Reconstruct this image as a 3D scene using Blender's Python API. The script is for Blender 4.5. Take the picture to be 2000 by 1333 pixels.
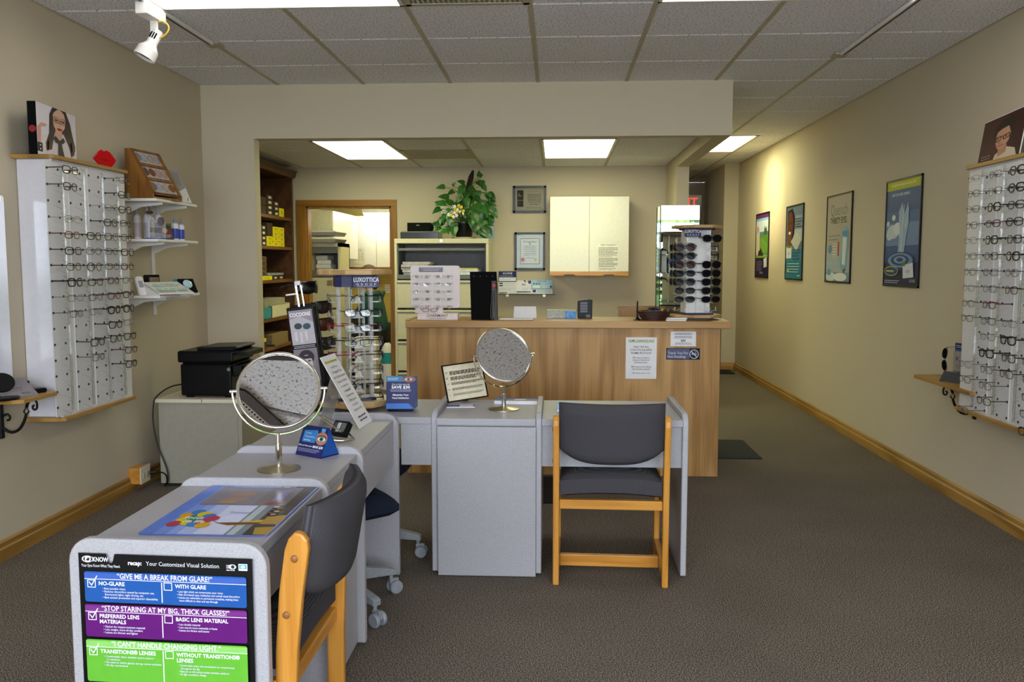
import bpy, bmesh, math, random
from mathutils import Vector, Matrix
random.seed(7)
for _o in list(bpy.data.objects):
    bpy.data.objects.remove(_o)
S = bpy.context.scene
C = S.collection
R = math.radians
# ------------------------------------------------------------------ camera
HC = 1.345
FPX, YAW, PIT = 1680.0, R(2.92), R(5.10)
cam_d = bpy.data.cameras.new('camera')
cam = bpy.data.objects.new('camera', cam_d)
C.objects.link(cam)
cam.location = (0, 0, HC)
cam.rotation_euler = (R(90) - PIT, 0, YAW)
cam_d.sensor_fit = 'HORIZONTAL'
cam_d.sensor_width = 36
cam_d.lens = FPX / 2000 * 36
cam_d.clip_start = 0.02
S.camera = cam
# ------------------------------------------------------------------ world, daylight, exposure
S.view_settings.view_transform = 'Standard'
S.view_settings.look = 'None'
S.view_settings.gamma = 1
S.view_settings.use_curve_mapping = False
S.view_settings.exposure = 0.5
w = bpy.data.worlds.new('overcast_sky')
S.world = w
w.use_nodes = True
w.node_tree.nodes['Background'].inputs[0].default_value = (0.82, 0.88, 1.0, 1)
w.node_tree.nodes['Background'].inputs[1].default_value = 10.0
LAMP = (0.95, 0.96, 0.55)          # fluorescent tubes
LAMP_S = 8.0
LAMP_FRONT = (1.0, 0.97, 0.92); LAMP_FRONT_S = 2.6
try:
    S.cycles.max_bounces = 10
    S.cycles.transparent_max_bounces = 24
    S.cycles.sample_clamp_indirect = 6
    S.cycles.caustics_reflective = False
    S.cycles.caustics_refractive = False
except Exception:
    pass
# daylight portal in the shop window (guides sampling, emits nothing itself)
pd = bpy.data.lights.new('window_portal', 'AREA')
pd.shape = 'RECTANGLE'; pd.size = 4.5; pd.size_y = 2.1
pd.cycles.is_portal = True
po = bpy.data.objects.new('window_portal', pd)
po.location = (-0.11, -1.66, 1.35); po.rotation_euler = (R(90), 0, 0)
C.objects.link(po)

# ------------------------------------------------------------------ pixel -> point helpers (photo frame 2000x1333)
_cy, _sy, _cp, _sp = math.cos(YAW), math.sin(YAW), math.cos(PIT), math.sin(PIT)
_r = Vector((_cy, _sy, 0)); _f = Vector((-_sy * _cp, _cy * _cp, -_sp)); _u = Vector((-_sy * _sp, _cy * _sp, _cp))
def at(px, py, X=None, Y=None, Z=None):
    d = _f + _r * ((px - 1000) / FPX) - _u * ((py - 666.5) / FPX)
    o = Vector((0, 0, HC))
    t = X / d.x if X is not None else (Y / d.y if Y is not None else (Z - HC) / d.z)
    return o + d * t

# ------------------------------------------------------------------ materials
MC = {}
def lin(c):
    if isinstance(c, str):
        c = c.lstrip('#'); c = [int(c[i:i + 2], 16) / 255 for i in (0, 2, 4)]
    return tuple(((x / 12.92) if x <= 0.04045 else ((x + 0.055) / 1.055) ** 2.4) for x in c[:3]) + (1,)
def newmat(name):
    m = bpy.data.materials.new(name); m.use_nodes = True
    nt = m.node_tree
    return m, nt, nt.nodes['Principled BSDF']
def plain(col, rough=0.55, metal=0.0, var=0.06, scale=35, spec=0.4, bump=0.0, name=None):
    key = ('p', col, rough, metal, var, scale, spec, bump)
    if key in MC: return MC[key]
    m, nt, b = newmat(name or ('paint_' + (col if isinstance(col, str) else 'c').strip('#')))
    c = lin(col)
    tc = nt.nodes.new('ShaderNodeTexCoord'); nz = nt.nodes.new('ShaderNodeTexNoise')
    nz.inputs['Scale'].default_value = scale; nz.inputs['Detail'].default_value = 3
    nt.links.new(tc.outputs['Object'], nz.inputs['Vector'])
    rp = nt.nodes.new('ShaderNodeValToRGB')
    rp.color_ramp.elements[0].color = tuple(x * (1 - var) for x in c[:3]) + (1,)
    rp.color_ramp.elements[1].color = tuple(min(1, x * (1 + var)) for x in c[:3]) + (1,)
    rp.color_ramp.elements[0].position = .35; rp.color_ramp.elements[1].position = .65
    nt.links.new(nz.outputs['Fac'], rp.inputs['Fac']); nt.links.new(rp.outputs['Color'], b.inputs['Base Color'])
    b.inputs['Roughness'].default_value = rough; b.inputs['Metallic'].default_value = metal
    b.inputs['Specular IOR Level'].default_value = spec
    if bump:
        bp = nt.nodes.new('ShaderNodeBump'); bp.inputs['Strength'].default_value = bump; bp.inputs['Distance'].default_value = 0.002
        nt.links.new(nz.outputs['Fac'], bp.inputs['Height']); nt.links.new(bp.outputs['Normal'], b.inputs['Normal'])
    MC[key] = m
    return m
def wood(c1, c2, axis='z', rough=0.4, fine=1.0, name='oak'):
    key = ('w', c1, c2, axis, rough, fine)
    if key in MC: return MC[key]
    m, nt, b = newmat(name)
    tc = nt.nodes.new('ShaderNodeTexCoord')
    def mp(s):
        n = nt.nodes.new('ShaderNodeMapping'); sc = [s[0]] * 3; sc['xyz'.index(axis)] = s[1]
        n.inputs['Scale'].default_value = sc; nt.links.new(tc.outputs['Object'], n.inputs['Vector']); return n
    a = mp((5 * fine, 0.55 * fine)); k = mp((170 * fine, 3 * fine))
    n1 = nt.nodes.new('ShaderNodeTexNoise'); n1.inputs['Scale'].default_value = 1.0; n1.inputs['Detail'].default_value = 2
    nt.links.new(a.outputs[0], n1.inputs['Vector'])
    mu = nt.nodes.new('ShaderNodeMath'); mu.operation = 'MULTIPLY'; mu.inputs[1].default_value = 26
    nt.links.new(n1.outputs['Fac'], mu.inputs[0])
    si = nt.nodes.new('ShaderNodeMath'); si.operation = 'SINE'; nt.links.new(mu.outputs[0], si.inputs[0])
    n2 = nt.nodes.new('ShaderNodeTexNoise'); n2.inputs['Scale'].default_value = 1.0; n2.inputs['Detail'].default_value = 3
    nt.links.new(k.outputs[0], n2.inputs['Vector'])
    ma = nt.nodes.new('ShaderNodeMath'); ma.operation = 'MULTIPLY_ADD'; ma.inputs[1].default_value = 0.17
    hf = nt.nodes.new('ShaderNodeMath'); hf.operation = 'MULTIPLY_ADD'; hf.inputs[1].default_value = 0.6; hf.inputs[2].default_value = 0.2
    nt.links.new(n2.outputs['Fac'], hf.inputs[0])
    nt.links.new(si.outputs[0], ma.inputs[0]); nt.links.new(hf.outputs[0], ma.inputs[2])
    rp = nt.nodes.new('ShaderNodeValToRGB')
    rp.color_ramp.elements[0].color = lin(c2); rp.color_ramp.elements[1].color = lin(c1)
    rp.color_ramp.elements[0].position = .22; rp.color_ramp.elements[1].position = .66
    nt.links.new(ma.outputs[0], rp.inputs['Fac']); nt.links.new(rp.outputs['Color'], b.inputs['Base Color'])
    b.inputs['Roughness'].default_value = rough; b.inputs['Specular IOR Level'].default_value = 0.35
    MC[key] = m
    return m
def speckle(name, stops, scale, rough=0.6, bump=0.0, detail=2, dist=0.002, spec=0.3, second=None):
    m, nt, b = newmat(name)
    tc = nt.nodes.new('ShaderNodeTexCoord'); nz = nt.nodes.new('ShaderNodeTexNoise')
    nz.inputs['Scale'].default_value = scale; nz.inputs['Detail'].default_value = detail
    nz.inputs['Roughness'].default_value = 0.65
    nt.links.new(tc.outputs['Object'], nz.inputs['Vector'])
    rp = nt.nodes.new('ShaderNodeValToRGB')
    e = rp.color_ramp.elements
    while len(e) < len(stops): e.new(0.5)
    for i, (p, c) in enumerate(stops):
        e[i].position = p; e[i].color = lin(c)
    nt.links.new(nz.outputs['Fac'], rp.inputs['Fac'])
    out = rp.outputs['Color']
    if second:
        n2 = nt.nodes.new('ShaderNodeTexNoise'); n2.inputs['Scale'].default_value = second[0]
        nt.links.new(tc.outputs['Object'], n2.inputs['Vector'])
        r2 = nt.nodes.new('ShaderNodeValToRGB'); r2.color_ramp.elements[0].position = .3; r2.color_ramp.elements[1].position = .7
        r2.color_ramp.elements[0].color = (second[1],) * 3 + (1,); r2.color_ramp.elements[1].color = (1, 1, 1, 1)
        nt.links.new(n2.outputs['Fac'], r2.inputs['Fac'])
        mx = nt.nodes.new('ShaderNodeMix'); mx.data_type = 'RGBA'; mx.blend_type = 'MULTIPLY'; mx.inputs['Factor'].default_value = 1
        nt.links.new(out, mx.inputs['A']); nt.links.new(r2.outputs['Color'], mx.inputs['B']); out = mx.outputs['Result']
    nt.links.new(out, b.inputs['Base Color'])
    b.inputs['Roughness'].default_value = rough; b.inputs['Specular IOR Level'].default_value = spec
    if bump:
        bp = nt.nodes.new('ShaderNodeBump'); bp.inputs['Strength'].default_value = bump; bp.inputs['Distance'].default_value = dist
        nt.links.new(nz.outputs['Fac'], bp.inputs['Height']); nt.links.new(bp.outputs['Normal'], b.inputs['Normal'])
    return m
def weave(name, c1, c2, scale=95):
    m, nt, b = newmat(name)
    tc = nt.nodes.new('ShaderNodeTexCoord')
    facs = []
    for d in ('X', 'Z'):
        wv = nt.nodes.new('ShaderNodeTexWave'); wv.bands_direction = d; wv.inputs['Scale'].default_value = scale
        nt.links.new(tc.outputs['Object'], wv.inputs['Vector']); facs.append(wv.outputs['Fac'])
    mu = nt.nodes.new('ShaderNodeMath'); mu.operation = 'MULTIPLY'
    nt.links.new(facs[0], mu.inputs[0]); nt.links.new(facs[1], mu.inputs[1])
    rp = nt.nodes.new('ShaderNodeValToRGB'); rp.color_ramp.elements[0].color = lin(c1); rp.color_ramp.elements[1].color = lin(c2)
    rp.color_ramp.elements[1].position = .8
    nt.links.new(mu.outputs[0], rp.inputs['Fac']); nt.links.new(rp.outputs['Color'], b.inputs['Base Color'])
    b.inputs['Roughness'].default_value = 0.95; b.inputs['Specular IOR Level'].default_value = 0.15
    return m
def clear(name, tint=(1, 1, 1), refl=0.10, rough=0.02, edge=0.35):
    m = bpy.data.materials.new(name); m.use_nodes = True
    nt = m.node_tree; nt.nodes.clear()
    out = nt.nodes.new('ShaderNodeOutputMaterial'); mx = nt.nodes.new('ShaderNodeMixShader')
    tr = nt.nodes.new('ShaderNodeBsdfTransparent'); tr.inputs[0].default_value = tuple(tint) + (1,)
    gl = nt.nodes.new('ShaderNodeBsdfGlossy'); gl.inputs['Roughness'].default_value = rough
    lw = nt.nodes.new('ShaderNodeLayerWeight'); lw.inputs['Blend'].default_value = edge
    ma = nt.nodes.new('ShaderNodeMath'); ma.operation = 'MULTIPLY_ADD'; ma.inputs[1].default_value = 0.55; ma.inputs[2].default_value = refl
    ma.use_clamp = True
    nt.links.new(lw.outputs['Fresnel'], ma.inputs[0]); nt.links.new(ma.outputs[0], mx.inputs[0])
    nt.links.new(tr.outputs[0], mx.inputs[1]); nt.links.new(gl.outputs[0], mx.inputs[2]); nt.links.new(mx.outputs[0], out.inputs[0])
    return m
def milky(name, white=0.35, tint=(.95, .95, .94)):
    m = clear(name, tint, 0.02, 0.15, .2); nt = m.node_tree
    out = [n for n in nt.nodes if n.type == 'OUTPUT_MATERIAL'][0]; src = out.inputs[0].links[0].from_socket
    mx = nt.nodes.new('ShaderNodeMixShader'); df = nt.nodes.new('ShaderNodeBsdfDiffuse'); df.inputs[0].default_value = (.85, .84, .84, 1)
    mx.inputs[0].default_value = white
    nt.links.new(src, mx.inputs[1]); nt.links.new(df.outputs[0], mx.inputs[2]); nt.links.new(mx.outputs[0], out.inputs[0])
    return m
def emit(name, col, strength, base=0.8):
    m, nt, b = newmat(name)
    b.inputs['Base Color'].default_value = (base, base, base, 1)
    b.inputs['Emission Color'].default_value = tuple(col) + (1,); b.inputs['Emission Strength'].default_value = strength
    return m

M = {}
M['wall'] = speckle('wall_paint', [(0.3, '#c8bba2'), (0.7, '#cfc3aa')], 260, rough=0.75, bump=0.05, spec=0.25)
M['tile'] = speckle('ceiling_tile_mineral', [(0.36, '#5a585e'), (0.42, '#e6e6ec'), (0.6, '#f4f4fa')], 95, rough=0.95, bump=0.5, detail=4, spec=0.1, dist=0.003)
M['plenum'] = plain('#3a3838', 0.9, name='plenum_dark')
M['tbar'] = plain('#b3ab95', 0.5, name='grid_bar_beige')
M['carpet'] = speckle('carpet_pile', [(0.37, '#1e1a18'), (0.46, '#57504b'), (0.54, '#786e66'), (0.62, '#b6a990')], 230, rough=1.0, bump=0.25, detail=3, dist=0.006, spec=0.05, second=(2.2, 0.88))
M['lam'] = speckle('grey_laminate', [(0.3, '#929095'), (0.5, '#aaa8ac'), (0.7, '#b8b6b9')], 420, rough=0.42, detail=3, spec=0.4)
M['oak_v'] = wood('#c2965a', '#94692f', 'z', 0.4, 1.0, 'oak_veneer_upright')
M['oak_x'] = wood('#c2965a', '#9c7138', 'x', 0.35, 1.0, 'oak_veneer_lengthwise')
M['oak_y'] = wood('#b08744', '#876126', 'y', 0.4, 1.0, 'oak_trim')
M['honey_z'] = wood('#cf9140', '#b47628', 'z', 0.3, 2.0, 'honey_oak_upright')
M['honey_x'] = wood('#cf9140', '#b47628', 'x', 0.3, 2.0, 'honey_oak_lengthwise')
M['honey_y'] = wood('#cf9140', '#b47628', 'y', 0.3, 2.0, 'honey_oak_depthwise')
M['door_oak'] = wood('#9c6b26', '#7f5417', 'z', 0.4, 1.5, 'door_casing_oak')
M['dark_wood'] = wood('#5a3a22', '#3f2716', 'y', 0.45, 1.2, 'walnut_stain')
M['light_wood'] = wood('#c2a06e', '#9d7a48', 'x', 0.35, 1.6, 'ash_wood')
M['fabric'] = weave('charcoal_weave', '#343336', '#625f64')
M['navy_fab'] = weave('navy_weave', '#171c2c', '#2b3246')
M['white'] = plain('#e9e6e2', 0.4, name='white_enamel', var=.02)
M['gloss_white'] = plain('#dedae0', 0.12, name='gloss_white_laminate', var=.02, spec=.5)
M['mel'] = plain('#f0ece0', 0.35, name='white_melamine', var=.02)
M['cream'] = plain('#cfc8a6', 0.45, name='putty_steel', var=.03)
M['putty'] = plain('#a39e8e', 0.5, name='putty_cabinet', var=.03)
M['grey'] = plain('#6d6e70', 0.5, name='grey_steel')
M['dgrey'] = plain('#3b3c40', 0.5, name='dark_grey')
M['black'] = plain('#0d0d0f', 0.35, spec=.18, name='black_plastic', var=.1)
M['mblack'] = plain('#0a0a0b', 0.8, spec=.1, name='black_matt', var=.1)
M['iron'] = plain('#111010', 0.5, metal=0.3, name='wrought_iron')
M['chrome'] = plain('#e8e4da', 0.07, metal=1.0, var=.01, name='chrome')
M['steel'] = plain('#b7ad92', 0.28, metal=1.0, var=.03, name='brushed_steel')
M['mirror'] = plain('#eeeeee', 0.0, metal=1.0, var=.0, name='mirror_silver')
M['paper'] = plain('#eceaea', 0.8, name='white_paper', var=.02)
M['ivory'] = plain('#ded6bd', 0.4, name='ivory_plastic', var=.02)
M['navy'] = plain('#1c2450', 0.45, name='navy_print')
M['yellow'] = plain('#e8d80c', 0.5, name='yellow_card')
M['brown_card'] = plain('#3a2a1c', 0.6, name='brown_card')
M['leaf'] = plain('#2b5a1e', 0.35, var=.35, scale=18, name='pothos_leaf')
M['soil'] = plain('#241a12', 0.95, name='bark_pole')
M['glass'] = clear('clear_acrylic', (0.96, 0.97, 0.97), 0.015, edge=.25)
M['lens'] = clear('demo_lens', (0.95, 0.96, 0.95), 0.06, edge=.3)
M['acry'] = milky('frosted_acrylic', .22)
M['strip'] = milky('acrylic_strip', .72)
M['gshelf'] = clear('green_edge_glass', (0.72, 0.86, 0.80), 0.08)
M['glazing'] = clear('picture_glazing', (0.98, 0.98, 0.98), -0.014)
M['case_oak'] = wood('#96652e', '#6e451c', 'z', .4, 2.5, 'case_oak')
M['pane'] = clear('window_glass', (0.97, 0.98, 0.98), 0.03)
M['lamp'] = emit('fluorescent_diffuser', LAMP, LAMP_S)
M['lamp_front'] = emit('fluorescent_diffuser_shop', LAMP_FRONT, LAMP_FRONT_S)

# ------------------------------------------------------------------ mesh helpers
class MB:
    def __init__(s): s.v = []; s.f = []; s.mi = []
    def add(s, vs, fs, mi=0, T=None):
        n = len(s.v)
        s.v += [tuple(T @ Vector(p)) if T else tuple(p) for p in vs]
        s.f += [tuple(i + n for i in f) for f in fs]; s.mi += [mi] * len(fs)
        return s
    def box(s, x0, x1, y0, y1, z0, z1, mi=0, T=None):
        return s.add([(x0, y0, z0), (x1, y0, z0), (x1, y1, z0), (x0, y1, z0), (x0, y0, z1), (x1, y0, z1), (x1, y1, z1), (x0, y1, z1)],
                     [(0, 3, 2, 1), (4, 5, 6, 7), (0, 1, 5, 4), (1, 2, 6, 5), (2, 3, 7, 6), (3, 0, 4, 7)], mi, T)
    def prism(s, pts, a, b, axis='y', mi=0, T=None):
        def mk(p, q):
            return {'y': (p[0], q, p[1]), 'x': (q, p[0], p[1]), 'z': (p[0], p[1], q)}[axis]
        n = len(pts)
        vs = [mk(p, a) for p in pts] + [mk(p, b) for p in pts]
        fs = [tuple(range(n)), tuple(range(2 * n - 1, n - 1, -1))] + [(i, i + n, (i + 1) % n + n, (i + 1) % n) for i in range(n)]
        return s.add(vs, fs, mi, T)
    def tube(s, pts, r, n=8, closed=False, mi=0, T=None, flat=1.0):
        pts = [Vector(p) for p in pts]; m = len(pts)
        rr = r if isinstance(r, (list, tuple)) else [r] * m
        tang = []
        for i in range(m):
            a = pts[(i - 1) % m] if (closed or i > 0) else pts[i]
            b = pts[(i + 1) % m] if (closed or i < m - 1) else pts[i]
            t = b - a
            tang.append(t.normalized() if t.length > 1e-9 else Vector((0, 0, 1)))
        up = Vector((0, 0, 1)) if abs(tang[0].z) < 0.9 else Vector((0, 1, 0))
        nrm = (up - tang[0] * up.dot(tang[0])).normalized()
        vs = []
        for i in range(m):
            nrm = nrm - tang[i] * nrm.dot(tang[i])
            nrm = nrm.normalized() if nrm.length > 1e-6 else tang[i].orthogonal().normalized()
            bi = tang[i].cross(nrm)
            for k in range(n):
                a = 2 * math.pi * k / n
                vs.append(pts[i] + (nrm * math.cos(a) + bi * math.sin(a) * flat) * rr[i])
        fs = []
        for i in range(m if closed else m - 1):
            j = (i + 1) % m
            for k in range(n):
                l = (k + 1) % n
                fs.append((i * n + k, i * n + l, j * n + l, j * n + k))
        if not closed:
            fs += [tuple(range(n - 1, -1, -1)), tuple((m - 1) * n + k for k in range(n))]
        return s.add(vs, fs, mi, T)
    def lathe(s, prof, n=24, c=(0, 0, 0), mi=0, T=None, sx=1, sy=1):
        vs = []; m = len(prof)
        for r, z in prof:
            for k in range(n):
                a = 2 * math.pi * k / n
                vs.append((c[0] + r * math.cos(a) * sx, c[1] + r * math.sin(a) * sy, c[2] + z))
        fs = [(i * n + k, i * n + (k + 1) % n, (i + 1) * n + (k + 1) % n, (i + 1) * n + k) for i in range(m - 1) for k in range(n)]
        if prof[0][0] > 1e-6: fs.append(tuple(range(n - 1, -1, -1)))
        if prof[-1][0] > 1e-6: fs.append(tuple((m - 1) * n + k for k in range(n)))
        return s.add(vs, fs, mi, T)
    def ball(s, c, rx, ry=None, rz=None, n=10, m=7, mi=0, T=None):
        ry = ry or rx; rz = rz or rx
        prof = []
        vs = [(c[0], c[1], c[2] - rz)]
        for i in range(1, m):
            t = math.pi * i / m - math.pi / 2
            for k in range(n):
                a = 2 * math.pi * k / n
                vs.append((c[0] + rx * math.cos(t) * math.cos(a), c[1] + ry * math.cos(t) * math.sin(a), c[2] + rz * math.sin(t)))
        vs.append((c[0], c[1], c[2] + rz))
        fs = [(0, 1 + (k + 1) % n, 1 + k) for k in range(n)]
        for i in range(m - 2):
            for k in range(n):
                a = 1 + i * n; fs.append((a + k, a + (k + 1) % n, a + n + (k + 1) % n, a + n + k))
        L = len(vs) - 1; a = 1 + (m - 2) * n
        fs += [(L, a + k, a + (k + 1) % n) for k in range(n)]
        return s.add(vs, fs, mi, T)
    def mesh(s, name, mats, smooth=None, recalc=True):
        me = bpy.data.meshes.new(name)
        me.from_pydata(s.v, [], s.f)
        for m in (mats if isinstance(mats, (list, tuple)) else [mats]): me.materials.append(m)
        if len(me.materials) > 1: me.polygons.foreach_set('material_index', s.mi)
        if recalc:
            bm = bmesh.new(); bm.from_mesh(me); bmesh.ops.recalc_face_normals(bm, faces=bm.faces[:]); bm.to_mesh(me); bm.free()
        if smooth:
            me.polygons.foreach_set('use_smooth', [True] * len(me.polygons))
            me.set_sharp_from_angle(angle=R(smooth if smooth is not True else 40))
        me.update()
        return me
    def build(s, name, mats, parent=None, smooth=None, bevel=0, seg=2, recalc=True):
        return link(name, s.mesh(name, mats, smooth, recalc), parent, bevel, seg)
def link(name, me, parent=None, bevel=0, seg=2):
    o = bpy.data.objects.new(name, me); C.objects.link(o)
    if parent: o.parent = parent
    if bevel:
        b = o.modifiers.new('bevel', 'BEVEL'); b.width = bevel; b.segments = seg; b.limit_method = 'ANGLE'; b.angle_limit = R(40)
    return o
def tag(o, label=None, cat=None, group=None, kind=None):
    if label: o['label'] = label
    if cat: o['category'] = cat
    if group: o['group'] = group
    if kind: o['kind'] = kind
    return o
def thing(name, label, cat, loc=(0, 0, 0), rz=0, group=None, tilt=0, roll=0):
    o = bpy.data.objects.new(name, None); C.objects.link(o)
    o.empty_display_size = 0.05
    o.location = loc; o.rotation_euler = (tilt, roll, rz)
    return tag(o, label, cat, group)
def struct(name, b, m, parent=None, **k):
    o = b.build(name, m, parent, **k)
    if not parent: o['kind'] = 'structure'
    return o
def soft(pts, n=2):
    pts = [Vector(p) for p in pts]
    for _ in range(n):
        q = [pts[0]]
        for a, c in zip(pts, pts[1:]): q += [a.lerp(c, .25), a.lerp(c, .75)]
        pts = q + [pts[-1]]
    return pts
def rrect(x0, x1, z0, z1, r, n=5, corners='1111'):
    # corners: bl br tr tl
    pts = []
    for (cx, cz, a0, on, px, pz) in ((x0 + r, z0 + r, 180, corners[0], x0, z0), (x1 - r, z0 + r, 270, corners[1], x1, z0), (x1 - r, z1 - r, 0, corners[2], x1, z1), (x0 + r, z1 - r, 90, corners[3], x0, z1)):
        if on == '1':
            for i in range(n + 1):
                a = R(a0 + 90 * i / n); pts.append((cx + r * math.cos(a), cz + r * math.sin(a)))
        else: pts.append((px, pz))
    return pts
def text_mesh(s, size, bold=0.0, align='LEFT', sx=1.0):
    cu = bpy.data.curves.new('t', 'FONT'); cu.body = s; cu.size = size; cu.align_x = align; cu.offset = bold * size; cu.resolution_u = 2
    o = bpy.data.objects.new('t', cu)
    me = bpy.data.meshes.new_from_object(o)
    vs = [(v.co.x * sx, v.co.y) for v in me.vertices]; fs = [tuple(p.vertices) for p in me.polygons]
    bpy.data.objects.remove(o); bpy.data.curves.remove(cu); bpy.data.meshes.remove(me)
    return vs, fs
def art(parent, name, W, H, unit, layers, x0=0.0, z0=0.0, y=0.0, rough=0.55, eps=0.00025, T=None):
    """flat print: layers in unit space (u right, v down), lying in local XZ facing -Y"""
    U, V = unit; sx, sz = W / U, H / V
    b = MB(); mats = []; idx = {}
    def mi(c):
        if c not in idx:
            idx[c] = len(mats); mats.append(plain(c, rough, var=.03, spec=.18) if isinstance(c, str) else c)
        return idx[c]
    for i, L in enumerate(layers):
        k, c = L[0], L[1]; yy = y - eps * (i + 1)
        def pt(u, v): return (x0 + u * sx, yy, z0 + H - v * sz)
        def poly(pts): b.add([pt(*p) for p in pts], [tuple(range(len(pts)))], mi(c), T)
        if k == 'r': poly([(L[2], L[5]), (L[4], L[5]), (L[4], L[3]), (L[2], L[3])])
        elif k == 'p': poly(L[2])
        elif k == 'rr':
            poly([(p[0], p[1]) for p in rrect(L[2], L[4], L[3], L[5], L[6])])
        elif k == 'e':
            ro = R(L[6]) if len(L) > 6 else 0
            poly([(L[2] + L[4] * math.cos(a) * math.cos(ro) - L[5] * math.sin(a) * math.sin(ro), L[3] + L[4] * math.cos(a) * math.sin(ro) + L[5] * math.sin(a) * math.cos(ro)) for a in [2 * math.pi * q / 20 for q in range(20)]])
        elif k == 's':
            pts = L[2]; wd = L[3] / 2
            for p, q in zip(pts, pts[1:]):
                d = Vector((q[0] - p[0], q[1] - p[1])); ln = d.length or 1; d /= ln; nx, ny = -d.y * wd, d.x * wd; e = d * wd * .6
                poly([(p[0] + nx - e.x, p[1] + ny - e.y), (q[0] + nx + e.x, q[1] + ny + e.y), (q[0] - nx + e.x, q[1] - ny + e.y), (p[0] - nx - e.x, p[1] - ny - e.y)])
        elif k == 't':   # t col x y(baseline) size string align bold sx
            al = L[6] if len(L) > 6 else 'LEFT'; bo = L[7] if len(L) > 7 else 0.0; fx = L[8] if len(L) > 8 else 1.0
            vs, fs = text_mesh(L[5], L[4], bo, al, fx)
            b.add([pt(L[2] + vx, L[3] - vy) for vx, vy in vs], fs, mi(c), T)
        elif k == 'l':   # small running text: col x0 y0 x1 n dy th [centre]
            for j in range(L[5]):
                yv = L[3] + j * L[6]; xs, xe = L[2], L[4]
                wdt = xe - xs; cut = random.uniform(0, .25) * wdt
                if len(L) > 8 and L[8]: xs += cut / 2; xe -= cut / 2
                elif j % 3 == 2 or j == L[5] - 1: xe -= cut
                x = xs
                while x < xe:
                    e = min(xe, x + random.uniform(1.6, 4.5) * L[7])
                    poly([(x, yv + L[7]), (e, yv + L[7]), (e, yv), (x, yv)]); x = e + L[7] * .55
    return b.build(name, mats, parent, recalc=False)
def dup(o, parent=None):
    c = o.copy(); C.objects.link(c)
    if parent is not None: c.parent = parent
    return c
def dup_thing(root, loc, rz, label, group=None, tilt=0):
    r = root.copy(); C.objects.link(r); r.location = loc; r.rotation_euler = (tilt, 0, rz); r['label'] = label
    if group: r['group'] = group
    for ch in root.children:
        c = dup(ch, r)
        for g in ch.children: dup(g, c)
    return r
NUM = ['first', 'second', 'third', 'fourth', 'fifth', 'sixth', 'seventh', 'eighth', 'ninth', 'tenth', 'eleventh', 'twelfth', 'thirteenth', 'fourteenth', 'fifteenth', 'sixteenth']
# ================================================================== ROOM SHELL
LW, RW, CZ = -2.52, 2.295, 2.605
YH = 6.10                       # front face of the header wall
BW, BCZ = 8.72, 2.32            # back wall and back-room ceiling
T0 = -1.96                      # first ceiling bar
PT = 0.6096
floor = struct('floor', MB().box(-3.2, 2.5, -1.7, 14.0, -0.1, 0.0), M['carpet'])
wl = struct('wall_left', MB().box(LW - .12, LW, -1.7, YH, 0, CZ + .1), M['wall'])
wr = struct('wall_right', MB().box(RW, RW + .12, -1.7, 14.0, 0, CZ + .1), M['wall'])
# header wall over the opening, left return, and the beam to the corridor
struct('wall_header', MB().box(-2.143, 1.093, YH, 6.205, 2.232, CZ + .02), M['wall'])
struct('wall_return', MB().box(LW - .5, -2.143, YH, 6.205, 0, CZ + .02), M['wall'])
struct('trim_1', MB().box(1.093, 1.207, YH, 8.01, 2.232, CZ), M['wall'])
struct('wall_corridor', MB().box(1.093, 1.207, 8.01, 14.0, 0, CZ), M['wall'])
# back wall with the doorway
DX0, DX1, DZ = -2.547, -1.67, 1.93
b = MB().box(-3.0, DX0, BW, BW + .12, 0, 2.45).box(DX0, DX1, BW, BW + .12, DZ, 2.45).box(DX1, 1.093, BW, BW + .12, 0, 2.45)
struct('wall_back', b, M['wall'])
struct('wall_back_room_left', MB().box(-3.08, -2.98, 6.2, 12.0, 0, 2.45), M['wall'])
# corridor end: pier, dark lobby beyond
PX = at(1412, 500, Y=11.1).x
struct('wall_corridor_end', MB().box(PX, RW, 11.1, 11.22, 0, CZ).box(PX, PX + .1, 11.22, 12.2, 0, CZ), M['wall'])
struct('wall_lobby', MB().box(1.2, RW, 13.6, 13.72, 0, CZ), M['wall'])
d3 = struct('door_1', MB().box(1.55, 1.98, 13.52, 13.6, 0, 2.0), M['dark_wood'])
struct('door_frame', MB().box(1.35, 2.18, 13.5, 13.6, 2.0, 2.1).box(1.35, 1.45, 13.5, 13.6, 0, 2.0).box(2.08, 2.18, 13.5, 13.6, 0, 2.0), M['door_oak'], d3)
# shop front behind the camera: low wall, posts and panes
b = MB().box(LW, RW, -1.7, -1.55, 0, .22).box(LW, RW, -1.7, -1.55, 2.42, CZ + .1)
for x in (LW, -.95, .65, RW - .07): b.box(x, x + .07, -1.68, -1.57, .22, 2.42)
win = struct('window_1', b, M['dgrey'])
for x0, x1 in ((LW + .07, -.95), (-.88, .65), (.72, RW - .07)):
    struct('pane', MB().box(x0, x1, -1.63, -1.622, .22, 2.42), M['pane'], win)
gnd = struct('ground_outside', MB().box(-14, 14, -16, -1.7, -.12, -.05), plain('#d2cfc8', .9, name='pavement', scale=4))
hb = MB()
for i in range(46):
    hb.ball((-7 + i * .32, -8 + random.uniform(-.2, .2), .45 + random.uniform(0, .25)), .42, .4, .5, 8, 6)
tag(hb.build('hedge', plain('#4d6b2c', .8, var=.5, scale=9, name='hedge_green'), smooth=True), 'clipped green hedge outside the shop window behind the camera', 'hedge')

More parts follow.
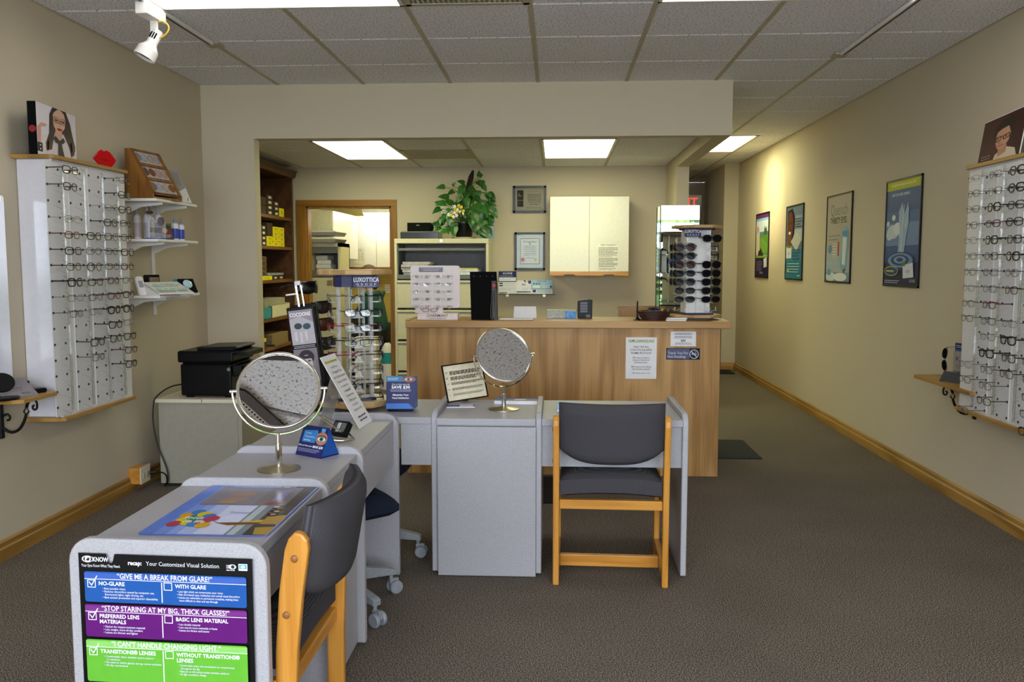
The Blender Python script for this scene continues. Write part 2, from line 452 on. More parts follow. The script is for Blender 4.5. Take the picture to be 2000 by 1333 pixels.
# ---- baseboards (stepped oak moulding)
def base_prof(): return [(0, 0), (.02, 0), (.02, .055), (.013, .062), (.013, .082), (.006, .09), (0, .09)]
struct('baseboard_left', MB().prism([(LW + p[0], p[1]) for p in base_prof()], -1.55, 6.1, 'y'), M['oak_y'])
struct('baseboard_right', MB().prism([(RW - p[0], p[1]) for p in base_prof()], -1.55, 11.1, 'y'), M['oak_y'])
struct('baseboard_end', MB().prism([(11.1 - p[0], p[1]) for p in base_prof()], PX, RW - .02, 'x'), M['oak_x'])

# ---- ceilings: dark plenum slab, each mineral tile and bar a piece of its own
cl = struct('ceiling', MB().box(LW, RW, -1.7, YH + .1, CZ + .02, CZ + .1).box(1.2, RW, YH + .1, 14, CZ + .02, CZ + .1), M['plenum'])
clb = struct('ceiling_back', MB().box(-3.0, 1.1, 6.2, BW, BCZ + .02, BCZ + .1).box(-3.0, .2, BW + .12, 12.0, BCZ + .12, BCZ + .2), M['plenum'])
tile_me = {}
def tile(x0, x1, y0, y1, z, par):
    wx, wy = x1 - x0, y1 - y0; key = (round(wx, 3), round(wy, 3)); g = .005
    if key not in tile_me:
        bb = MB(); h = .007
        a = [(-wx / 2 + g, -wy / 2 + g), (wx / 2 - g, -wy / 2 + g), (wx / 2 - g, wy / 2 - g), (-wx / 2 + g, wy / 2 - g)]
        c = [(p[0] - math.copysign(h, p[0]), p[1] - math.copysign(h, p[1])) for p in a]
        vs = [(p[0], p[1], .02) for p in a] + [(p[0], p[1], .005) for p in a] + [(p[0], p[1], 0) for p in c]
        fs = [(3, 2, 1, 0)] + [(i + 4 * k, (i + 1) % 4 + 4 * k, (i + 1) % 4 + 4 * k + 4, i + 4 * k + 4) for k in (0, 1) for i in range(4)] + [(8, 9, 10, 11)]
        tile_me[key] = bb.add(vs, fs).mesh('ceiling_tile', M['tile'])
    o = link('ceiling_tile', tile_me[key], par); o.location = ((x0 + x1) / 2, (y0 + y1) / 2, z)
    return o
def bar(x, y0, y1, z, par):
    MB().box(x - .0125, x + .0125, y0, y1, z - .003, z + .02).build('grid_bar', M['tbar'], par)
cols = [LW] + [T0 + PT * i for i in range(7)] + [RW]
Y0 = 6.135 - PT * 13
rows = [Y0 + PT * i for i in range(27)]
LIGHT_F = [(1, 3), (5, 7)]      # column spans of the 4 ft lights in the front room
light_rows_f = (9, 2)           # row index of the visible pair; a second pair behind the camera
vent_rc = [(9, 3)]
for i in range(8):
    for j in range(len(rows) - 1):
        x0, x1, y0, y1 = cols[i], cols[i + 1], rows[j], rows[j + 1]
        if y0 >= YH - .01:
            if x1 < 1.25 or y0 > 8.6: continue
            x0 = max(x0, 1.207); y1 = min(y1, 8.68)
        if j in light_rows_f and any(a <= i < c for a, c in LIGHT_F): continue
        if (j, i) in vent_rc: continue
        tile(x0, x1, y0, y1, CZ, cl)
for i in range(1, 8):
    x = cols[i]
    y1 = YH if x < 1.2 else 8.68
    segs = [(-1.7, y1)]
    for a, c in LIGHT_F:
        if a < i < c: segs = [(-1.7, rows[2]), (rows[3], rows[9]), (rows[10], y1)]
    for s0, s1 in segs: bar(x, s0, s1, CZ, cl)
cc = [1.207, 1.375, 1.98, RW]; cr = [8.68 + PT * i for i in range(9)]
for i in range(3):
    for j in range(8):
        if not (i == 1 and j in (0, 1)): tile(cc[i], cc[i + 1], cr[j], cr[j + 1], CZ, cl)
for x in cc[1:3]: bar(x, 8.68, 13.5, CZ, cl)
bc = [-2.98, -2.567, -1.957, -1.352, -.739, -.125, .48, 1.093]
br = [6.205, 6.82, 7.42, 8.03, 8.64, BW]
for i in range(7):
    for j in range(5):
        if i in (2, 5) and j in (1, 2): continue
        if i == 3 and j == 2: continue
        tile(bc[i], bc[i + 1], br[j], br[j + 1], BCZ, clb)
for x in bc[1:-1]: bar(x, 6.205, BW, BCZ, clb)

def ceiling_light(label, x0, x1, y0, y1, z, lm_='lamp'):
    t = thing('ceiling_light', label, 'light', ((x0 + x1) / 2, (y0 + y1) / 2, z), 0, 'fluorescent ceiling lights')
    hx, hy = (x1 - x0) / 2 - .006, (y1 - y0) / 2 - .006
    MB().box(-hx, hx, -hy, -hy + .018, -.006, .02).box(-hx, hx, hy - .018, hy, -.006, .02).box(-hx, -hx + .018, -hy, hy, -.006, .02).box(hx - .018, hx, -hy, hy, -.006, .02).build('frame', M['white'], t)
    MB().box(-hx + .018, hx - .018, -hy + .018, hy - .018, .004, .016).build('diffuser', M[lm_], t)
ceiling_light('wide fluorescent panel at the ceiling above the left desk, nearest left', cols[1], cols[3], rows[9], rows[10], CZ, 'lamp_front')
ceiling_light('wide fluorescent panel at the top right of the shop ceiling', cols[5], cols[7], rows[9], rows[10], CZ, 'lamp_front')
ceiling_light('wide fluorescent panel behind the camera on the left', cols[1], cols[3], rows[2], rows[3], CZ, 'lamp_front')
ceiling_light('wide fluorescent panel behind the camera on the right', cols[5], cols[7], rows[2], rows[3], CZ, 'lamp_front')
ceiling_light('bright fluorescent panel in the back room above the doorway', bc[2], bc[3], br[1], br[3], BCZ)
ceiling_light('bright fluorescent panel in the back room above the white wall cabinet', bc[5], bc[6], br[1], br[3], BCZ)
ceiling_light('bright fluorescent panel over the corridor beside the beam', cc[1], cc[2], cr[0], cr[2], CZ)
# vents
def vent(label, x0, x1, y0, y1, z, perforated):
    t = thing('ceiling_vent', label, 'vent', ((x0 + x1) / 2, (y0 + y1) / 2, z), 0)
    hx, hy = (x1 - x0) / 2 - .004, (y1 - y0) / 2 - .004
    MB().box(-hx, hx, -hy, -hy + .03, -.004, .015).box(-hx, hx, hy - .03, hy, -.004, .015).box(-hx, -hx + .03, -hy, hy, -.004, .015).box(hx - .03, hx, -hy, hy, -.004, .015).build('frame', M['tbar'], t)
    MB().box(-hx + .03, hx - .03, -hy + .03, hy - .03, .012, .018).build('backing', M['plenum'], t)
    if perforated:
        bb = MB()
        n = 22
        for i in range(n + 1):
            x = -hx + .03 + (2 * hx - .06) * i / n; bb.box(x - .006, x + .006, -hy + .03, hy - .03, 0, .004)
            y = -hy + .03 + (2 * hy - .06) * i / n; bb.box(-hx + .03, hx - .03, y - .006, y + .006, .0, .0045)
        bb.build('perforated_plate', M['tbar'], t)
    else:
        for i in range(9):
            y = -hy + .05 + i * (2 * hy - .1) / 8
            MB().add([(-hx + .03, y - .02, .01), (hx - .03, y - .02, .01), (hx - .03, y + .02, -.004), (-hx + .03, y + .02, -.004), (-hx + .03, y - .02, .012), (hx - .03, y - .02, .012), (hx - .03, y + .02, -.002), (-hx + .03, y + .02, -.002)],
                     [(0, 1, 2, 3), (7, 6, 5, 4), (0, 4, 5, 1), (2, 6, 7, 3), (1, 5, 6, 2), (0, 3, 7, 4)]).build('slat', M['tbar'], t)
        MB().box(-.008, .008, -hy, hy, -.005, .01).build('divider', M['tbar'], t)
vent('square perforated air vent in the shop ceiling beside the left light panel', cols[3], cols[4], rows[9], rows[10], CZ, True)
vent('slatted air vent in the back room ceiling beside the light panel', bc[3], bc[4], br[2], br[3], BCZ, False)
# brown-rimmed perforated speakers, added out of view for the large mirror's reflection
def speaker(label, x, y, rz):
    t = thing('ceiling_speaker', label, 'speaker', (x, y, CZ), rz, 'perforated ceiling speakers')
    o_, i_ = rrect(-.15, .15, -.15, .15, .05, 6), rrect(-.115, .115, -.115, .115, .03, 6)
    n = len(o_)
    fs = [(k, (k + 1) % n, n + (k + 1) % n, n + k) for k in range(n)] + [(2 * n + k, 3 * n + k, 3 * n + (k + 1) % n, 2 * n + (k + 1) % n) for k in range(n)] + [(k, 2 * n + k, 2 * n + (k + 1) % n, (k + 1) % n) for k in range(n)] + [(n + k, n + (k + 1) % n, 3 * n + (k + 1) % n, 3 * n + k) for k in range(n)]
    MB().add([(p[0], p[1], -.012) for p in o_ + i_] + [(p[0], p[1], 0) for p in o_ + i_], fs).build('rim', plain('#3a2a22', .4, name='speaker_brown'), t)
    MB().prism(i_, -.006, -.001, 'z').build('grille', plain('#b9aea0', .5, name='speaker_cream'), t)
    hb2 = MB()
    for i in range(15):
        for j in range(15): hb2.lathe([(0, -.0063), (.0042, -.0063), (.0042, -.006), (0, -.006)], 6, ((i - 7) * .0148, (j - 7) * .0148, 0))
    hb2.build('perforations', M['mblack'], t)['kind'] = 'stuff'
speaker('brown-rimmed ceiling speaker reflected low in the large mirror', -.53, 1.13, R(-32))
speaker('brown-rimmed ceiling speaker reflected high in the large mirror', -.50, 1.63, R(14))
# ceiling light tracks and the visible spot head
def track(label, x, y0, y1, plate):
    t = thing('light_track', label, 'light track', (x, 0, CZ))
    MB().box(-.018, .018, y0, y1, -.024, -.003).build('rail', M['white'], t, bevel=.003)
    MB().box(-.007, .007, y0, y1 - .01, -.0245, -.022).build('slot', M['dgrey'], t)
    MB().box(-.04, .04, plate - .05, plate + .05, -.014, -.003).build('end_plate', M['tbar'], t)
tl_end = at(398, 80, Z=CZ).y
tr_end = at(1655, 100, Z=CZ).y
track('white lighting track on the ceiling bar at left, carrying a spot head', cols[1], .8, tl_end, tl_end + .06)
track('white lighting track on the ceiling bar at right above the posters', cols[7], .8, tr_end, tr_end + .06)
sp = thing('spot_lamp', 'white track spotlight with yellow wire hanging at upper left', 'spotlight', (cols[1], at(300, 20, X=cols[1]).y, CZ - .024))
MB().box(-.03, .03, -.13, .07, -.055, 0).build('adapter', M['white'], sp, bevel=.004)
MB().box(-.018, .018, -.006, .006, -.15, -.055).build('stem', M['white'], sp, bevel=.002)
T = Matrix.Translation((-.005, 0, -.145)) @ Matrix.Rotation(R(25), 4, 'Y') @ Matrix.Rotation(R(-12), 4, 'X')
MB().lathe([(.0, .05), (.024, .05), (.026, .03), (.026, -.02), (.034, -.035), (.05, -.055), (.052, -.10), (.047, -.10), (.045, -.06), (0, -.055)], 24, T=T).build('lamp_head', M['white'], sp, smooth=35)
MB().lathe([(.0, -.088), (.046, -.088), (.046, -.086), (0, -.086)], 20, T=T).build('lamp_face', M['dgrey'], sp)
MB().tube(soft([(.01, 0, -.06), (.05, 0, -.055), (.078, 0, -.085), (.06, 0, -.12), (.018, 0, -.14)]), .004, 6).build('wire', plain('#d9b23a', .5, name='yellow_wire'), sp, smooth=True)
MB().lathe([(0, -.004), (.011, -.004), (.011, .004), (0, .004)], 12, T=Matrix.Translation((0, -.012, -.14)) @ Matrix.Rotation(R(90), 4, 'X')).build('knob', plain('#d9a23a', .4, name='brass_knob'), sp)
for j, xx in enumerate((-.012, 0, .012)):
    MB().box(xx - .003, xx + .003, -.0275, -.024, .0, .03, T=T).build('cooling_slot', M['mblack'], sp)
# corridor picture light: its warm cone washes the right wall above the far posters
cs = thing('spot_lamp', 'track spotlight hidden behind the header, washing the right wall', 'spotlight', (1.29, 9.25, CZ - .005))
MB().box(-.02, .02, -.1, .1, -.03, 0).build('adapter', M['white'], cs)
T = Matrix.Translation((0, 0, -.09)) @ Matrix.Rotation(R(-50), 4, 'Y')
MB().lathe([(0, .05), (.03, .05), (.032, -.01), (.05, -.03), (.05, -.07), (.046, -.07), (.044, -.03), (0, -.025)], 20, T=T).build('lamp_head', M['white'], cs, smooth=35)
MB().tube([(0, 0, -.02), (0, 0, -.07)], .008, 8).build('stem', M['white'], cs)
sd = bpy.data.lights.new('corridor_spot_light', 'SPOT'); sd.energy = 40; sd.color = (1.0, .80, .42); sd.spot_size = R(62); sd.spot_blend = 1.0; sd.shadow_soft_size = .03
so = bpy.data.objects.new('corridor_spot_light', sd); C.objects.link(so)
so.location = (1.36, 9.25, CZ - .15)
so.rotation_euler = (Vector((2.295, 9.38, 2.05)) - so.location).to_track_quat('-Z', 'Y').to_euler()
# exit sign hanging in the corridor
e0 = at(1352, 398, Y=10.4)
ex = thing('exit_sign', 'dark exit sign with red letters hanging in the corridor', 'sign', (1.52, 10.4, e0.z - .07))
MB().box(-.16, .20, 0, .05, -.0, .17).build('housing', M['dgrey'], ex, bevel=.004)
art(ex, 'lettering', .34, .15, (34, 15), [('t', emit('exit_red', (1, .01, .005), .9, .02), 1, 12.5, 15, 'EXIT', 'LEFT', .02, .95)], -.15, .01, 0)
MB().tube([(.02, .025, .17), (.02, .025, CZ - e0.z + .07)], .008, 8).build('hanger', M['dgrey'], ex)

# ---- doorway casing
dz = thing('trim_2', 'golden oak casing around the doorway in the back wall', None, (0, BW, 0)); dz['kind'] = 'structure'
MB().box(-2.641, DX0, -.02, 0, 0, DZ).build('side_casing', M['door_oak'], dz, bevel=.003)
MB().box(DX1, -1.611, -.02, 0, 0, DZ).build('side_casing', M['door_oak'], dz, bevel=.003)
MB().box(-2.641, -1.611, -.02, 0, DZ, 1.995).build('head_casing', wood('#9c6b26', '#7f5417', 'x', .4, 1.5, 'door_casing_head'), dz, bevel=.003)
MB().box(DX0, DX0 + .02, 0, .12, 0, DZ).box(DX0, DX1, 0, .12, DZ - .02, DZ).box(DX1 - .02, DX1, 0, .12, 0, DZ).build('jamb', M['door_oak'], dz)
# ================================================================== DESKS
DT, DP = 0.69, 0.715            # work surface and raised divider height
LX0, LX1 = -1.12, -0.665        # left run
def rpanel_y(x0, x1, y0, y1, h, rot=0, name='divider_panel', par=None):
    """upright divider across X with rounded top corners, local origin handled by caller"""
    return MB().prism(rrect(x0, x1, .012, h, .055, 6, '0011'), y0, y1, 'y').build(name, M['lam'], par, bevel=.004, smooth=30)
# --- near knee-space desk
d1 = thing('desk', 'grey laminate desk nearest the camera with the lens chart on its end panel', 'desk', (0, 0, 0), 0, 'grey laminate dispensing desks')
p = rpanel_y(-.239, .236, -.0125, .0125, DP, par=d1, name='end_panel')
p.location = (-.886, 1.885, 0); p.rotation_euler = (0, 0, R(-3.0))
MB().box(LX0 + .01, LX1 - .02, 1.90, 2.452, DT - .03, DT).build('worktop', M['lam'], d1, bevel=.003)
MB().box(LX1 - .06, LX1 - .04, 1.91, 2.45, DT - .17, DT - .03).build('apron', M['lam'], d1)
MB().box(LX0 + .01, LX0 + .03, 1.91, 2.45, .012, DT - .03).build('back_panel', M['lam'], d1)
# --- pedestal under the left mirror
d2 = thing('desk_pedestal', 'closed grey laminate pedestal desk carrying the large round mirror', 'desk', (0, 0, 0), 0, 'grey laminate dispensing desks')
rpanel_y(LX0, LX1, 2.454, 2.484, DP, par=d2)
MB().box(LX0 + .01, LX1 - .02, 2.484, 2.90, DT - .03, DT).build('worktop', M['lam'], d2, bevel=.003)
MB().box(LX0 + .02, LX1 - .035, 2.49, 2.90, .012, DT - .03).build('cabinet_body', M['lam'], d2)
MB().box(LX1 - .036, LX1 - .026, 2.50, 2.895, .02, DT - .033).build('front_panel', M['lam'], d2, bevel=.002)
rpanel_y(LX0, LX1, 2.90, 2.93, DP, par=d2)
# --- second knee-space desk of the left run
d3 = thing('desk', 'grey laminate knee-space desk between the two dividers of the left row', 'desk', (0, 0, 0), 0, 'grey laminate dispensing desks')
MB().box(LX0 + .01, LX1 - .02, 2.93, 3.565, DT - .03, DT).build('worktop', M['lam'], d3, bevel=.003)
MB().box(LX1 - .04, LX1 - .02, 2.93, 3.565, DT - .19, DT - .03).build('apron', M['lam'], d3)
MB().box(LX0 + .01, LX0 + .03, 2.93, 3.565, .012, DT - .03).build('back_panel', M['lam'], d3)
rpanel_y(LX0, LX1, 3.565, 3.595, DP, par=d3)
# --- right run
def rpanel_x(x0, x1, y0, y1, par, name='divider_panel'):
    return MB().prism(rrect(y0, y1, .012, DP, .045, 6, '0011'), x0, x1, 'x').build(name, M['lam'], par, bevel=.004, smooth=30)
RY0, RY1 = 3.605, 4.12
d4 = thing('corner_desk', 'grey laminate corner worktop under the rotating eyeglass rack', 'desk', (0, 0, 0), 0, 'grey laminate dispensing desks')
MB().box(LX0 + .01, -.533, RY0 + .02, RY1, DT - .03, DT).build('worktop', M['lam'], d4, bevel=.003)
MB().box(LX1, -.533, RY0 + .03, RY0 + .05, DT - .21, DT - .03).build('apron', M['lam'], d4)
MB().box(LX0 + .01, LX0 + .03, RY0 + .03, RY1, .012, DT - .03).build('side_panel', M['lam'], d4)
d5 = thing('desk_pedestal', 'closed grey laminate pedestal desk carrying the small tilted mirror', 'desk', (0, 0, 0), 0, 'grey laminate dispensing desks')
rpanel_x(-.533, -.508, RY0 + .02, RY1 + .01, d5)
MB().box(-.508, -.083, RY0, RY1, DT - .03, DT).build('worktop', M['lam'], d5, bevel=.003)
MB().box(-.508, -.083, RY0 + .015, RY1 - .01, .012, DT - .03).build('cabinet_body', M['lam'], d5)
MB().box(-.503, -.082, RY0 - .008, RY0 + .012, .004, DT - .034).build('front_panel', M['lam'], d5, bevel=.002)
rpanel_x(-.083, -.058, RY0 + .01, RY1 + .01, d5)
d6 = thing('desk', 'grey laminate knee-space desk behind the oak chair in the right row', 'desk', (0, 0, 0), 0, 'grey laminate dispensing desks')
MB().box(-.058, .537, RY0, RY1, DT - .03, DT).build('worktop', M['lam'], d6, bevel=.003)
MB().box(-.058, .537, RY0 + .03, RY0 + .05, DT - .21, DT - .03).build('apron', M['lam'], d6)
rpanel_x(.537, .562, RY0 + .01, RY1 + .03, d6, 'end_panel')

# ---- oak side chairs
def cushion(nx, nz, f, thick, name, mat, par):
    """padded slab: f(u,v)->Vector centre surface, thick(u,v) half thickness along normal given by f's third item"""
    bb = MB(); vs = []; fs = []
    for side in (1, -1):
        for j in range(nz + 1):
            for i in range(nx + 1):
                u, v = -1 + 2 * i / nx, -1 + 2 * j / nz
                c, n = f(u, v); vs.append(c + n * thick(u, v) * side)
    N = (nx + 1) * (nz + 1)
    def q(i, j): return j * (nx + 1) + i
    for j in range(nz):
        for i in range(nx):
            fs.append((q(i, j), q(i + 1, j), q(i + 1, j + 1), q(i, j + 1)))
            fs.append((N + q(i, j + 1), N + q(i + 1, j + 1), N + q(i + 1, j), N + q(i, j)))
    ring = [q(i, 0) for i in range(nx)] + [q(nx, j) for j in range(nz)] + [q(i, nz) for i in range(nx, 0, -1)] + [q(0, j) for j in range(nz, 0, -1)]
    for a, c in zip(ring, ring[1:] + ring[:1]): fs.append((a, N + a, N + c, c))
    return bb.add(vs, fs).build(name, mat, par, smooth=55)
def side_chair(label, loc, rz):
    t = thing('side_chair', label, 'chair', loc, rz, 'oak side chairs with charcoal upholstery')
    prof = [(-.024, 0), (.024, 0), (.024, .30), (.021, .44), (.010, .58), (-.006, .685), (-.016, .712), (-.032, .728), (-.05, .724), (-.061, .708), (-.063, .685), (-.047, .58), (-.032, .44), (-.026, .30)]
    for s in (-1, 1):
        x0, x1 = (-.24, -.214) if s < 0 else (.214, .24)
        lg = MB().prism(prof, x0, x1, 'x').build('rear_leg', M['honey_z'], t, bevel=.006)
        for (yy, zz) in ((-.03, .665), (-.008, .53)):
            MB().ball((s * .24, yy, zz), .004, .0095, .0095, 10, 6).build('dowel_plug', plain('#8a5a2a', .4, name='walnut_plug'), lg, smooth=True)
        MB().box(x0, x1, .375, .425, 0, .40).build('front_leg', M['honey_z'], t, bevel=.005)
        MB().box(x0, x1, .024, .375, .03, .085).build('side_stretcher', M['honey_y'], t, bevel=.004)
        MB().box(x0, x1, .02, .375, .325, .37).build('side_rail', M['honey_y'], t, bevel=.004)
    MB().box(-.214, .214, .14, .165, .028, .08).build('cross_stretcher', M['honey_x'], t, bevel=.004)
    MB().box(-.214, .214, -.008, .02, .325, .365).build('rear_rail', M['honey_x'], t, bevel=.004)
    MB().box(-.214, .214, .38, .405, .325, .37).build('front_rail', M['honey_x'], t, bevel=.004)
    def bf(u, v):
        z = .658 + v * .125 - (.012 * (1 - v) * abs(u) ** 3 * -1 if v < 0 else 0)
        if v < 0: z += .03 * abs(u) ** 4 * -v
        y = -.012 - .048 * (1 - u * u) - (z - .5) * .18
        n = Vector((-.25 * u, -1, -.1)).normalized()
        return Vector((u * .213, y, z)), n
    def bt(u, v):
        e = min(1 - abs(u), 1 - abs(v))
        return .012 + .022 * (1 - (1 - min(1, e * 3.2)) ** 2.2)
    cushion(20, 12, bf, bt, 'backrest', M['fabric'], t)
    def sf(u, v):
        y = .21 + v * .215
        return Vector((u * .212 * (1 - .06 * max(0, v)), y, .415 + .012 * (1 - u * u))), Vector((0, 0, 1))
    def st(u, v):
        e = min(1 - abs(u), 1 - abs(v))
        return .03 + .022 * (1 - (1 - min(1, e * 2.5)) ** 2.2)
    cushion(16, 16, sf, st, 'seat', M['fabric'], t)
    return t
side_chair('oak chair with charcoal seat tucked under the near left desk', (-.632, 2.15, 0), R(90))
side_chair('oak chair with charcoal seat seen from behind at the right desk', (.232, 3.53, 0), R(-1.5))

# ---- caster chairs under the desks
def task_chair(label, loc, rz, seat_z):
    t = thing('task_chair', label, 'chair', loc, rz, 'caster chairs under the desks')
    gm = plain('#8f9398', .4, name='grey_nylon')
    bs = MB().lathe([(0, .095), (.045, .095), (.05, .11), (.045, .15), (.028, .16), (0, .16)], 20).build('hub', gm, t, smooth=35)
    MB().tube([(0, 0, .15), (0, 0, seat_z - .06)], .022, 14).build('gas_column', M['chrome'], t, smooth=True)
    for k in range(5):
        a = 2 * math.pi * k / 5; T = Matrix.Rotation(a, 4, 'Z')
        lg = MB().prism([(.03, .095), (.03, .15), (.12, .145), (.27, .108), (.285, .10), (.285, .078), (.26, .082)], -.018, .018, 'y', T=T).build('base_leg', gm, t, bevel=.004)
        cs_ = MB()
        cs_.tube([(.27, 0, .085), (.27, 0, .055)], .008, 8, T=T)
        for s in (-1, 1):
            cs_.lathe([(0, -.009), (.024, -.009), (.028, -.004), (.028, .004), (.024, .009), (0, .009)], 16, T=T @ Matrix.Translation((.285, s * .017, .028)) @ Matrix.Rotation(R(90), 4, 'X'))
        cs_.box(.262, .3, -.008, .008, .03, .062, T=T)
        cs_.build('caster', gm, lg, smooth=35)
    def sf(u, v):
        return Vector((u * .235 * (1 - .10 * v * v), v * .23 * (1 - .10 * u * u), seat_z)), Vector((0, 0, 1))
    cushion(12, 12, sf, lambda u, v: .012 + .035 * (1 - (1 - min(1, min(1 - abs(u), 1 - abs(v)) * 2.6)) ** 2), 'seat', M['navy_fab'], t)
    MB().box(-.1, .1, -.1, .1, seat_z - .06, seat_z - .03).build('seat_plate', M['dgrey'], t)
task_chair('navy caster chair under the left knee-space desk, grey star base', (-.887, 3.235, 0), R(36), .42)
task_chair('navy caster chair under the corner worktop, farther of the two', (-.90, 3.84, 0), R(0), .43)

# ================================================================== RECEPTION COUNTER
CY = 5.43
ct = thing('reception_counter', 'oak reception counter with overhanging top across the room', 'counter', (0, CY, 0))
MB().box(-.93, 1.03, 0, .02, 0, .945).build('front_panel', M['oak_v'], ct)
MB().box(-.95, -.93, -.012, .42, 0, .945).build('end_panel', M['oak_v'], ct, bevel=.002)
MB().box(1.01, 1.03, .02, .42, 0, .945).build('end_panel', M['oak_v'], ct)
MB().box(-.95, 1.09, -.04, .42, .945, .99).build('countertop', M['oak_x'], ct, bevel=.004)
MB().box(-.95, -.925, -.04, .42, .99, .995).build('edge_strip', M['oak_y'], ct)
MB().box(-.9, 1.0, .30, .42, .05, .70).build('inner_shelf', M['oak_x'], ct)
TOPZ = .99
# oak return standing behind the counter
rt = thing('oak_return', 'low oak upstand behind the counter beside the basket', 'partition', (.50, 6.6, 0))
MB().box(-.02, .32, 0, .03, 0, 1.0).build('panel', M['oak_v'], rt)
MB().box(-.03, .33, -.01, .04, 1.0, 1.03).build('cap', M['oak_x'], rt)

# ================================================================== CABINETS IN THE BACK ROOM
fc = thing('file_cabinet', 'putty lateral file cabinet with open top bin under the plant', 'file cabinet', (-1.1, 8.25, 0))
MB().box(-.455, -.43, 0, .46, 0, 1.545).box(.43, .455, 0, .46, 0, 1.545).box(-.43, .43, .43, .46, 0, 1.545).box(-.455, .455, 0, .46, 1.545, 1.59).build('body', M['cream'], fc, bevel=.003)
MB().box(-.428, .428, .06, .42, 1.20, 1.215).box(-.428, -.42, .02, .43, 1.215, 1.54).box(.42, .428, .02, .43, 1.215, 1.54).box(-.428, .428, .41, .43, 1.215, 1.54).build('bin_liner', M['grey'], fc)
MB().box(-.428, .428, .0, .02, 1.205, 1.245).build('bin_lip', M['grey'], fc)
MB().box(-.43, .43, .02, .08, 1.475, 1.50).build('lifted_flap', M['grey'], fc, bevel=.003)
for (z0, z1) in ((.925, 1.19), (.62, .905), (.315, .60), (.02, .295)):
    dr = MB().box(-.43, .43, -.012, .02, z0, z1).build('drawer', M['cream'], fc, bevel=.004)
    MB().box(-.43, .43, -.016, -.012, z1 - .03, z1 - .018).build('pull', M['grey'], dr)
MB().lathe([(0, 0), (.012, 0), (.012, .004), (0, .004)], 12, T=Matrix.Translation((0, 0, 1.57)) @ Matrix.Rotation(R(90), 4, 'X')).build('lock', M['chrome'], fc)
wc = thing('wall_cabinet', 'white double-door wall cabinet with oak pulls in the back room', 'cabinet', (.32, 8.4, 0))
MB().box(-.38, .38, .02, .315, 1.245, 1.995).build('carcass', M['mel'], wc)
for x0, x1 in ((-.38, -.0025), (.0025, .38)):
    dr = MB().box(x0, x1, 0, .02, 1.275, 1.995).build('door', M['mel'], wc, bevel=.002)
    c = (x0 + x1) / 2
    MB().prism([(x0, 1.235), (c - .06, 1.235), (c - .04, 1.25), (c + .04, 1.25), (c + .06, 1.235), (x1, 1.235), (x1, 1.275), (x0, 1.275)], -.004, .02, 'y').build('pull_rail', M['honey_x'], dr)
# printer cabinet
pc = thing('storage_cabinet', 'low putty cabinet with cream top under the black printer', 'cabinet', (-2.14, 5.0, 0))
MB().box(-.25, .235, 0.012, .58, .02, .515).build('body', M['putty'], pc, bevel=.002)
MB().box(.235, .26, .012, .58, .02, .515).build('door', M['putty'], pc, bevel=.003)
MB().box(.26, .268, .05, .55, .43, .445).build('pull', M['dgrey'], pc)
MB().box(-.265, .02, 0, .6, .515, .538).box(.024, .27, 0, .6, .515, .538).build('top', M['ivory'], pc, bevel=.003)
# bookcase on the left of the back room
BX, BY0, BY1 = -2.64, 6.5, 8.6
bk = thing('bookcase', 'dark stained bookcase with cornice at the left of the back room', 'bookcase', (BX, 0, 0))
MB().box(-.30, 0, BY1 - .05, BY1, 0, 2.2).build('side_panel', M['dark_wood'], bk)
MB().box(-.30, 0, BY0, BY0 + .05, 0, 2.2).build('side_panel', M['dark_wood'], bk)
MB().box(-.32, -.30, BY0, BY1, 0, 2.2).build('back_board', plain('#2a1a10', .6, name='dark_back_board'), bk)
MB().prism([(-.32, 2.2), (.01, 2.2), (.03, 2.225), (.03, 2.25), (.05, 2.27), (-.32, 2.27)], BY0, BY1 + .02, 'y').build('cornice', M['dark_wood'], bk)
SHZ = []
for py in (424.5, 482.5, 546, 618, 672):
    SHZ.append(at(556, py, X=BX).z)
for z in SHZ: MB().box(-.30, -.005, BY0 + .05, BY1 - .05, z - .028, z).build('shelf', M['oak_y'] if False else wood('#7c5228', '#5d3b1a', 'y', .45, 1.2, 'shelf_oak'), bk)
MB().box(-.30, 0, BY0 + .05, BY1 - .05, 0, .09).build('plinth', M['dark_wood'], bk)
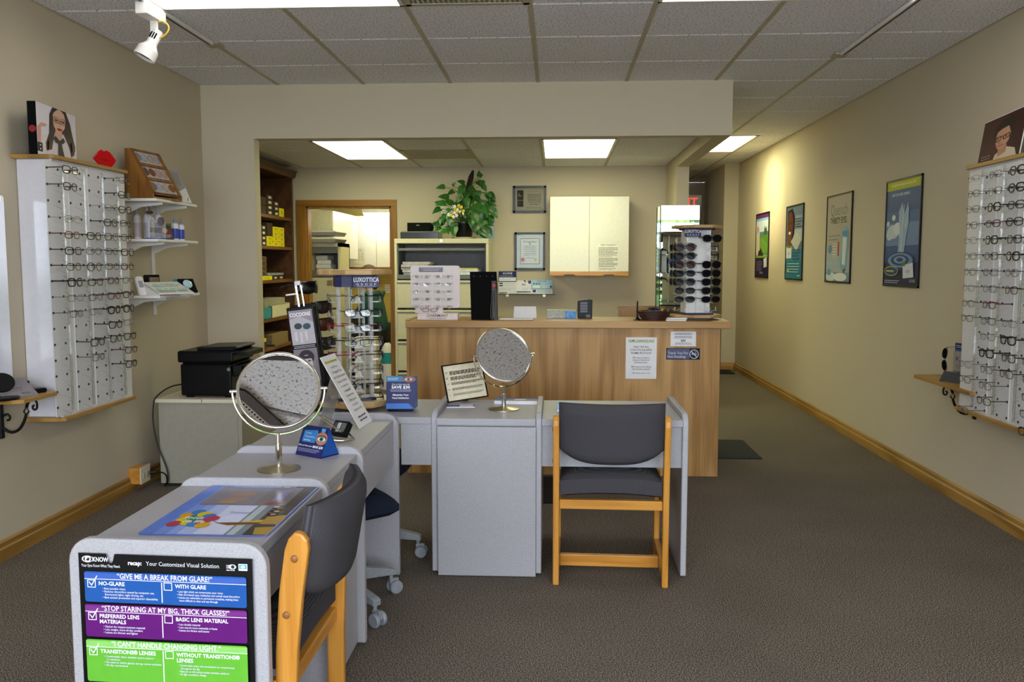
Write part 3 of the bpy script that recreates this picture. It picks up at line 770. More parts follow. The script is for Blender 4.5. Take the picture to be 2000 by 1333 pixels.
# ================================================================== EYEGLASSES
def rim_pts(cx, w, h, p, n=16, drop=0.0):
    pts = []
    for k in range(n):
        a = 2 * math.pi * k / n
        c, s = math.cos(a), math.sin(a)
        x = w / 2 * math.copysign(abs(c) ** (2 / p), c); z = h / 2 * math.copysign(abs(s) ** (2 / p), s)
        if z < 0: x *= 1 - drop * (-z / (h / 2))
        pts.append((cx + x, 0.0016 * (abs(cx + x) / .03) ** 2, z))
    return pts
GP = {}
def glass_parts(style):
    """meshes of one kind of spectacles: front, lens, temple; local front faces -Y"""
    if style in GP: return GP[style]
    col, rr, w, h, p, tl, lensm, drop, thick_t = STY[style]
    m = plain(col, .3 if rr > .0015 else .25, metal=0.0 if rr > .0015 else .6, name='frame_' + col.strip('#'))
    b = MB()
    if rr > 0:
        for s in (-1, 1): b.tube(rim_pts(s * .0335, w, h, p, 16, drop), rr, 5, True, flat=1.3)
    b.tube([(-.0335 + w / 2 - .001, .001, .004), (-.004, -.001, .008), (.004, -.001, .008), (.0335 - w / 2 + .001, .001, .004)], max(rr, .0011), 5)
    for s in (-1, 1):
        b.tube([(s * (.0335 + w / 2 - .001), .004, .007), (s * .0675, .006, .007), (s * .068, .012, .007)], max(rr, .0011) * 1.15, 5)
        b.tube([(s * .009, .002, 0), (s * .008, .008, -.004), (s * .007, .008, -.010)], .0012, 4)
    front = b.mesh('frame_front', m, smooth=True)
    lb = MB(); pts = rim_pts(0, w - .001, h - .001, p, 16, drop); lb.add(pts, [tuple(range(16))])
    lens = lb.mesh('lens', lensm, recalc=False)
    def tmp(s):
        bb = MB()
        if tl < .09: path = [(s * .068, .010, .007), (s * .0685, tl, .007)]; rad = [thick_t, thick_t]
        else:
            path = [(s * .068, .010, .007), (s * .069, tl * .5, .007), (s * .067, tl * .78, .006), (s * .064, tl * .9, -.004), (s * .061, tl, -.022)]; rad = [thick_t, thick_t, thick_t, thick_t * 1.15, thick_t * .8]
        return bb.tube(path, rad, 5, flat=.6).mesh('temple', m, smooth=True)
    GP[style] = (front, lens, tmp(-1), tmp(1))
    return GP[style]
L_ = M['lens']
SUN = plain('#131214', .1, spec=.05, name='dark_sun_lens')
SUNB = plain('#33201a', .1, spec=.05, name='brown_sun_lens')
STY = {  # colour, rim radius, lens w, h, squareness, temple length, lens, drop, temple radius
    'black': ('#141416', .0019, .052, .034, 3.2, .085, L_, .06, .0026),
    'bold': ('#0d0d0f', .0026, .051, .037, 2.8, .085, L_, .08, .0034),
    'gun': ('#4a4a4e', .0011, .051, .031, 3.4, .085, L_, .05, .0017),
    'brown': ('#3d2a26', .0014, .051, .033, 3.0, .085, L_, .06, .0022),
    'wine': ('#4a1a22', .0017, .050, .031, 3.2, .085, L_, .05, .0026),
    'silver': ('#8a8c8e', .0010, .051, .030, 3.2, .085, L_, .05, .0015),
    'round': ('#232022', .0016, .049, .040, 2.2, .085, L_, .05, .0023),
    'rimless': ('#5b5350', 0, .048, .030, 2.8, .13, L_, .05, .0013),
    'blackL': ('#141416', .0018, .050, .032, 3.0, .135, L_, .06, .0024),
    'wineL': ('#8a1830', .0016, .050, .031, 3.0, .135, L_, .06, .0024),
    'gunL': ('#55565a', .0011, .051, .031, 3.2, .135, L_, .05, .0016),
    'sun': ('#0e0d0f', .0026, .056, .043, 2.5, .13, SUN, .10, .0036),
    'sunb': ('#2c1714', .0027, .057, .046, 2.3, .13, SUNB, .10, .0036),
    'sunm': ('#1a191b', .0016, .058, .038, 2.6, .13, SUN, .12, .0022),
}
def glasses(style, label, loc, rz, group, tilt=0, name='eyeglasses', cat='eyeglasses'):
    fr, ln, ta, tb = glass_parts(style)
    t = thing(name, label, cat, loc, rz, group, tilt)
    link('frame_front', fr, t)
    for s in (-1, 1):
        o = link('lens', ln, t); o.location = (s * .0335, .0015, 0)
    link('temple', ta, t); link('temple', tb, t)
    return t

# ================================================================== WALL FRAME BOARDS
COLN = ['leftmost', 'second', 'third', 'fourth']
def frame_board(label, side, xw, xf, y0, y1, z0, z1, cols_y, rows_z):
    """oak-capped white display box on a side wall; side=+1 faces +X, -1 faces -X"""
    t = thing('display_board', label, 'display board', (0, 0, 0), 0, 'eyeglass display boards on the side walls')
    s = side; ch = .0
    def bx(xa, xb, *a): return MB().box(min(xa, xb), max(xa, xb), *a)
    bx(xw, xf - s * .012, y0 + .012, y1 - .012, z0, z1).build('box_body', M['gloss_white'], t, bevel=.004)
    bx(xf - s * .012, xf, y0 + .008, y1 - .008, z0, z1).build('face_panel', plain('#d8d6d3', .5, name='white_face_panel', var=.02), t)
    for z, nm in ((z1, 'top_board'), (z0 - .018, 'bottom_board')):
        MB().prism([(xw, y0 - .03), (xf, y0 - .012), (xf + s * .018, y0), (xf + s * .018, y1), (xf, y1 + .012), (xw, y1 + .03)], z, z + .018, 'z').build(nm, M['oak_y'], t, bevel=.002)
    dz_ = rows_z[0] - rows_z[1]
    for ci, cy in enumerate(cols_y):
        MB().box(min(xf, xf + s * .004), max(xf, xf + s * .004), cy - .078, cy + .05, z0 + .01, z1 - .012).build('acrylic_strip', M['strip'], t)
        g = MB()
        for z in rows_z:
            for yy in (cy - .069, cy + .02):
                g.lathe([(0, 0), (.006, 0), (.006, .003), (0, .003)], 8, T=Matrix.Translation((xf + s * .004, yy, z + .007)) @ Matrix.Rotation(R(90 * s), 4, 'Y'))
        g.build('hole_grommets', plain('#3a332e', .6, name='hole_brown'), t)['kind'] = 'stuff'
        lp = MB()
        for z in rows_z:      # clear holder loops between the rows
            lp.tube([(xf + s * .005, cy - .03, z - .01), (xf + s * .035, cy - .012, z - .03), (xf + s * .045, cy, z - .012), (xf + s * .035, cy + .012, z + .02), (xf + s * .006, cy + .025, z + .03)], .0016, 4)
        lp.build('holder_wires', M['glass'], t)['kind'] = 'stuff'
        MB().tube([(xf + s * .012, cy + .048, z0 + .02), (xf + s * .012, cy + .048, z1 - .02)], .005, 6).build('acrylic_rod', M['glass'], t, smooth=True)
    return t
# left board
LF = -2.345
lrows = [at(103, 333, X=LF).z - k * (at(103, 333, X=LF).z - at(118, 798, X=LF).z) / 15 for k in range(16)]
lcols = [at(px, 480, X=LF + .075).y for px in (143, 184, 219, 248)]
frame_board('white eyeglass display board with oak caps on the left wall', 1, LW + .002, LF, 3.935, 4.625, .617, 1.835, lcols, lrows)
pres = {0: (0, 1, 3, 4, 5, 6, 7, 8, 9), 1: (4, 5, 6, 7, 8, 9, 11, 12), 2: (2, 3, 4, 5, 6, 7, 8, 9, 10, 11), 3: tuple(range(14))}
sty = {(0, 0): 'black', (0, 1): 'black', (0, 3): 'silver', (0, 4): 'wine', (0, 5): 'black', (0, 6): 'brown', (0, 7): 'bold', (0, 8): 'silver', (0, 9): 'gun',
       (1, 4): 'black', (1, 5): 'gun', (1, 6): 'round', (1, 7): 'brown', (1, 8): 'gun', (1, 9): 'silver', (1, 11): 'black', (1, 12): 'gun',
       (2, 2): 'silver', (2, 3): 'black', (2, 4): 'brown', (2, 5): 'gun', (2, 6): 'gun', (2, 7): 'wine', (2, 8): 'wine', (2, 9): 'bold', (2, 10): 'black', (2, 11): 'black',
       (3, 0): 'gun', (3, 1): 'black', (3, 2): 'black', (3, 3): 'brown', (3, 4): 'brown', (3, 5): 'black', (3, 6): 'wine', (3, 7): 'gun', (3, 8): 'black', (3, 9): 'bold', (3, 10): 'silver', (3, 11): 'black', (3, 12): 'wine', (3, 13): 'black'}
DESC = {'black': 'black-framed', 'bold': 'thick black', 'gun': 'gunmetal', 'brown': 'brown-framed', 'wine': 'burgundy', 'silver': 'silver wire', 'round': 'round dark', 'sun': 'black', 'sunb': 'brown', 'sunm': 'thin-rimmed black', 'blackL': 'black', 'wineL': 'red', 'gunL': 'gunmetal', 'rimless': 'rimless'}
for ci, rs in pres.items():
    for r in rs:
        st = sty.get((ci, r), 'gun')
        glasses(st, '%s eyeglasses on the left wall board, %s row from top, %s column' % (DESC[st], NUM[r], COLN[ci]),
                (LF + .082 + random.uniform(-.003, .003), lcols[ci] - .004, lrows[r] + random.uniform(-.003, .002)), R(90 + random.uniform(-4, 4)), 'eyeglasses on the left wall board')
# right board (its near end runs out of the picture)
RF = 2.12
rr0 = at(1896, 350, X=RF - .075).z; rr1 = at(1880, 800, X=RF - .075).z
rrows = [rr0 - k * (rr0 - rr1) / 15 for k in range(16)]
rcols = [at(px, 500, X=RF - .082).y for px in (1893, 1934, 1976)]
rcols.append(rcols[2] - (rcols[1] - rcols[2]) * 1.0)
rcols.append(rcols[3] - (rcols[1] - rcols[2]) * 1.0)
frame_board('white eyeglass display board with oak caps on the right wall', -1, RW - .002, RF, rcols[-1] - .12, at(1893, 330, X=RF).y, .60, 1.83, rcols, rrows)
rp_ = {0: (0, 1, 2, 3, 4, 5, 6, 7, 8, 9, 12, 13, 15), 1: (0, 1, 2, 3, 4, 5, 6, 7, 8, 9, 10, 11, 12, 13, 14), 2: (0, 1, 2, 3, 4, 5, 6, 7, 9, 10, 11, 12), 3: (0, 1, 2, 3, 4, 5, 6, 7, 8, 9, 10, 11, 12, 13, 14, 15), 4: (0, 2, 3, 5, 6, 8, 9, 11)}
rs_ = {0: ['silver', 'gun', 'gun', 'gun', 'silver', 'gun', 'gun', 'silver', 'gun', 'gun', 'gun', 'silver', 'silver', 'gun', 'gun', 'gun'],
       1: ['gun', 'gun', 'bold', 'wine', 'bold', 'brown', 'gun', 'gun', 'wine', 'gun', 'silver', 'bold', 'gun', 'gun', 'brown', 'gun'],
       2: ['bold', 'bold', 'black', 'black', 'black', 'bold', 'gun', 'brown', 'gun', 'silver', 'bold', 'black', 'brown', 'gun', 'gun', 'gun'],
       3: ['bold', 'bold', 'black', 'brown', 'gun', 'gun', 'gun', 'bold', 'silver', 'brown', 'brown', 'gun', 'brown', 'gun', 'gun', 'black'], 4: ['gun'] * 16}
RCN = ['farthest', 'second farthest', 'third farthest', 'fourth farthest', 'nearest']
for ci, rs in rp_.items():
    for r in rs:
        st = rs_[ci][r]
        glasses(st, '%s eyeglasses on right wall board, %s row from top, %s column' % (DESC[st], NUM[r], RCN[ci]),
                (RF - .082 + random.uniform(-.003, .003), rcols[ci], rrows[r] + random.uniform(-.003, .002)), R(-90 + random.uniform(-4, 4)), 'eyeglasses on the right wall board')

# ================================================================== ROTATING RACKS
def octo(r, ch=.42):
    pts = []
    for k in range(4):
        a = R(90 * k + 45)
        for d in (-ch * .5, ch * .5): pts.append((r * math.cos(a + d) * 1.05, r * math.sin(a + d) * 1.05))
    return pts
def luxo_sign(par, W, H, x, y, z, rz):
    o = MB().box(0, W, 0, .004, 0, H).build('sign_plate', M['navy'], par, bevel=.0015)
    o.location = (x, y, z); o.rotation_euler = (0, 0, rz)
    art(o, 'lettering', W, H, (84, 36), [('t', '#e6e4ea', 42, 18, 19, 'LUXOTTICA', 'CENTER', .015, .78), ('t', '#d8d6de', 42, 29, 9, 'G  R  O  U  P', 'CENTER', .01, 1.25), ('r', '#c9c7d0', 12, 31.5, 72, 32.3)])
    return o
RZ0, RZ1 = DT, at(700, 532, Y=3.86).z
rc = at(700, 793, Z=DT); RC = (rc.x, 3.87)
rk = thing('rotating_rack', 'tall rotating acrylic eyeglass rack with wooden ends on the corner desk', 'display rack', (RC[0], RC[1], DT), R(20))
TL = RZ1 - DT
MB().lathe([(0, 0), (.09, 0), (.09, .018), (0, .018)], 28).build('turntable', M['dgrey'], rk, smooth=30)
MB().prism(octo(.17, .9), .018, .042, 'z').build('base_board', M['light_wood'], rk, bevel=.006)
MB().prism(octo(.165, .9), TL - .012, TL + .012, 'z').build('top_board', M['light_wood'], rk, bevel=.006)
MB().prism(octo(.10, .3), .042, .05, 'z').build('foot_plate', M['navy'], rk)
MB().prism(octo(.105, .3), TL - .065, TL - .012, 'z').build('head_band', M['navy'], rk)
for k in range(8):
    a = R(45 * k + 22.5)
    MB().box(-.007, .007, -.0035, .0035, .05, TL - .012, T=Matrix.Rotation(a, 4, 'Z') @ Matrix.Translation((.078, 0, 0))).build('acrylic_post', M['acry'], rk)
luxo_sign(rk, .115, .05, -.02, -.125, TL - .066, R(-18))
tiers = [TL - .115 - i * .066 for i in range(8)]
faces = [(-90, 1), (180, 1), (0, 1), (90, 1)]
for fi, (fa, _) in enumerate(faces):
    for ti, z in enumerate(tiers):
        T = Matrix.Rotation(R(fa), 4, 'Z') @ Matrix.Translation((.088, 0, z))
        hb_ = MB().box(-.01, .022, -.028, .028, -.022, -.018, T=T)
        hb_.add([(.022, -.02, -.02), (.022, .02, -.02), (.026, .006, .008), (.026, -.006, .008), (.03, -.02, -.02), (.03, .02, -.02), (.03, .006, .008), (.03, -.006, .008)], [(0, 1, 2, 3), (7, 6, 5, 4), (0, 4, 5, 1), (1, 5, 6, 2), (2, 6, 7, 3), (3, 7, 4, 0)], 0, T)
        hb_.build('nose_holder', M['acry'], rk)
FN = {-90: 'front', 180: 'left', 0: 'right'}
lay = {180: {0: 'gunL', 2: 'wineL', 3: 'blackL', 4: 'wineL', 6: 'blackL', 7: 'gunL'}, 0: {0: 'blackL', 1: 'blackL', 2: 'blackL', 3: 'blackL', 4: 'blackL', 5: 'gunL', 6: 'blackL', 7: 'blackL'}, -90: {1: 'blackL', 2: 'gunL', 3: 'gunL'}}
for fa, d in lay.items():
    for ti, st in d.items():
        a = R(fa + 20); rad = .088 + .034
        glasses(st, '%s eyeglasses on the corner desk rack, %s side, %s tier from top' % (DESC[st], FN[fa], NUM[ti]),
                (RC[0] + rad * math.cos(a), RC[1] + rad * math.sin(a), DT + tiers[ti] + .002), a + R(90), 'eyeglasses on the corner desk rack')

# sunglasses tower on the counter
sc = at(1366, 627, Z=TOPZ); SC = (sc.x, 5.63)
SH = at(1366, 441, Y=5.63).z - TOPZ
sk = thing('sunglasses_rack', 'rotating sunglasses rack with white core and wooden ends on the counter', 'display rack', (SC[0], SC[1], TOPZ), R(8))
MB().lathe([(0, 0), (.11, 0), (.12, .008), (.11, .014), (0, .014)], 28).build('turntable', M['acry'], sk, smooth=30)
MB().prism(octo(.155, .9), .014, .034, 'z').build('base_board', M['light_wood'], sk, bevel=.005)
MB().prism(octo(.155, .9), SH - .02, SH, 'z').build('top_board', M['light_wood'], sk, bevel=.005)
MB().prism(octo(.115, .35), .034, .044, 'z').build('foot_plate', M['navy'], sk)
MB().prism(octo(.115, .35), SH - .03, SH - .02, 'z').build('head_band', M['navy'], sk)
MB().box(-.078, .078, -.05, .07, .044, SH - .03).build('white_core', M['white'], sk)
for k in range(4):
    for s in (-1, 1):
        MB().box(-.004, .004, -.003, .003, .044, SH - .02, T=Matrix.Rotation(R(90 * k), 4, 'Z') @ Matrix.Translation((.095, s * .03, 0))).build('acrylic_post', M['glass'], sk)
luxo_sign(sk, .105, .05, -.115, -.125, SH - .075, 0)
st_n = 9
stz = [SH - .085 - i * (SH - .14) / 8.4 for i in range(st_n)]
scols = {'left front': ((-.085, -.105), -10, {1: 'sunb', 2: 'sun', 3: 'sunb', 4: 'sunm', 5: 'sun', 6: 'sunm', 7: 'sunm'}), 'right front': ((.082, -.10), 12, {0: 'sun', 3: 'sun', 4: 'sun', 5: 'sun', 6: 'sun', 7: 'sunm'}),
         'right': ((.145, .02), 80, {0: 'sun', 1: 'sunm', 2: 'sun', 3: 'sun', 4: 'sun', 5: 'sun', 6: 'sun'}), 'left': ((-.15, -.02), -72, {1: 'sun', 2: 'sun', 3: 'sun', 4: 'sun', 5: 'sun'})}
for nm, ((dx, dy), fr_, d) in scols.items():
    for ti in range(st_n):
        T = Matrix.Rotation(R(-8), 4, 'Z') @ Matrix.Translation((dx * .85, dy * .85, stz[ti])) @ Matrix.Rotation(R(fr_ - 90), 4, 'Z')
        MB().box(-.012, .016, -.02, .02, -.022, -.019, T=T).box(.006, .012, -.006, .006, -.02, .004, T=T).build('nose_holder', M['acry'], sk)
    for ti, st in d.items():
        glasses(st, '%s sunglasses on the counter rack, %s side, %s tier from top' % (DESC[st], nm, NUM[ti]),
                (SC[0] + dx, SC[1] + dy, TOPZ + stz[ti]), R(fr_ + random.uniform(-4, 4)), 'sunglasses on the counter rack', name='sunglasses', cat='sunglasses')

# white frame panel (rimless frames) on the counter
cx0 = at(803, 626, Y=5.52).x; cx1 = at(896, 626, Y=5.52).x; cw = cx1 - cx0
cp = thing('frame_panel_stand', 'white acrylic rimless frame stand at the left end of the counter', 'display stand', (cx0, 5.46, TOPZ))
zt = at(850, 519, Y=5.5).z - TOPZ
MB().box(.05, cw - .0, .0, .10, 0, .042).build('base_block', plain('#ecdfdb', .35, name='pinkish_white'), cp, bevel=.003)
art(cp, 'lettering', cw - .05, .042, (78, 14), [('t', '#4a4448', 39, 7.2, 8, 'CHARMANT', 'CENTER', .01, .95), ('t', '#6a6468', 39, 11.6, 3.6, 'TITANIUM PERFECTION', 'CENTER', .0, .9)], .05, 0, 0)
MB().box(.03, .21, .045, .055, .042, .11).build('neck', plain('#ecdfdb', .35, name='pinkish_white'), cp)
MB().prism(rrect(0, cw + .01, .075, zt, .018, 5), .05, .058, 'y').build('back_panel', plain('#e9dcd8', .35, name='pink_white_panel', var=.02), cp, bevel=.002)
art(cp, 'header_strip', .155, .03, (50, 10), [('r', '#8e8892', 0, 0, 50, 10), ('l', '#d9d3da', 4, 2.5, 46, 2, 3.2, 1.1, True)], .055, zt - .042, .05)
rowz = [zt - .072 - i * .0485 for i in range(5)]
for i, z in enumerate(rowz):
    for j in (0, 1):
        xx = .075 + j * .14
        MB().box(xx - .045, xx - .025, .03, .05, z - .006, z + .01).box(xx + .025, xx + .045, .03, .05, z - .006, z + .01).build('frame_clip', M['acry'], cp)
        glasses('rimless', 'rimless eyeglasses on the white stand, %s row from top, %s of pair' % (NUM[i], ('left', 'right')[j]), (cx0 + xx, 5.46 + .022, TOPZ + z), R(random.uniform(-5, 5)), 'rimless frames on the white counter stand').scale = (.86, .25, .86)
glasses('wineL', 'dark red folded eyeglasses lying at the foot of the white stand', (cx0 + .13, 5.47, TOPZ + .062), R(180), None, R(20)).scale = (.8, .4, .8)
# black cord board
kx = at(921, 626, Y=5.50); k1 = at(973, 626, Y=5.5)
kb = thing('cord_board', 'tall black easel board with hanging eyeglass cords on the counter', 'display board', (kx.x, 5.48, TOPZ), 0, None, R(-8))
kh = (at(940, 530, Y=5.53).z - TOPZ) * 1.0; kw = k1.x - kx.x
MB().prism([(0, 0), (kw, 0), (kw - .012, kh), (-.012, kh)], 0, .012, 'y').build('board', M['mblack'], kb)
MB().add([(kw / 2 - .03, .012, .22), (kw / 2 + .03, .012, .22), (kw / 2 + .03, .10, .014), (kw / 2 - .03, .10, .014), (kw / 2 - .03, .016, .22), (kw / 2 + .03, .016, .22), (kw / 2 + .03, .104, .014), (kw / 2 - .03, .104, .014)], [(0, 1, 2, 3), (7, 6, 5, 4), (0, 4, 5, 1), (1, 5, 6, 2), (2, 6, 7, 3), (3, 7, 4, 0)]).build('easel_leg', M['mblack'], kb)
for q in range(4):
    MB().tube([(.012 + q * .04, -.003, kh - .03), (.018 + q * .04, -.003, kh - .03)], .0025, 6).build('peg', M['grey'], kb)
MB().box(kw - .042, kw - .015, -.004, 0, kh - .115, kh - .06).build('cord_card', M['dgrey'], kb)
MB().lathe([(0, 0), (.011, 0), (.011, .003), (0, .003)], 16, T=Matrix.Translation((kw - .027, -.004, kh - .09)) @ Matrix.Rotation(R(90), 4, 'X')).build('red_dot', plain('#c01418', .4, name='red_print'), kb)
for q, dx in enumerate((0, .007, .014, .020)):
    zb = kh - .30 - q * .015
    MB().tube([(kw - .038 + dx, -.004, kh - .112), (kw - .046 + dx * 1.6, -.005, zb + .05), (kw - .045 + dx * 1.6, -.005, zb), (kw - .036 + dx * 1.5, -.005, zb - .006), (kw - .03 + dx * 1.3, -.005, zb + .006), (kw - .032 + dx, -.004, kh - .112)], .0013, 5).build('cord', plain('#8d8a86', .5, name='grey_cord'), kb, smooth=True)

# fit-over sunglasses tower on the corner desk
qx = at(600, 790, Z=DT)
q0 = Vector((-1.085, 3.80, DT))
ck = thing('sunglasses_tower', 'leaning black sunglasses tower with grey portrait panel beside the large mirror', 'display rack', (q0.x, q0.y, q0.z), R(-2), None, 0, R(-7.0))
hh = .47
MB().box(-.07, .07, -.045, .045, 0, .02).build('base_plate', M['black'], ck, bevel=.004)
MB().box(-.062, .062, -.02, .02, .02, hh).build('frame_panel', M['black'], ck, bevel=.004)
MB().box(-.05, .066, .02, .035, .03, hh + .008).build('rear_panel', M['black'], ck, bevel=.003)
GREY = ['#4b464c', '#8b8389', '#b9b1b6', '#d8d2d6', '#26232a']
art(ck, 'panel_print', .108, hh - .05, (54, 212), [
    ('r', '#9a9097', 0, 0, 54, 78), ('p', '#b9b0b6', [(0, 20), (25, 14), (54, 30), (54, 78), (0, 78)]), ('t', '#f0eef0', 2, 14, 12, 'COCOONS', 'LEFT', .03, .78),
    ('e', '#3a4650', 18, 36, 9, 7), ('e', '#3f5660', 38, 38, 9, 7), ('r', '#d0c8cc', 8, 48, 14, 70), ('r', '#d0c8cc', 20, 50, 25, 74), ('r', '#cfc6ca', 32, 48, 37, 70),
    ('r', '#1b191d', 0, 78, 54, 88), ('l', '#c9c5c9', 3, 80.5, 51, 2, 3.6, 1.4), ('r', '#877d84', 0, 88, 54, 212),
    ('e', '#8f868c', 28, 122, 20, 28), ('e', '#3c363c', 28, 108, 18, 17), ('e', '#cbbfc4', 28, 122, 13, 20), ('e', '#5b5258', 22, 116, 4, 2), ('e', '#5b5258', 34, 116, 4, 2), ('r', '#3a343a', 16, 104, 41, 111), ('e', '#5e4f56', 28, 134, 6, 2.4), ('r', '#e6dfe2', 24, 133, 32, 135), ('p', '#b3a8ae', [(22, 140), (35, 140), (40, 156), (16, 156)]),
    ('p', '#2c282d', [(2, 168), (18, 150), (40, 150), (54, 165), (54, 212), (0, 212)]), ('l', '#e0dce0', 10, 168, 48, 4, 10, 2.6)], -.054, .02 + .015, -.0205)
MB().tube([(-.01, .005, hh - .01), (-.012, .005, hh + .10)], .006, 8).build('mast', M['chrome'], ck, smooth=True)
MB().tube([(.012, .01, hh - .01), (.010, .01, hh + .095)], .005, 8).build('mast', M['chrome'], ck, smooth=True)
MB().box(-.014, .012, -.004, .012, hh + .095, hh + .115).build('mast_cap', M['gloss_white'], ck, bevel=.003)
MB().box(-.06, -.012, -.004, .01, hh + .055, hh + .062).build('price_tag', M['paper'], ck)
FO = {}
def fitover(colour, label, loc, rz, tilt):
    key = colour
    if key not in FO:
        m = plain(colour, .12, spec=.6, name='fitover_' + colour.strip('#'))
        b = MB(); n = 20
        vs = []
        for j in range(7):
            v = -1 + 2 * j / 6
            for i in range(n + 1):
                u = -1 + 2 * i / n; a = u * 1.15
                hgt = .031 * (1 - .25 * abs(u) ** 3) * (1 - (.35 * (1 - abs(u * 2.2)) if (v < 0 and abs(u) < .45) else 0))
                vs.append((.075 * math.sin(a) / math.sin(1.15), .055 * (1 - math.cos(a)) / (1 - math.cos(1.15)) + .006 * v * v, v * hgt))
        fs = [(j * (n + 1) + i, j * (n + 1) + i + 1, (j + 1) * (n + 1) + i + 1, (j + 1) * (n + 1) + i) for j in range(6) for i in range(n)]
        f = b.add(vs, fs).mesh('wrap_front', m, smooth=60, recalc=False)
        tm = [MB().tube([(s * .075, .052, .012), (s * .074, .10, .012), (s * .068, .15, -.002)], [.008, .006, .004], 6, flat=.4).mesh('temple', m, smooth=True) for s in (-1, 1)]
        FO[key] = (f, tm)
    f, tm = FO[key]
    t = thing('fitover_sunglasses', label, 'sunglasses', loc, rz, 'fit-over sunglasses on the leaning tower', tilt)
    o = link('wrap_front', f, t); o.modifiers.new('shell', 'SOLIDIFY').thickness = .003
    for q in tm: link('temple', q, t)
fcol = [('#0c0b0d', 'glossy black', (612, 562)), ('#1d1210', 'dark brown', (630, 600)), ('#3a1708', 'amber brown', (634, 633)), ('#241c16', 'smoky brown', (637, 670)), ('#0e0a14', 'black with violet sheen', (640, 703)), ('#0e1f38', 'dark blue', (643, 737))]
for i, (c, nm, (px, py)) in enumerate(fcol):
    p = at(px + (16 if i else 6), py, Y=3.90)
    fitover(c, '%s fit-over sunglasses on the leaning tower, %s from top' % (nm, NUM[i]), (p.x, p.y, p.z), R(78), 0)
# ================================================================== TABLE MIRRORS
def table_mirror(label, loc, centre, nrm, rad, base_r, curv):
    t = thing('table_mirror', label, 'mirror', loc, 0, 'round chrome table mirrors')
    c = Vector(centre) - Vector(loc); n = Vector(nrm).normalized()
    ax = Vector((-n.y, n.x, 0)).normalized()             # pivot axis
    if ax.x < 0: ax = -ax
    up = n.cross(ax).normalized()
    if up.z < 0: up = -up
    Mx = Matrix((ax, -n, up)).transposed().to_4x4(); Mx.translation = c   # local: x axis, y away from viewer, z up in disc
    MB().lathe([(0, 0), (base_r, 0), (base_r, .004), (base_r * .5, .009), (.014, .014), (0, .014)], 40).build('base', M['steel'], t, smooth=35)
    zf = c.z - rad - .018
    MB().tube([(0, 0, .012), (0, 0, zf - .03)], .0105, 16).build('stem', M['chrome'], t, smooth=40)
    MB().tube([(0, 0, zf - .03), (0, 0, zf + .004)], .008, 12).build('collar', M['chrome'], t, smooth=40)
    k = rad + .016
    fk = [tuple(ax * (k * math.cos(a)) + Vector((0, 0, c.z + k * math.sin(a)))) for a in [R(180 + 180 * i / 28) for i in range(29)]]
    fk = [(p[0] + c.x, p[1] + c.y, p[2]) for p in fk]
    MB().tube(fk, .0038, 8).build('fork', M['chrome'], t, smooth=True)
    for s in (-1, 1):
        q = c + ax * s * (rad + .004)
        MB().tube([q - ax * s * .006, q + ax * s * .02], .005, 10).build('pivot_pin', M['chrome'], t, smooth=40)
    ring = MB().tube([(rad * math.cos(a), 0, rad * math.sin(a)) for a in [2 * math.pi * i / 48 for i in range(48)]], .0055, 10, True, T=Mx)
    hd = ring.build('rim', M['chrome'], t, smooth=True)
    g = MB(); vs = []; fs = []; nr = 14; ns = 48
    vs.append((0, curv, 0))
    for i in range(1, nr + 1):
        r = rad * i / nr
        for j in range(ns):
            a = 2 * math.pi * j / ns; vs.append((r * math.cos(a), curv * (1 - (i / nr) ** 2), r * math.sin(a)))
    fs += [(0, 1 + (j + 1) % ns, 1 + j) for j in range(ns)]
    for i in range(nr - 1):
        for j in range(ns):
            a = 1 + i * ns; fs.append((a + j, a + (j + 1) % ns, a + ns + (j + 1) % ns, a + ns + j))
    g.add(vs, fs, T=Mx).build('mirror_glass', M['mirror'], hd, smooth=80, recalc=False)
    g = MB(); g.lathe([(0, .0), (rad - .003, .0), (rad - .003, .006), (0, .012)], 40, T=Mx @ Matrix.Rotation(R(-90), 4, 'X') @ Matrix.Translation((0, 0, curv + .001))).build('back_plate', M['chrome'], hd, smooth=40)
def dirn(elev, azx, azy):
    v = Vector((azx, azy, 0)).normalized(); return (v.x * math.cos(R(elev)), v.y * math.cos(R(elev)), math.sin(R(elev)))
pb = at(545, 917, Z=DT); pcn = at(545, 762, Y=pb.y)
table_mirror('large round chrome mirror on the left desk pedestal', (pb.x, pb.y, DT), pcn, dirn(29, .314, -.949), .126, .068, .0012)
pb2 = at(984, 800, Z=DT); pcn2 = at(984, 694, Y=pb2.y)
table_mirror('smaller tilted round chrome mirror on the right desk pedestal', (pb2.x, pb2.y, DT), pcn2, (.38, -.777, .44), .128, .07, .0012)

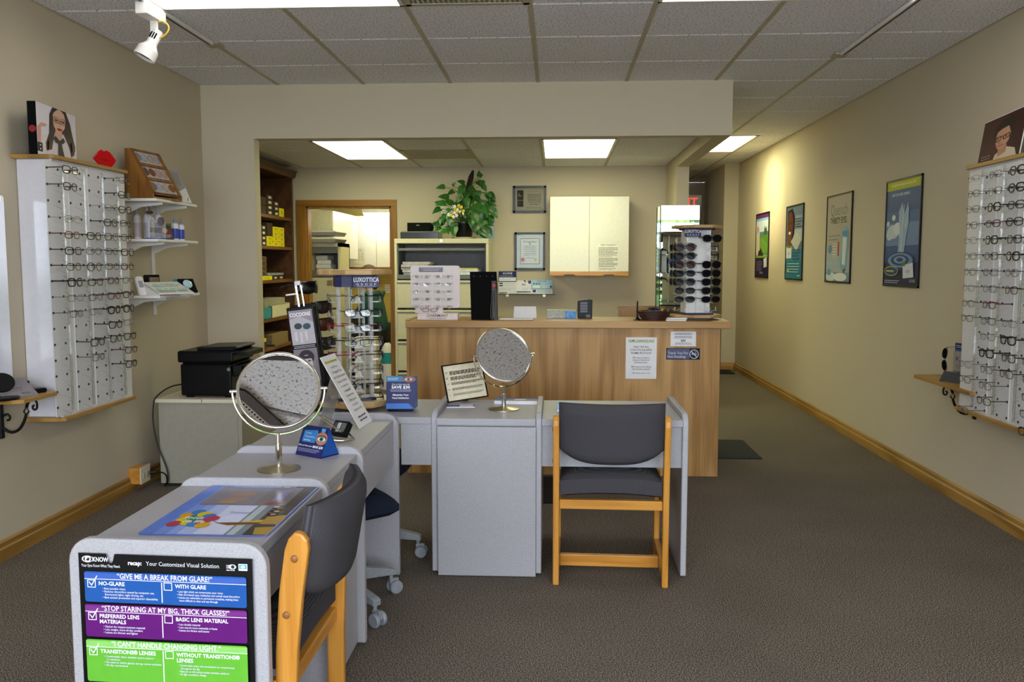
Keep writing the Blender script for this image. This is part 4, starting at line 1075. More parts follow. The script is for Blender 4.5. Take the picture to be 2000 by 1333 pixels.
# ================================================================== DESK-TOP CARDS
NV, BL, SK = '#2a2a66', '#2f6fc0', '#b9806a'
def tent(label, L, Rr, h, depth, layers, unit, side='#1b4f9c', roundtop=False):
    """triangular/curved card standing on the desk; L,Rr = front bottom corners"""
    L, Rr = Vector(L), Vector(Rr); W = (Rr - L).length
    t = thing('tent_card', label, 'card', L, math.atan2(Rr.y - L.y, Rr.x - L.x))
    lean = depth * .5; sl = math.hypot(h, lean); ang = math.atan2(lean, h)
    fp = MB().add([(0, 0, 0), (W, 0, 0), (W, lean, h), (0, lean, h), (0, .002, 0), (W, .002, 0), (W, lean + .002, h), (0, lean + .002, h)], [(0, 1, 2, 3), (7, 6, 5, 4), (0, 4, 5, 1), (1, 5, 6, 2), (2, 6, 7, 3), (3, 7, 4, 0)]).build('front_leaf', plain(NV, .3, name='navy_card'), t)
    MB().add([(0, depth, 0), (W, depth, 0), (W, lean + .002, h), (0, lean + .002, h), (0, depth - .002, 0), (W, depth - .002, 0), (W, lean, h), (0, lean, h)], [(0, 3, 2, 1), (4, 5, 6, 7), (0, 1, 5, 4), (1, 2, 6, 5), (2, 3, 7, 6), (3, 0, 4, 7)]).build('rear_leaf', plain(side, .3, name='blue_card'), t)
    MB().prism([(.004, .004), (depth - .004, .004), (lean, h - .006)], W - .003, W - .001, 'x').build('end_flap', plain(side, .3, name='blue_card'), t)
    MB().box(0, W, .002, depth - .002, 0, .002).build('floor_flap', plain(NV, .3, name='navy_card'), t)
    o = art(t, 'print', W, sl, unit, layers, rough=.3); o.rotation_euler = (-ang, 0, 0)
    return t
a0 = at(577, 888, Z=DT); a1 = at(626, 897, Z=DT)
tent('small navy savings tent card in front of the wire stand', a0, a1, .098, .085, [
    ('r', '#2b2c62', 0, 0, 60, 70), ('p', '#3a86c8', [(6, 12), (36, 8), (40, 16), (36, 38), (6, 38)]), ('e', '#b67e66', 50, 26, 13, 15), ('e', '#7d4a3a', 50, 24, 11, 6), ('e', '#dfe6ea', 50, 27, 9, 5), ('e', '#2d6f78', 50, 27, 4.6, 4.6), ('e', '#10181c', 50, 27, 2, 2),
    ('t', '#dfe8f5', 10, 19, 6, 'Crizal', 'LEFT', 0, 1), ('t', '#dfe8f5', 10, 27, 6, 'Transitions', 'LEFT', 0, .9), ('t', '#dfe8f5', 10, 35, 6, 'varilux', 'LEFT', .01, 1), ('r', '#4fa3dc', 46, 3, 55, 11),
    ('t', '#ffffff', 2, 48, 5.8, 'Ask us how you can', 'LEFT', .01, .86), ('t', '#ffffff', 36, 49, 7.5, 'SAVE $30', 'LEFT', .03, .78), ('l', '#b9bcd8', 4, 53, 54, 3, 3, 1)], (60, 70))
b0 = at(757, 803, Z=DT); b1 = at(810, 803, Z=DT)
bt = thing('brochure_holder', 'upright navy SAVE $30 card by the rotating rack', 'card', (b0.x, b0.y - .03, DT), R(3))
bw = (b1 - b0).length * 1.06; bh = at(785, 735, Y=b0.y).z - DT
MB().box(.004, bw - .012, .01, .07, 0, .014).build('black_foot', M['black'], bt, bevel=.002)
MB().add([(0, .0, .014), (bw, .0, .014), (bw, .016, bh), (0, .016, bh), (0, .075, .014), (bw + .004, .075, .014), (bw + .006, .03, bh), (0, .03, bh)], [(0, 1, 2, 3), (7, 6, 5, 4), (0, 4, 5, 1), (1, 5, 6, 2), (2, 6, 7, 3), (3, 7, 4, 0)]).build('card_body', plain('#1d5fae', .3, name='bright_blue_card'), bt, bevel=.002)
o = art(bt, 'print', bw, bh - .014, (60, 70), [('r', '#26245c', 0, 0, 60, 70), ('p', '#3d7fb4', [(0, 0), (34, 0), (40, 8), (34, 11), (0, 11)]), ('e', '#9a5a48', 47, 6, 14, 6.5), ('e', '#d7c5bc', 46, 6, 8, 3), ('e', '#27506a', 46, 6, 3, 2.8), ('l', '#cfe4f4', 3, 3, 26, 2, 3.2, 1.2),
    ('t', '#e8e8f4', 30, 18, 4.6, 'Ask us how you can', 'CENTER', .01, 1.0), ('t', '#ffffff', 30, 26, 9, 'SAVE $30', 'CENTER', .03, 1.05), ('l', '#c3c4e0', 6, 28.5, 54, 2, 2.6, 1, True), ('t', '#ffffff', 30, 41.5, 5.4, 'Maximize Your', 'CENTER', .02, 1), ('t', '#ffffff', 30, 48, 5.4, 'Visual Satisfaction.', 'CENTER', .02, .9), ('p', '#3f78cc', [(0, 58), (46, 58), (56, 70), (0, 70)]), ('p', '#2a52a4', [(50, 60), (60, 70), (56, 70), (46, 58)])], 0, .0, 0, .3)
o.location = (0, 0, .014); o.rotation_euler = (-math.atan2(.016, bh - .014), 0, 0)
# framed text leaning back
f0 = at(875, 790, Z=DT); f1 = at(945, 781, Z=DT)
fr = thing('framed_notice', 'black-framed cream reading card leaning beside the smaller mirror', 'picture frame', (f0.x, f0.y, DT + .006), math.atan2(f1.y - f0.y, f1.x - f0.x) * .55, None, R(-17), R(-5.5))
fw = (f1 - f0).length * .95; fh = .18
MB().box(0, fw, 0, .008, 0, .006).box(0, fw, 0, .008, fh - .006, fh).box(0, .006, 0, .008, 0, fh).box(fw - .006, fw, 0, .008, 0, fh).build('frame', M['black'], fr)
MB().box(.004, fw - .004, .004, .007, .004, fh - .004).build('card', plain('#ddd2b4', .6, name='cream_card'), fr)
ly = []
for i, ch in enumerate('ABCDE'):
    y0 = 17 + i * 13.5; s = 1.7 - i * .22
    ly += [('t', '#2a2622', 5, y0 + 4, 5 - i * .3, ch, 'LEFT', .02), ('l', '#2a2622', 12, y0, 66, 4 if i < 2 else 3, 2.3 - i * .1, s)]
art(fr, 'lettering', fw, fh, (72, 90), ly, 0, 0, .0038)
MB().add([(fw / 2 - .02, .008, .13), (fw / 2 + .02, .008, .13), (fw / 2 + .02, .085, -.02), (fw / 2 - .02, .085, -.02), (fw / 2 - .02, .011, .13), (fw / 2 + .02, .011, .13), (fw / 2 + .02, .088, -.02), (fw / 2 - .02, .088, -.02)], [(0, 1, 2, 3), (7, 6, 5, 4), (0, 4, 5, 1), (1, 5, 6, 2), (2, 6, 7, 3), (3, 7, 4, 0)]).build('easel_back', M['black'], fr)
g0 = at(872, 797, Z=DT)
bo = thing('booklet', 'thin purple booklet lying in front of the cream reading card', 'booklet', (g0.x, g0.y, DT), R(6))
MB().box(0, .13, 0, .055, 0, .004).build('pages', M['paper'], bo)
art(bo, 'cover', .13, .055, (130, 55), [('r', '#5a5aa8', 0, 0, 60, 55), ('r', '#d9d4e4', 60, 0, 122, 55), ('r', '#6a66b4', 122, 0, 130, 55), ('l', '#b9b6dc', 12, 30, 50, 3, 6, 2.4)], T=Matrix.Translation((0, 0, .0042)) @ Matrix.Rotation(R(-90), 4, 'X'))
g1 = at(965, 791, Z=DT)
bs_ = thing('brochure_stack', 'stack of white brochures with blue photo cover behind the smaller mirror', 'brochures', (g1.x, g1.y + .02, DT), R(-1))
MB().box(0, .205, 0, .085, 0, .016).build('pages', M['paper'], bs_)
art(bs_, 'cover', .205, .085, (205, 85), [('r', '#5d7fb4', 0, 0, 205, 85), ('p', '#b08a86', [(60, 40), (110, 20), (160, 35), (205, 20), (205, 85), (60, 85)]), ('e', '#e6d9d6', 120, 50, 30, 20), ('r', '#2c4f8e', 0, 0, 205, 12)], T=Matrix.Translation((0, 0, .0162)) @ Matrix.Rotation(R(-90), 4, 'X'))
g2 = at(1092, 806, Z=DT)
tb = thing('tissue_box', 'pale blue box on the right desk peeking out behind the chair', 'box', (g2.x - .01, g2.y + .02, DT))
MB().box(0, .10, 0, .10, 0, .03).build('carton', plain('#a9c4dc', .6, name='pale_blue_card'), tb, bevel=.002)
MB().box(.0, .10, -.001, 0, .0, .008).build('white_band', M['paper'], tb)
# leaning white notice, seen almost edge on
n0 = at(703, 838, Z=DT); n1 = at(727, 822, Z=DT)
nt_ = thing('leaning_notice', 'tall white price notice leaning on an acrylic foot in the left row', 'sign', n0, math.atan2(n1.y - n0.y, n1.x - n0.x), None, R(-29))
nw = (n1 - n0).length; nh = .325
MB().box(0, nw, 0, .003, 0, nh).build('card', M['paper'], nt_)
ly = [('r', '#d8cf6a', 3, 9, 36, 13), ('t', '#4a4a4e', 20, 12, 5.2, 'Frame Clearance', 'CENTER', 0, .9)]
for i, s in enumerate(('Half Price', 'of Regular Price', 'and off the second', 'Frame in Stock', 'in case this', 'is beautiful', 'Limited time', 'Offer good', 'on select', 'frames in the')): ly.append(('t', '#3f4046', 20, 22 + i * 8.2, 6, s, 'CENTER', 0, .72))
ly.append(('l', '#55565c', 6, 105, 34, 2, 6, 2.4, True))
art(nt_, 'lettering', nw, nh, (40, 122), ly)
MB().add([(0, .003, nh * .72), (nw, .003, nh * .72), (nw, .15, .085), (0, .15, .085), (0, .005, nh * .72), (nw, .005, nh * .72), (nw, .153, .085), (0, .153, .085)], [(0, 1, 2, 3), (7, 6, 5, 4), (0, 4, 5, 1), (1, 5, 6, 2), (2, 6, 7, 3), (3, 7, 4, 0)]).build('rear_foot', M['acry'], nt_)
# wire stand holding a small black case
w0 = at(618, 862, Z=DT)
ws = thing('wire_stand', 'chrome wire easel holding a small black box on the left row', 'stand', (w0.x, w0.y, DT))
MB().tube([(-.05, .02, .004), (.10, -.02, .004), (.135, .03, .004), (.11, .05, .02), (-.0, .10, .075), (-.02, .085, .085), (.09, .02, .03)], .0035, 7).tube([(-.05, .02, .004), (-.065, .035, .01), (-.03, .10, .08), (-.0, .10, .075)], .0035, 7).build('wire_frame', M['chrome'], ws, smooth=True)
c0 = at(657, 838, Y=w0.y + .03)
cb = thing('optical_case', 'small black display box with white print propped on the wire stand', 'box', (c0.x, c0.y, c0.z - .02), R(-25), None, R(-38))
MB().box(-.034, .034, 0, .028, 0, .058).build('case_body', M['black'], cb, bevel=.003)
art(cb, 'print', .06, .05, (60, 50), [('r', '#23262a', 0, 0, 60, 50), ('r', '#cfd3cf', 18, 6, 34, 44), ('l', '#cfd3d0', 38, 8, 58, 6, 6, 2.2), ('l', '#9ea3a4', 4, 8, 16, 5, 6, 2)], -.03, .004, 0)

# counselling chart on the near desk end panel
pp = bpy.data.objects['end_panel']
E0 = Vector((-.886, 1.885, 0)); rzp = R(-3.0)
ch0 = at(155, 1078, Y=1.88); ch1 = at(500, 1098, Y=1.86)
cwid = .415; chh = .62
lc = thing('lens_chart', 'black lens options chart with blue, purple and green panels on the near desk', 'poster', (ch0.x, 1.8905 - .0135 , .683 - chh), rzp)
MB().prism([(0, 0), (cwid, 0), (cwid, chh), (.088, chh), (.083, chh - .018), (.077, chh - .023), (.071, chh - .018), (.066, chh), (0, chh)], -.002, 0, 'y').build('sheet', plain('#0b0b0d', .3, name='black_sheet'), lc)
def panel3(y0, col, hi, head, l1, l2, bul1, bul2, hgt):
    o = [('rr', col, 12, y0, 348, y0 + hgt, 5), ('r', hi, 12, y0 + 3, 348, y0 + 15), ('r', '#e8e8f2', 12, y0 + 15, 348, y0 + 16.2),
         ('t', '#eceaf2', 180, y0 + 13, 15.5, head, 'CENTER', .012, .84), ('r', '#e8e8f2', 173, y0 + 18, 175, y0 + hgt - 4)]
    for (bx_, tick) in ((19, 1), (179, 0)):
        o += [('s', '#f0f0f6', [(bx_, y0 + 18), (bx_ + 16, y0 + 18), (bx_ + 16, y0 + 33), (bx_, y0 + 33), (bx_, y0 + 18)], 1.5)]
        if tick: o += [('s', '#f0f0f6', [(bx_ + 3, y0 + 22), (bx_ + 8, y0 + 29), (bx_ + 20, y0 + 9)], 2.0)]
    for k, t_ in enumerate(l1): o.append(('t', '#f2f0f8', 42, y0 + 28 + k * 11.5, 11.5, t_, 'LEFT', .022, .97))
    for k, t_ in enumerate(l2): o.append(('t', '#f2f0f8', 202, y0 + 28 + k * 11.5, 11.5, t_, 'LEFT', .022, .94))
    yb = y0 + 30 + 11.5 * (len(l1) - 1)
    for k, t_ in enumerate(bul1): o.append(('t', '#dcdcec', 50, yb + 6.5 + k * 6.2, 6, t_, 'LEFT', .01, .95))
    yb = y0 + 30 + 11.5 * (len(l2) - 1)
    for k, t_ in enumerate(bul2): o.append(('t', '#dcdcec', 206, yb + 6.5 + k * 6.2, 6, t_, 'LEFT', .01, .84))
    return o
ly = [('e', '#e9e9f0', 19, 12, 12, 7), ('e', '#0b0b0d', 20, 12, 10, 5.6), ('e', '#e9e9f0', 20, 12, 6.6, 6), ('e', '#20242e', 20, 12, 3.6, 3.6), ('e', '#ffffff', 18, 10, 1.5, 1.5), ('t', '#f2f2f6', 30, 16.5, 13.5, 'KNOW', 'LEFT', .02, .74), ('t', '#e6e6ee', 6, 28, 8.6, 'Your Eyes Know What They Need.', 'LEFT', .004, .66),
      ('t', '#f2f2f6', 104, 21, 12.5, 'recap:', 'LEFT', .03, .95), ('t', '#e2e2ea', 142, 21, 12.5, 'Your Customized Visual Solution', 'LEFT', 0, .9),
      ('e', '#d9d9e2', 320, 17, 8, 5.2), ('e', '#2c3440', 321, 17, 3.6, 3.6), ('r', '#c9c9d6', 308, 13.5, 314, 14.8), ('r', '#c9c9d6', 308, 16.2, 312, 17.5), ('r', '#c9c9d6', 308, 19, 313, 20.3), ('l', '#c9c9d6', 308, 23, 328, 1, 3, 2), ('r', '#f0f4f8', 333, 10, 351, 24), ('r', '#38a4dc', 334.5, 11.5, 349.5, 20), ('e', '#d8eef8', 342, 16, 5, 3)]
ly += panel3(37, '#23549c', '#3f5fae', '\u201cGIVE ME A BREAK FROM GLARE!\u201d', ['NO-GLARE'], ['WITH GLARE'], ['\u2022 Best possible vision', '\u2022 Reduces discomfort caused by computer use,', '   fluorescent lights, night driving, etc.', '\u2022 Best scratch protection and superior cleanability'], ['\u2022 Less light which can compromise your vision', '\u2022 Risk of irritated eyes, headaches and overall visual discomfort', '\u2022 Lenses are vulnerable to permanent scratches, making them', '   more difficult to clean and see through'], 64)
ly += panel3(105, '#5e1a6c', '#73327e', '\u201cSTOP STARING AT MY BIG, THICK GLASSES!\u201d', ['PREFERRED LENS', 'MATERIALS'], ['BASIC LENS MATERIAL'], ['\u2022 Option for impact-resistant material', '\u2022 Less weight, more all-day comfort', '\u2022 Lenses are thinner and lighter'], ['\u2022 Less durable material', '\u2022 Lens may be more noticeable in frame', '\u2022 Lenses are thicker and heavier'], 69)
ly += panel3(179, '#63ad36', '#86c264', '\u201cI CAN\u2019T HANDLE CHANGING LIGHT.\u201d', ['TRANSITIONS\u00ae LENSES'], ['WITHOUT TRANSITIONS\u00ae', 'LENSES'], ['\u2022 Comfortable vision whether you\u2019re indoors', '   or outdoors', '\u2022 No need to switch glasses during routine activities', '\u2022 All-day convenience'], ['\u2022 Comfortable vision and convenience are compromised', '   throughout the day', '\u2022 Eyes are at risk during routine activities outdoors', '\u2022 As light conditions change,'], 90)
ly += [('rr', '#b2762a', 12, 275, 348, 350, 5), ('rr', '#34547c', 12, 356, 348, 440, 5), ('rr', '#5a5a62', 12, 446, 348, 540, 5)]
art(lc, 'print', cwid, chh, (360, 551), ly, 0, 0, -.002, rough=.35, eps=.00012)
# counter mat with picture print on the near desk
c_ = [at(x, y, Z=DT) for x, y in ((273, 1042), (525, 1055), (613, 957), (420, 947))]
mt = thing('counter_mat', 'glossy picture mat with balloons lying on the near desk', 'mat', (0, 0, DT))
xa, xb = (c_[0].x + c_[3].x) / 2, (c_[1].x + c_[2].x) / 2 ; ya, yb = (c_[0].y + c_[1].y) / 2, (c_[2].y + c_[3].y) / 2
mw, mh = xb - xa, yb - ya
MB().prism([(p[0], p[1]) for p in rrect(xa, xb, ya, yb, .014)], .0003, .003, 'z').build('mat_sheet', plain('#5a6ab0', .25, name='mat_base'), mt)
# picture drawn with its top toward -X (left); unit: u along Y (near->far), v along X
T = Matrix.Translation((xa, ya, .0031)) @ Matrix.Rotation(R(-90), 4, 'X')
ly = [('r', '#8fa4e6', .5, .5, 99.5, 99.5), ('r', '#5c7fd6', .5, .5, 12, 99.5), ('r', '#7592de', 12, .5, 22, 99.5), ('r', '#b3c0ee', 30, 1, 66, 99), ('r', '#d6daf4', 42, 45, 66, 98), ('p', '#7c8894', [(66, 1), (80, 1), (80, 99), (66, 99)]), ('r', '#b9c2c8', 68, 1, 74, 99), ('r', '#4b4038', 80, 1, 98, 99), ('r', '#2e2724', 81, 60, 98, 98), ('p', '#b08c2c', [(84, 66), (99, 62), (99, 80), (84, 80)]), ('p', '#b08c2c', [(84, 86), (99, 84), (99, 98), (88, 98)]),
      ('r', '#7d757c', 14, 4, 88, 44), ('r', '#857f8c', 14, 6, 60, 42), ('e', '#a08078', 40, 20, 12, 5), ('e', '#9c7c74', 40, 32, 12, 5), ('e', '#a98a5c', 36, 38, 8, 3), ('e', '#9a4a52', 76, 40, 7, 3), ('r', '#8c86b0', 72, 10, 80, 34),
      ('p', '#d6b01e', [(58, 80), (84, 72), (84, 80), (60, 84)]), ('p', '#6a4026', [(48, 79), (60, 78), (84, 77), (84, 80), (60, 83)]), ('s', '#b07a86', [(40, 72), (50, 79)], .8)]
for (bx_, by_, c) in ((18, 66, '#d8a018'), (20, 74, '#d8c40e'), (17, 82, '#b42c40'), (24, 60, '#3a78c4'), (26, 70, '#1e8060'), (27, 80, '#d8c40e'), (31, 64, '#d8c40e'), (32, 74, '#2a8a6a'), (33, 82, '#2f86c8'), (37, 68, '#3f72c0'), (38, 78, '#b42c40'), (42, 72, '#b83050'), (41, 84, '#d8a818')): ly.append(('e', c, bx_, by_, 5.5, 5))
ly += [('t', '#eef0fa', 20, 73, 7, 'focus', 'LEFT', .02, 1), ('t', '#eef0fa', 22, 80, 7, 'on life', 'LEFT', .02, 1), ('l', '#e9ecf8', 44, 47, 60, 5, 4.6, 1.2), ('t', '#3b4a8a', 50, 62, 5, 'Transitions', 'LEFT', 0, .8)]
for q, c in enumerate(('#b9c2c8', '#8a5a4a', '#3a3a72', '#c0a860', '#7a3a30', '#8a8a92')): ly.append(('e', c, 83 + (q % 2) * 4, 48 + q * 3, 2.4, 1.8))
ly = [((l[0], l[1]) + tuple(l[2:])) for l in ly]
art(mt, 'picture', mw, mh, (100, 100), ly, T=T, rough=.22, eps=.00006)

# ================================================================== LEFT WALL
# portrait box on the display board
p0 = at(72, 250, X=-2.385); p1 = at(148, 255, X=-2.435)
zb_ = 1.853
pw = thing('portrait_box', 'advert box with dark-haired woman in glasses standing on the left board', 'picture', (p0.x, p0.y, zb_), math.atan2(p1.y - p0.y, p1.x - p0.x))
W_ = math.hypot(p1.x - p0.x, p1.y - p0.y); H_ = at(72, 197, Y=p0.y).z - zb_
MB().box(0, W_, .001, .04, 0, H_).build('box_body', M['mblack'], pw)
MB().lathe([(0, 0), (.016, 0), (.016, .0006), (0, .0006)], 16, T=Matrix.Translation((-.0001, .02, H_ * .48)) @ Matrix.Rotation(R(-90), 4, 'Y')).build('red_lip_mark', plain('#8c1420', .4, name='lip_red_print'), pw)
HAIR, SKN = '#33211c', '#c99a86'
def fv(v): return max(0, v - 13) if v < 60 else 47 + (v - 60) * 1.289
def fl(L):
    if L[0] in 'ps': return L[:2] + ([(u, fv(v)) for u, v in L[2]],) + L[3:]
    if L[0] == 'e': return L[:3] + (fv(L[3]),) + L[4:]
    return L[:3] + (fv(L[3]) if L[3] else 0, L[4], fv(L[5]))
art(pw, 'portrait_print', W_, H_, (76, 105), [fl(q) for q in [
    ('r', '#d9d2da', 0, 0, 76, 105), ('p', '#d6cdd0', [(6, 76), (28, 66), (50, 66), (68, 76), (72, 105), (4, 105)]), ('p', SKN, [(1, 62), (8, 52), (18, 52), (16, 58), (8, 60), (6, 88), (1, 88)]), ('r', '#141216', 0, 86, 9, 100), ('e', '#e8e4e8', 5, 90, 1.2, 1.2), ('e', '#e8e4e8', 5, 96, 1.2, 1.2),
    ('p', HAIR, [(24, 30), (30, 8), (44, 3), (56, 10), (64, 36), (68, 60), (73, 78), (70, 92), (64, 96), (60, 80), (50, 62), (34, 60), (30, 72), (26, 92), (16, 96), (15, 84), (22, 66)]),
    ('p', SKN, [(34, 56), (46, 56), (47, 70), (40, 74), (33, 70)]), ('p', '#d3a692', [(28, 26), (33, 16), (44, 12), (53, 18), (55, 34), (52, 50), (44, 62), (38, 62), (31, 52)]), ('p', HAIR, [(24, 28), (31, 10), (42, 5), (50, 8), (40, 13), (31, 24), (28, 40), (30, 56), (24, 56)]), ('p', HAIR, [(46, 6), (56, 12), (60, 36), (60, 58), (54, 56), (55, 36), (52, 20)]),
    ('s', '#2a2024', [(29, 34), (41, 36), (41, 42), (34, 43), (30, 39), (29, 34)], 1.0), ('s', '#2a2024', [(43, 36), (54, 35), (54, 41), (49, 43), (44, 42), (43, 36)], 1.0), ('e', '#3a2c2c', 35.5, 38, 3, 1.6), ('e', '#3a2c2c', 48.5, 38, 3, 1.6), ('s', '#5a3c34', [(30, 32), (36, 31), (41, 33)], 1), ('s', '#5a3c34', [(44, 33), (49, 31), (54, 32)], 1), ('s', '#b07e6c', [(42, 40), (43, 47), (40, 49)], .9), ('e', '#a3121c', 41.5, 55, 5, 2.1), ('s', '#6d0a12', [(37, 55), (46, 55)], .5),
    ('p', '#121014', [(32, 68), (40, 75), (48, 68), (51, 74), (46, 79), (40, 77), (34, 80), (29, 74)]), ('p', '#121014', [(38, 76), (43, 76), (46, 90), (50, 105), (37, 105)]), ('p', '#4a3028', [(20, 80), (26, 78), (24, 92), (18, 94)]), ('p', '#4a3028', [(64, 74), (68, 70), (71, 84), (66, 90)])]], 0, 0, .001, .45)
# red lips standee
l0 = at(205, 322, X=-2.40)
lp = thing('lips_standee', 'red glossy lips cut-out standing on the left board', 'ornament', (l0.x, l0.y, 1.853), R(62))
sxl = .001 * 1.62
lip = [(-38, 22), (-30, 30), (-20, 40), (-10, 45), (0, 41), (8, 44), (18, 41), (28, 33), (40, 22), (30, 10), (18, 2), (4, 0), (-10, 2), (-24, 11)]
MB().prism([(x * .0017, z * .0022) for x, z in lip], 0, .008, 'y').build('lips', plain('#c0060c', .2, name='lip_red_gloss'), lp, bevel=.002)
MB().prism([(x * .0017, z * .0022) for x, z in [(-16, 20.5), (0, 18.5), (16, 20.5), (0, 22.5)]], -.001, 0, 'y').build('mouth_line', plain('#6a0508', .3, name='lip_line'), lp)
MB().box(-.02, .02, -.006, .02, 0, .003).build('clear_foot', M['acry'], lp)
# wall shelves with brackets
SX = -2.27; SY0, SY1 = 4.83, 5.39
shz = [at(310, 388, X=SX).z, at(312, 467, X=SX).z, at(313, 578, X=SX).z]
sd_ = thing('shelf_standards', 'pair of slotted white uprights on the left wall behind the shelves', 'shelf rail', (LW, 0, 0))
for y in (4.95, 5.28):
    MB().box(.001, .012, y - .011, y + .011, 1.03, shz[0] - .01).build('upright', M['white'], sd_)
nm_ = ['top', 'middle', 'bottom']
for i, z in enumerate(shz):
    s = thing('wall_shelf', '%s white bracket shelf on the left wall beside the display board' % nm_[i], 'shelf', (LW, 0, z), 0, 'white bracket shelves on the left wall')
    MB().box(.012, SX - LW, SY0, SY1, -.016, 0).build('shelf_board', M['white'], s, bevel=.003)
    for y in (4.95, 5.28):
        MB().prism([(.012, -.016), (SX - LW - .02, -.016), (SX - LW - .02, -.028), (.10, -.042), (.03, -.075), (.012, -.08)], y - .004, y + .004, 'y').build('bracket', M['white'], s)
# oak lens sample case
s0 = at(270, 384, X=SX - .01)
oc = thing('lens_sample_case', 'sloped oak case of tinted sample lenses on the top wall shelf', 'display case', (SX - .02, 4.85, shz[0]), R(82))
cwd, chh_, cdp = .27, .285, .17
MB().prism([(0, 0), (cdp, 0), (cdp, chh_), (cdp - .03, chh_), (0, .03)], -.012, 0, 'x').build('side_panel', M['case_oak'], oc)
MB().prism([(0, 0), (cdp, 0), (cdp, chh_), (cdp - .03, chh_), (0, .03)], cwd, cwd + .012, 'x').build('side_panel', M['case_oak'], oc)
MB().box(0, cwd, cdp - .008, cdp, 0, chh_).box(0, cwd, 0, cdp, 0, .012).box(0, cwd, cdp - .03, cdp, chh_ - .01, chh_).build('carcass', M['case_oak'], oc)
sl = math.hypot(chh_ - .03, cdp - .03); sa = math.atan2(cdp - .03, chh_ - .03)
face = bpy.data.objects.new('sloped_face', MB().box(0, cwd, .006, .012, 0, sl).mesh('sloped_face', plain('#c9c0c0', .5, name='sample_tray'))); C.objects.link(face); face.parent = oc; face.location = (0, 0, .03); face.rotation_euler = (-sa, 0, 0)
for zz in (0, .33, .66, 1.0):
    MB().box(0, cwd, -.004, .006, max(0, zz * sl - .009), min(sl, zz * sl + .009)).build('slat', M['case_oak'], face)
for xx in (0, cwd - .014): MB().box(xx, xx + .014, -.004, .006, 0, sl).build('stile', M['case_oak'], face)
tint = ['#8a8078', '#a8a8b2', '#b0968e', '#a5a0ac', '#5a4a48', '#7c4a28', '#b39a92', '#b49c94', '#7a6a62', '#a4a6b4', '#b8a494', '#8a5428']
for r in range(3):
    for c in range(4):
        MB().lathe([(0, -.001), (.026, -.001), (.026, .002), (.012, .005), (0, .006)], 18, T=Matrix.Translation((.036 + c * .061, .002, sl * (.835 - .33 * r))) @ Matrix.Rotation(R(90), 4, 'X')).build('sample_lens', plain(tint[r * 4 + c], .15, name='tint_lens'), face, smooth=40)
# clear sign beside it
ac = thing('acrylic_sign', 'clear leaning acrylic notice beside the oak sample case', 'sign', (SX - .035, 5.185, shz[0]), R(78), None, R(-24))
MB().box(0, .15, 0, .003, 0, .24).build('holder', M['acry'], ac)
art(ac, 'print', .14, .22, (70, 110), [('r', '#a7a29c', 0, 0, 70, 110), ('p', '#e6e4e4', [(0, 84), (70, 58), (70, 110), (0, 110)]), ('l', '#77736f', 12, 12, 58, 9, 5, 1.6), ('l', '#77736f', 12, 60, 40, 3, 5, 1.4), ('p', '#b4443c', [(52, 104), (60, 90), (62, 94), (56, 104)])], .005, .006, -.0005)
MB().box(-.09, -.03, .0, .003, .03, .22).build('rear_wing', M['acry'], ac)
# middle shelf: bottles, pouch, mirrors
z = shz[1]
def bottle(label, y, x, h, r, body, band, capc, grp='spray bottles on the middle shelf'):
    t = thing('spray_bottle', label, 'bottle', (x, y, z), 0, grp)
    MB().lathe([(0, 0), (r, 0), (r, h * .62), (r * .85, h * .70), (r * .45, h * .74), (0, h * .74)], 16).build('bottle_body', plain(body, .35, name='bottle_' + body.strip('#')), t, smooth=40)
    MB().lathe([(r * 1.01, h * .08), (r * 1.02, h * .5)], 16).build('label_band', plain(band, .35, name='band_' + band.strip('#')), t, smooth=40)
    MB().lathe([(0, h * .74), (r * .55, h * .74), (r * .5, h * .84), (r * .32, h * .86), (r * .3, h), (0, h)], 12).build('spray_cap', plain(capc, .3, name='cap_' + capc.strip('#')), t, smooth=40)
bottle('white spray bottle at the back of the middle shelf', 5.02, -2.42, .20, .021, '#e2dcde', '#b9aeb4', '#a8a6a8')
bottle('tall white spray bottle on the middle shelf behind the snack pouch', 5.08, -2.38, .205, .022, '#e6e2e4', '#3a4aa4', '#a8a6a8')
bottle('third white spray bottle on the middle shelf, half hidden', 5.0, -2.47, .20, .021, '#e2dcde', '#c4babd', '#a8a6a8')
bottle('short blue-banded spray bottle, left of the two at the shelf end', 5.19, -2.33, .145, .021, '#e4e0e6', '#3f4fae', '#86888c')
bottle('short blue-banded spray bottle nearest the right shelf end', 5.275, -2.33, .140, .021, '#e4e0e6', '#3f4fae', '#86888c')
bottle('blue spray bottle behind the two short bottles on the shelf', 5.20, -2.43, .13, .02, '#4455b0', '#3a48a0', '#86888c')
po_ = thing('foil_pouch', 'small green and brown foil pouch on the middle shelf', 'pouch', (-2.315, 4.98, z), R(62), None, R(-12))
MB().prism([(0, 0), (.085, 0), (.08, .09), (.09, .10), (.005, .10), (.01, .09)], 0, .012, 'y').build('pouch_body', plain('#5a4638', .3, var=.4, scale=60, name='foil_brown'), po_, bevel=.004)
art(po_, 'print', .085, .1, (85, 100), [('r', '#4f7a34', 4, 2, 82, 14), ('e', '#c8b49c', 30, 45, 18, 16), ('e', '#8c3a34', 56, 55, 14, 10), ('l', '#d8d0c4', 14, 70, 70, 3, 7, 3)])
cm = thing('clear_lens_stand', 'clear acrylic stand with round lenses on a blue base on the middle shelf', 'display stand', (-2.33, 4.845, z), R(62))
MB().box(0, .14, 0, .05, 0, .006).build('base', plain('#2440a0', .3, name='blue_base'), cm)
MB().box(.005, .135, .024, .027, .006, .11).build('clear_plate', M['acry'], cm)
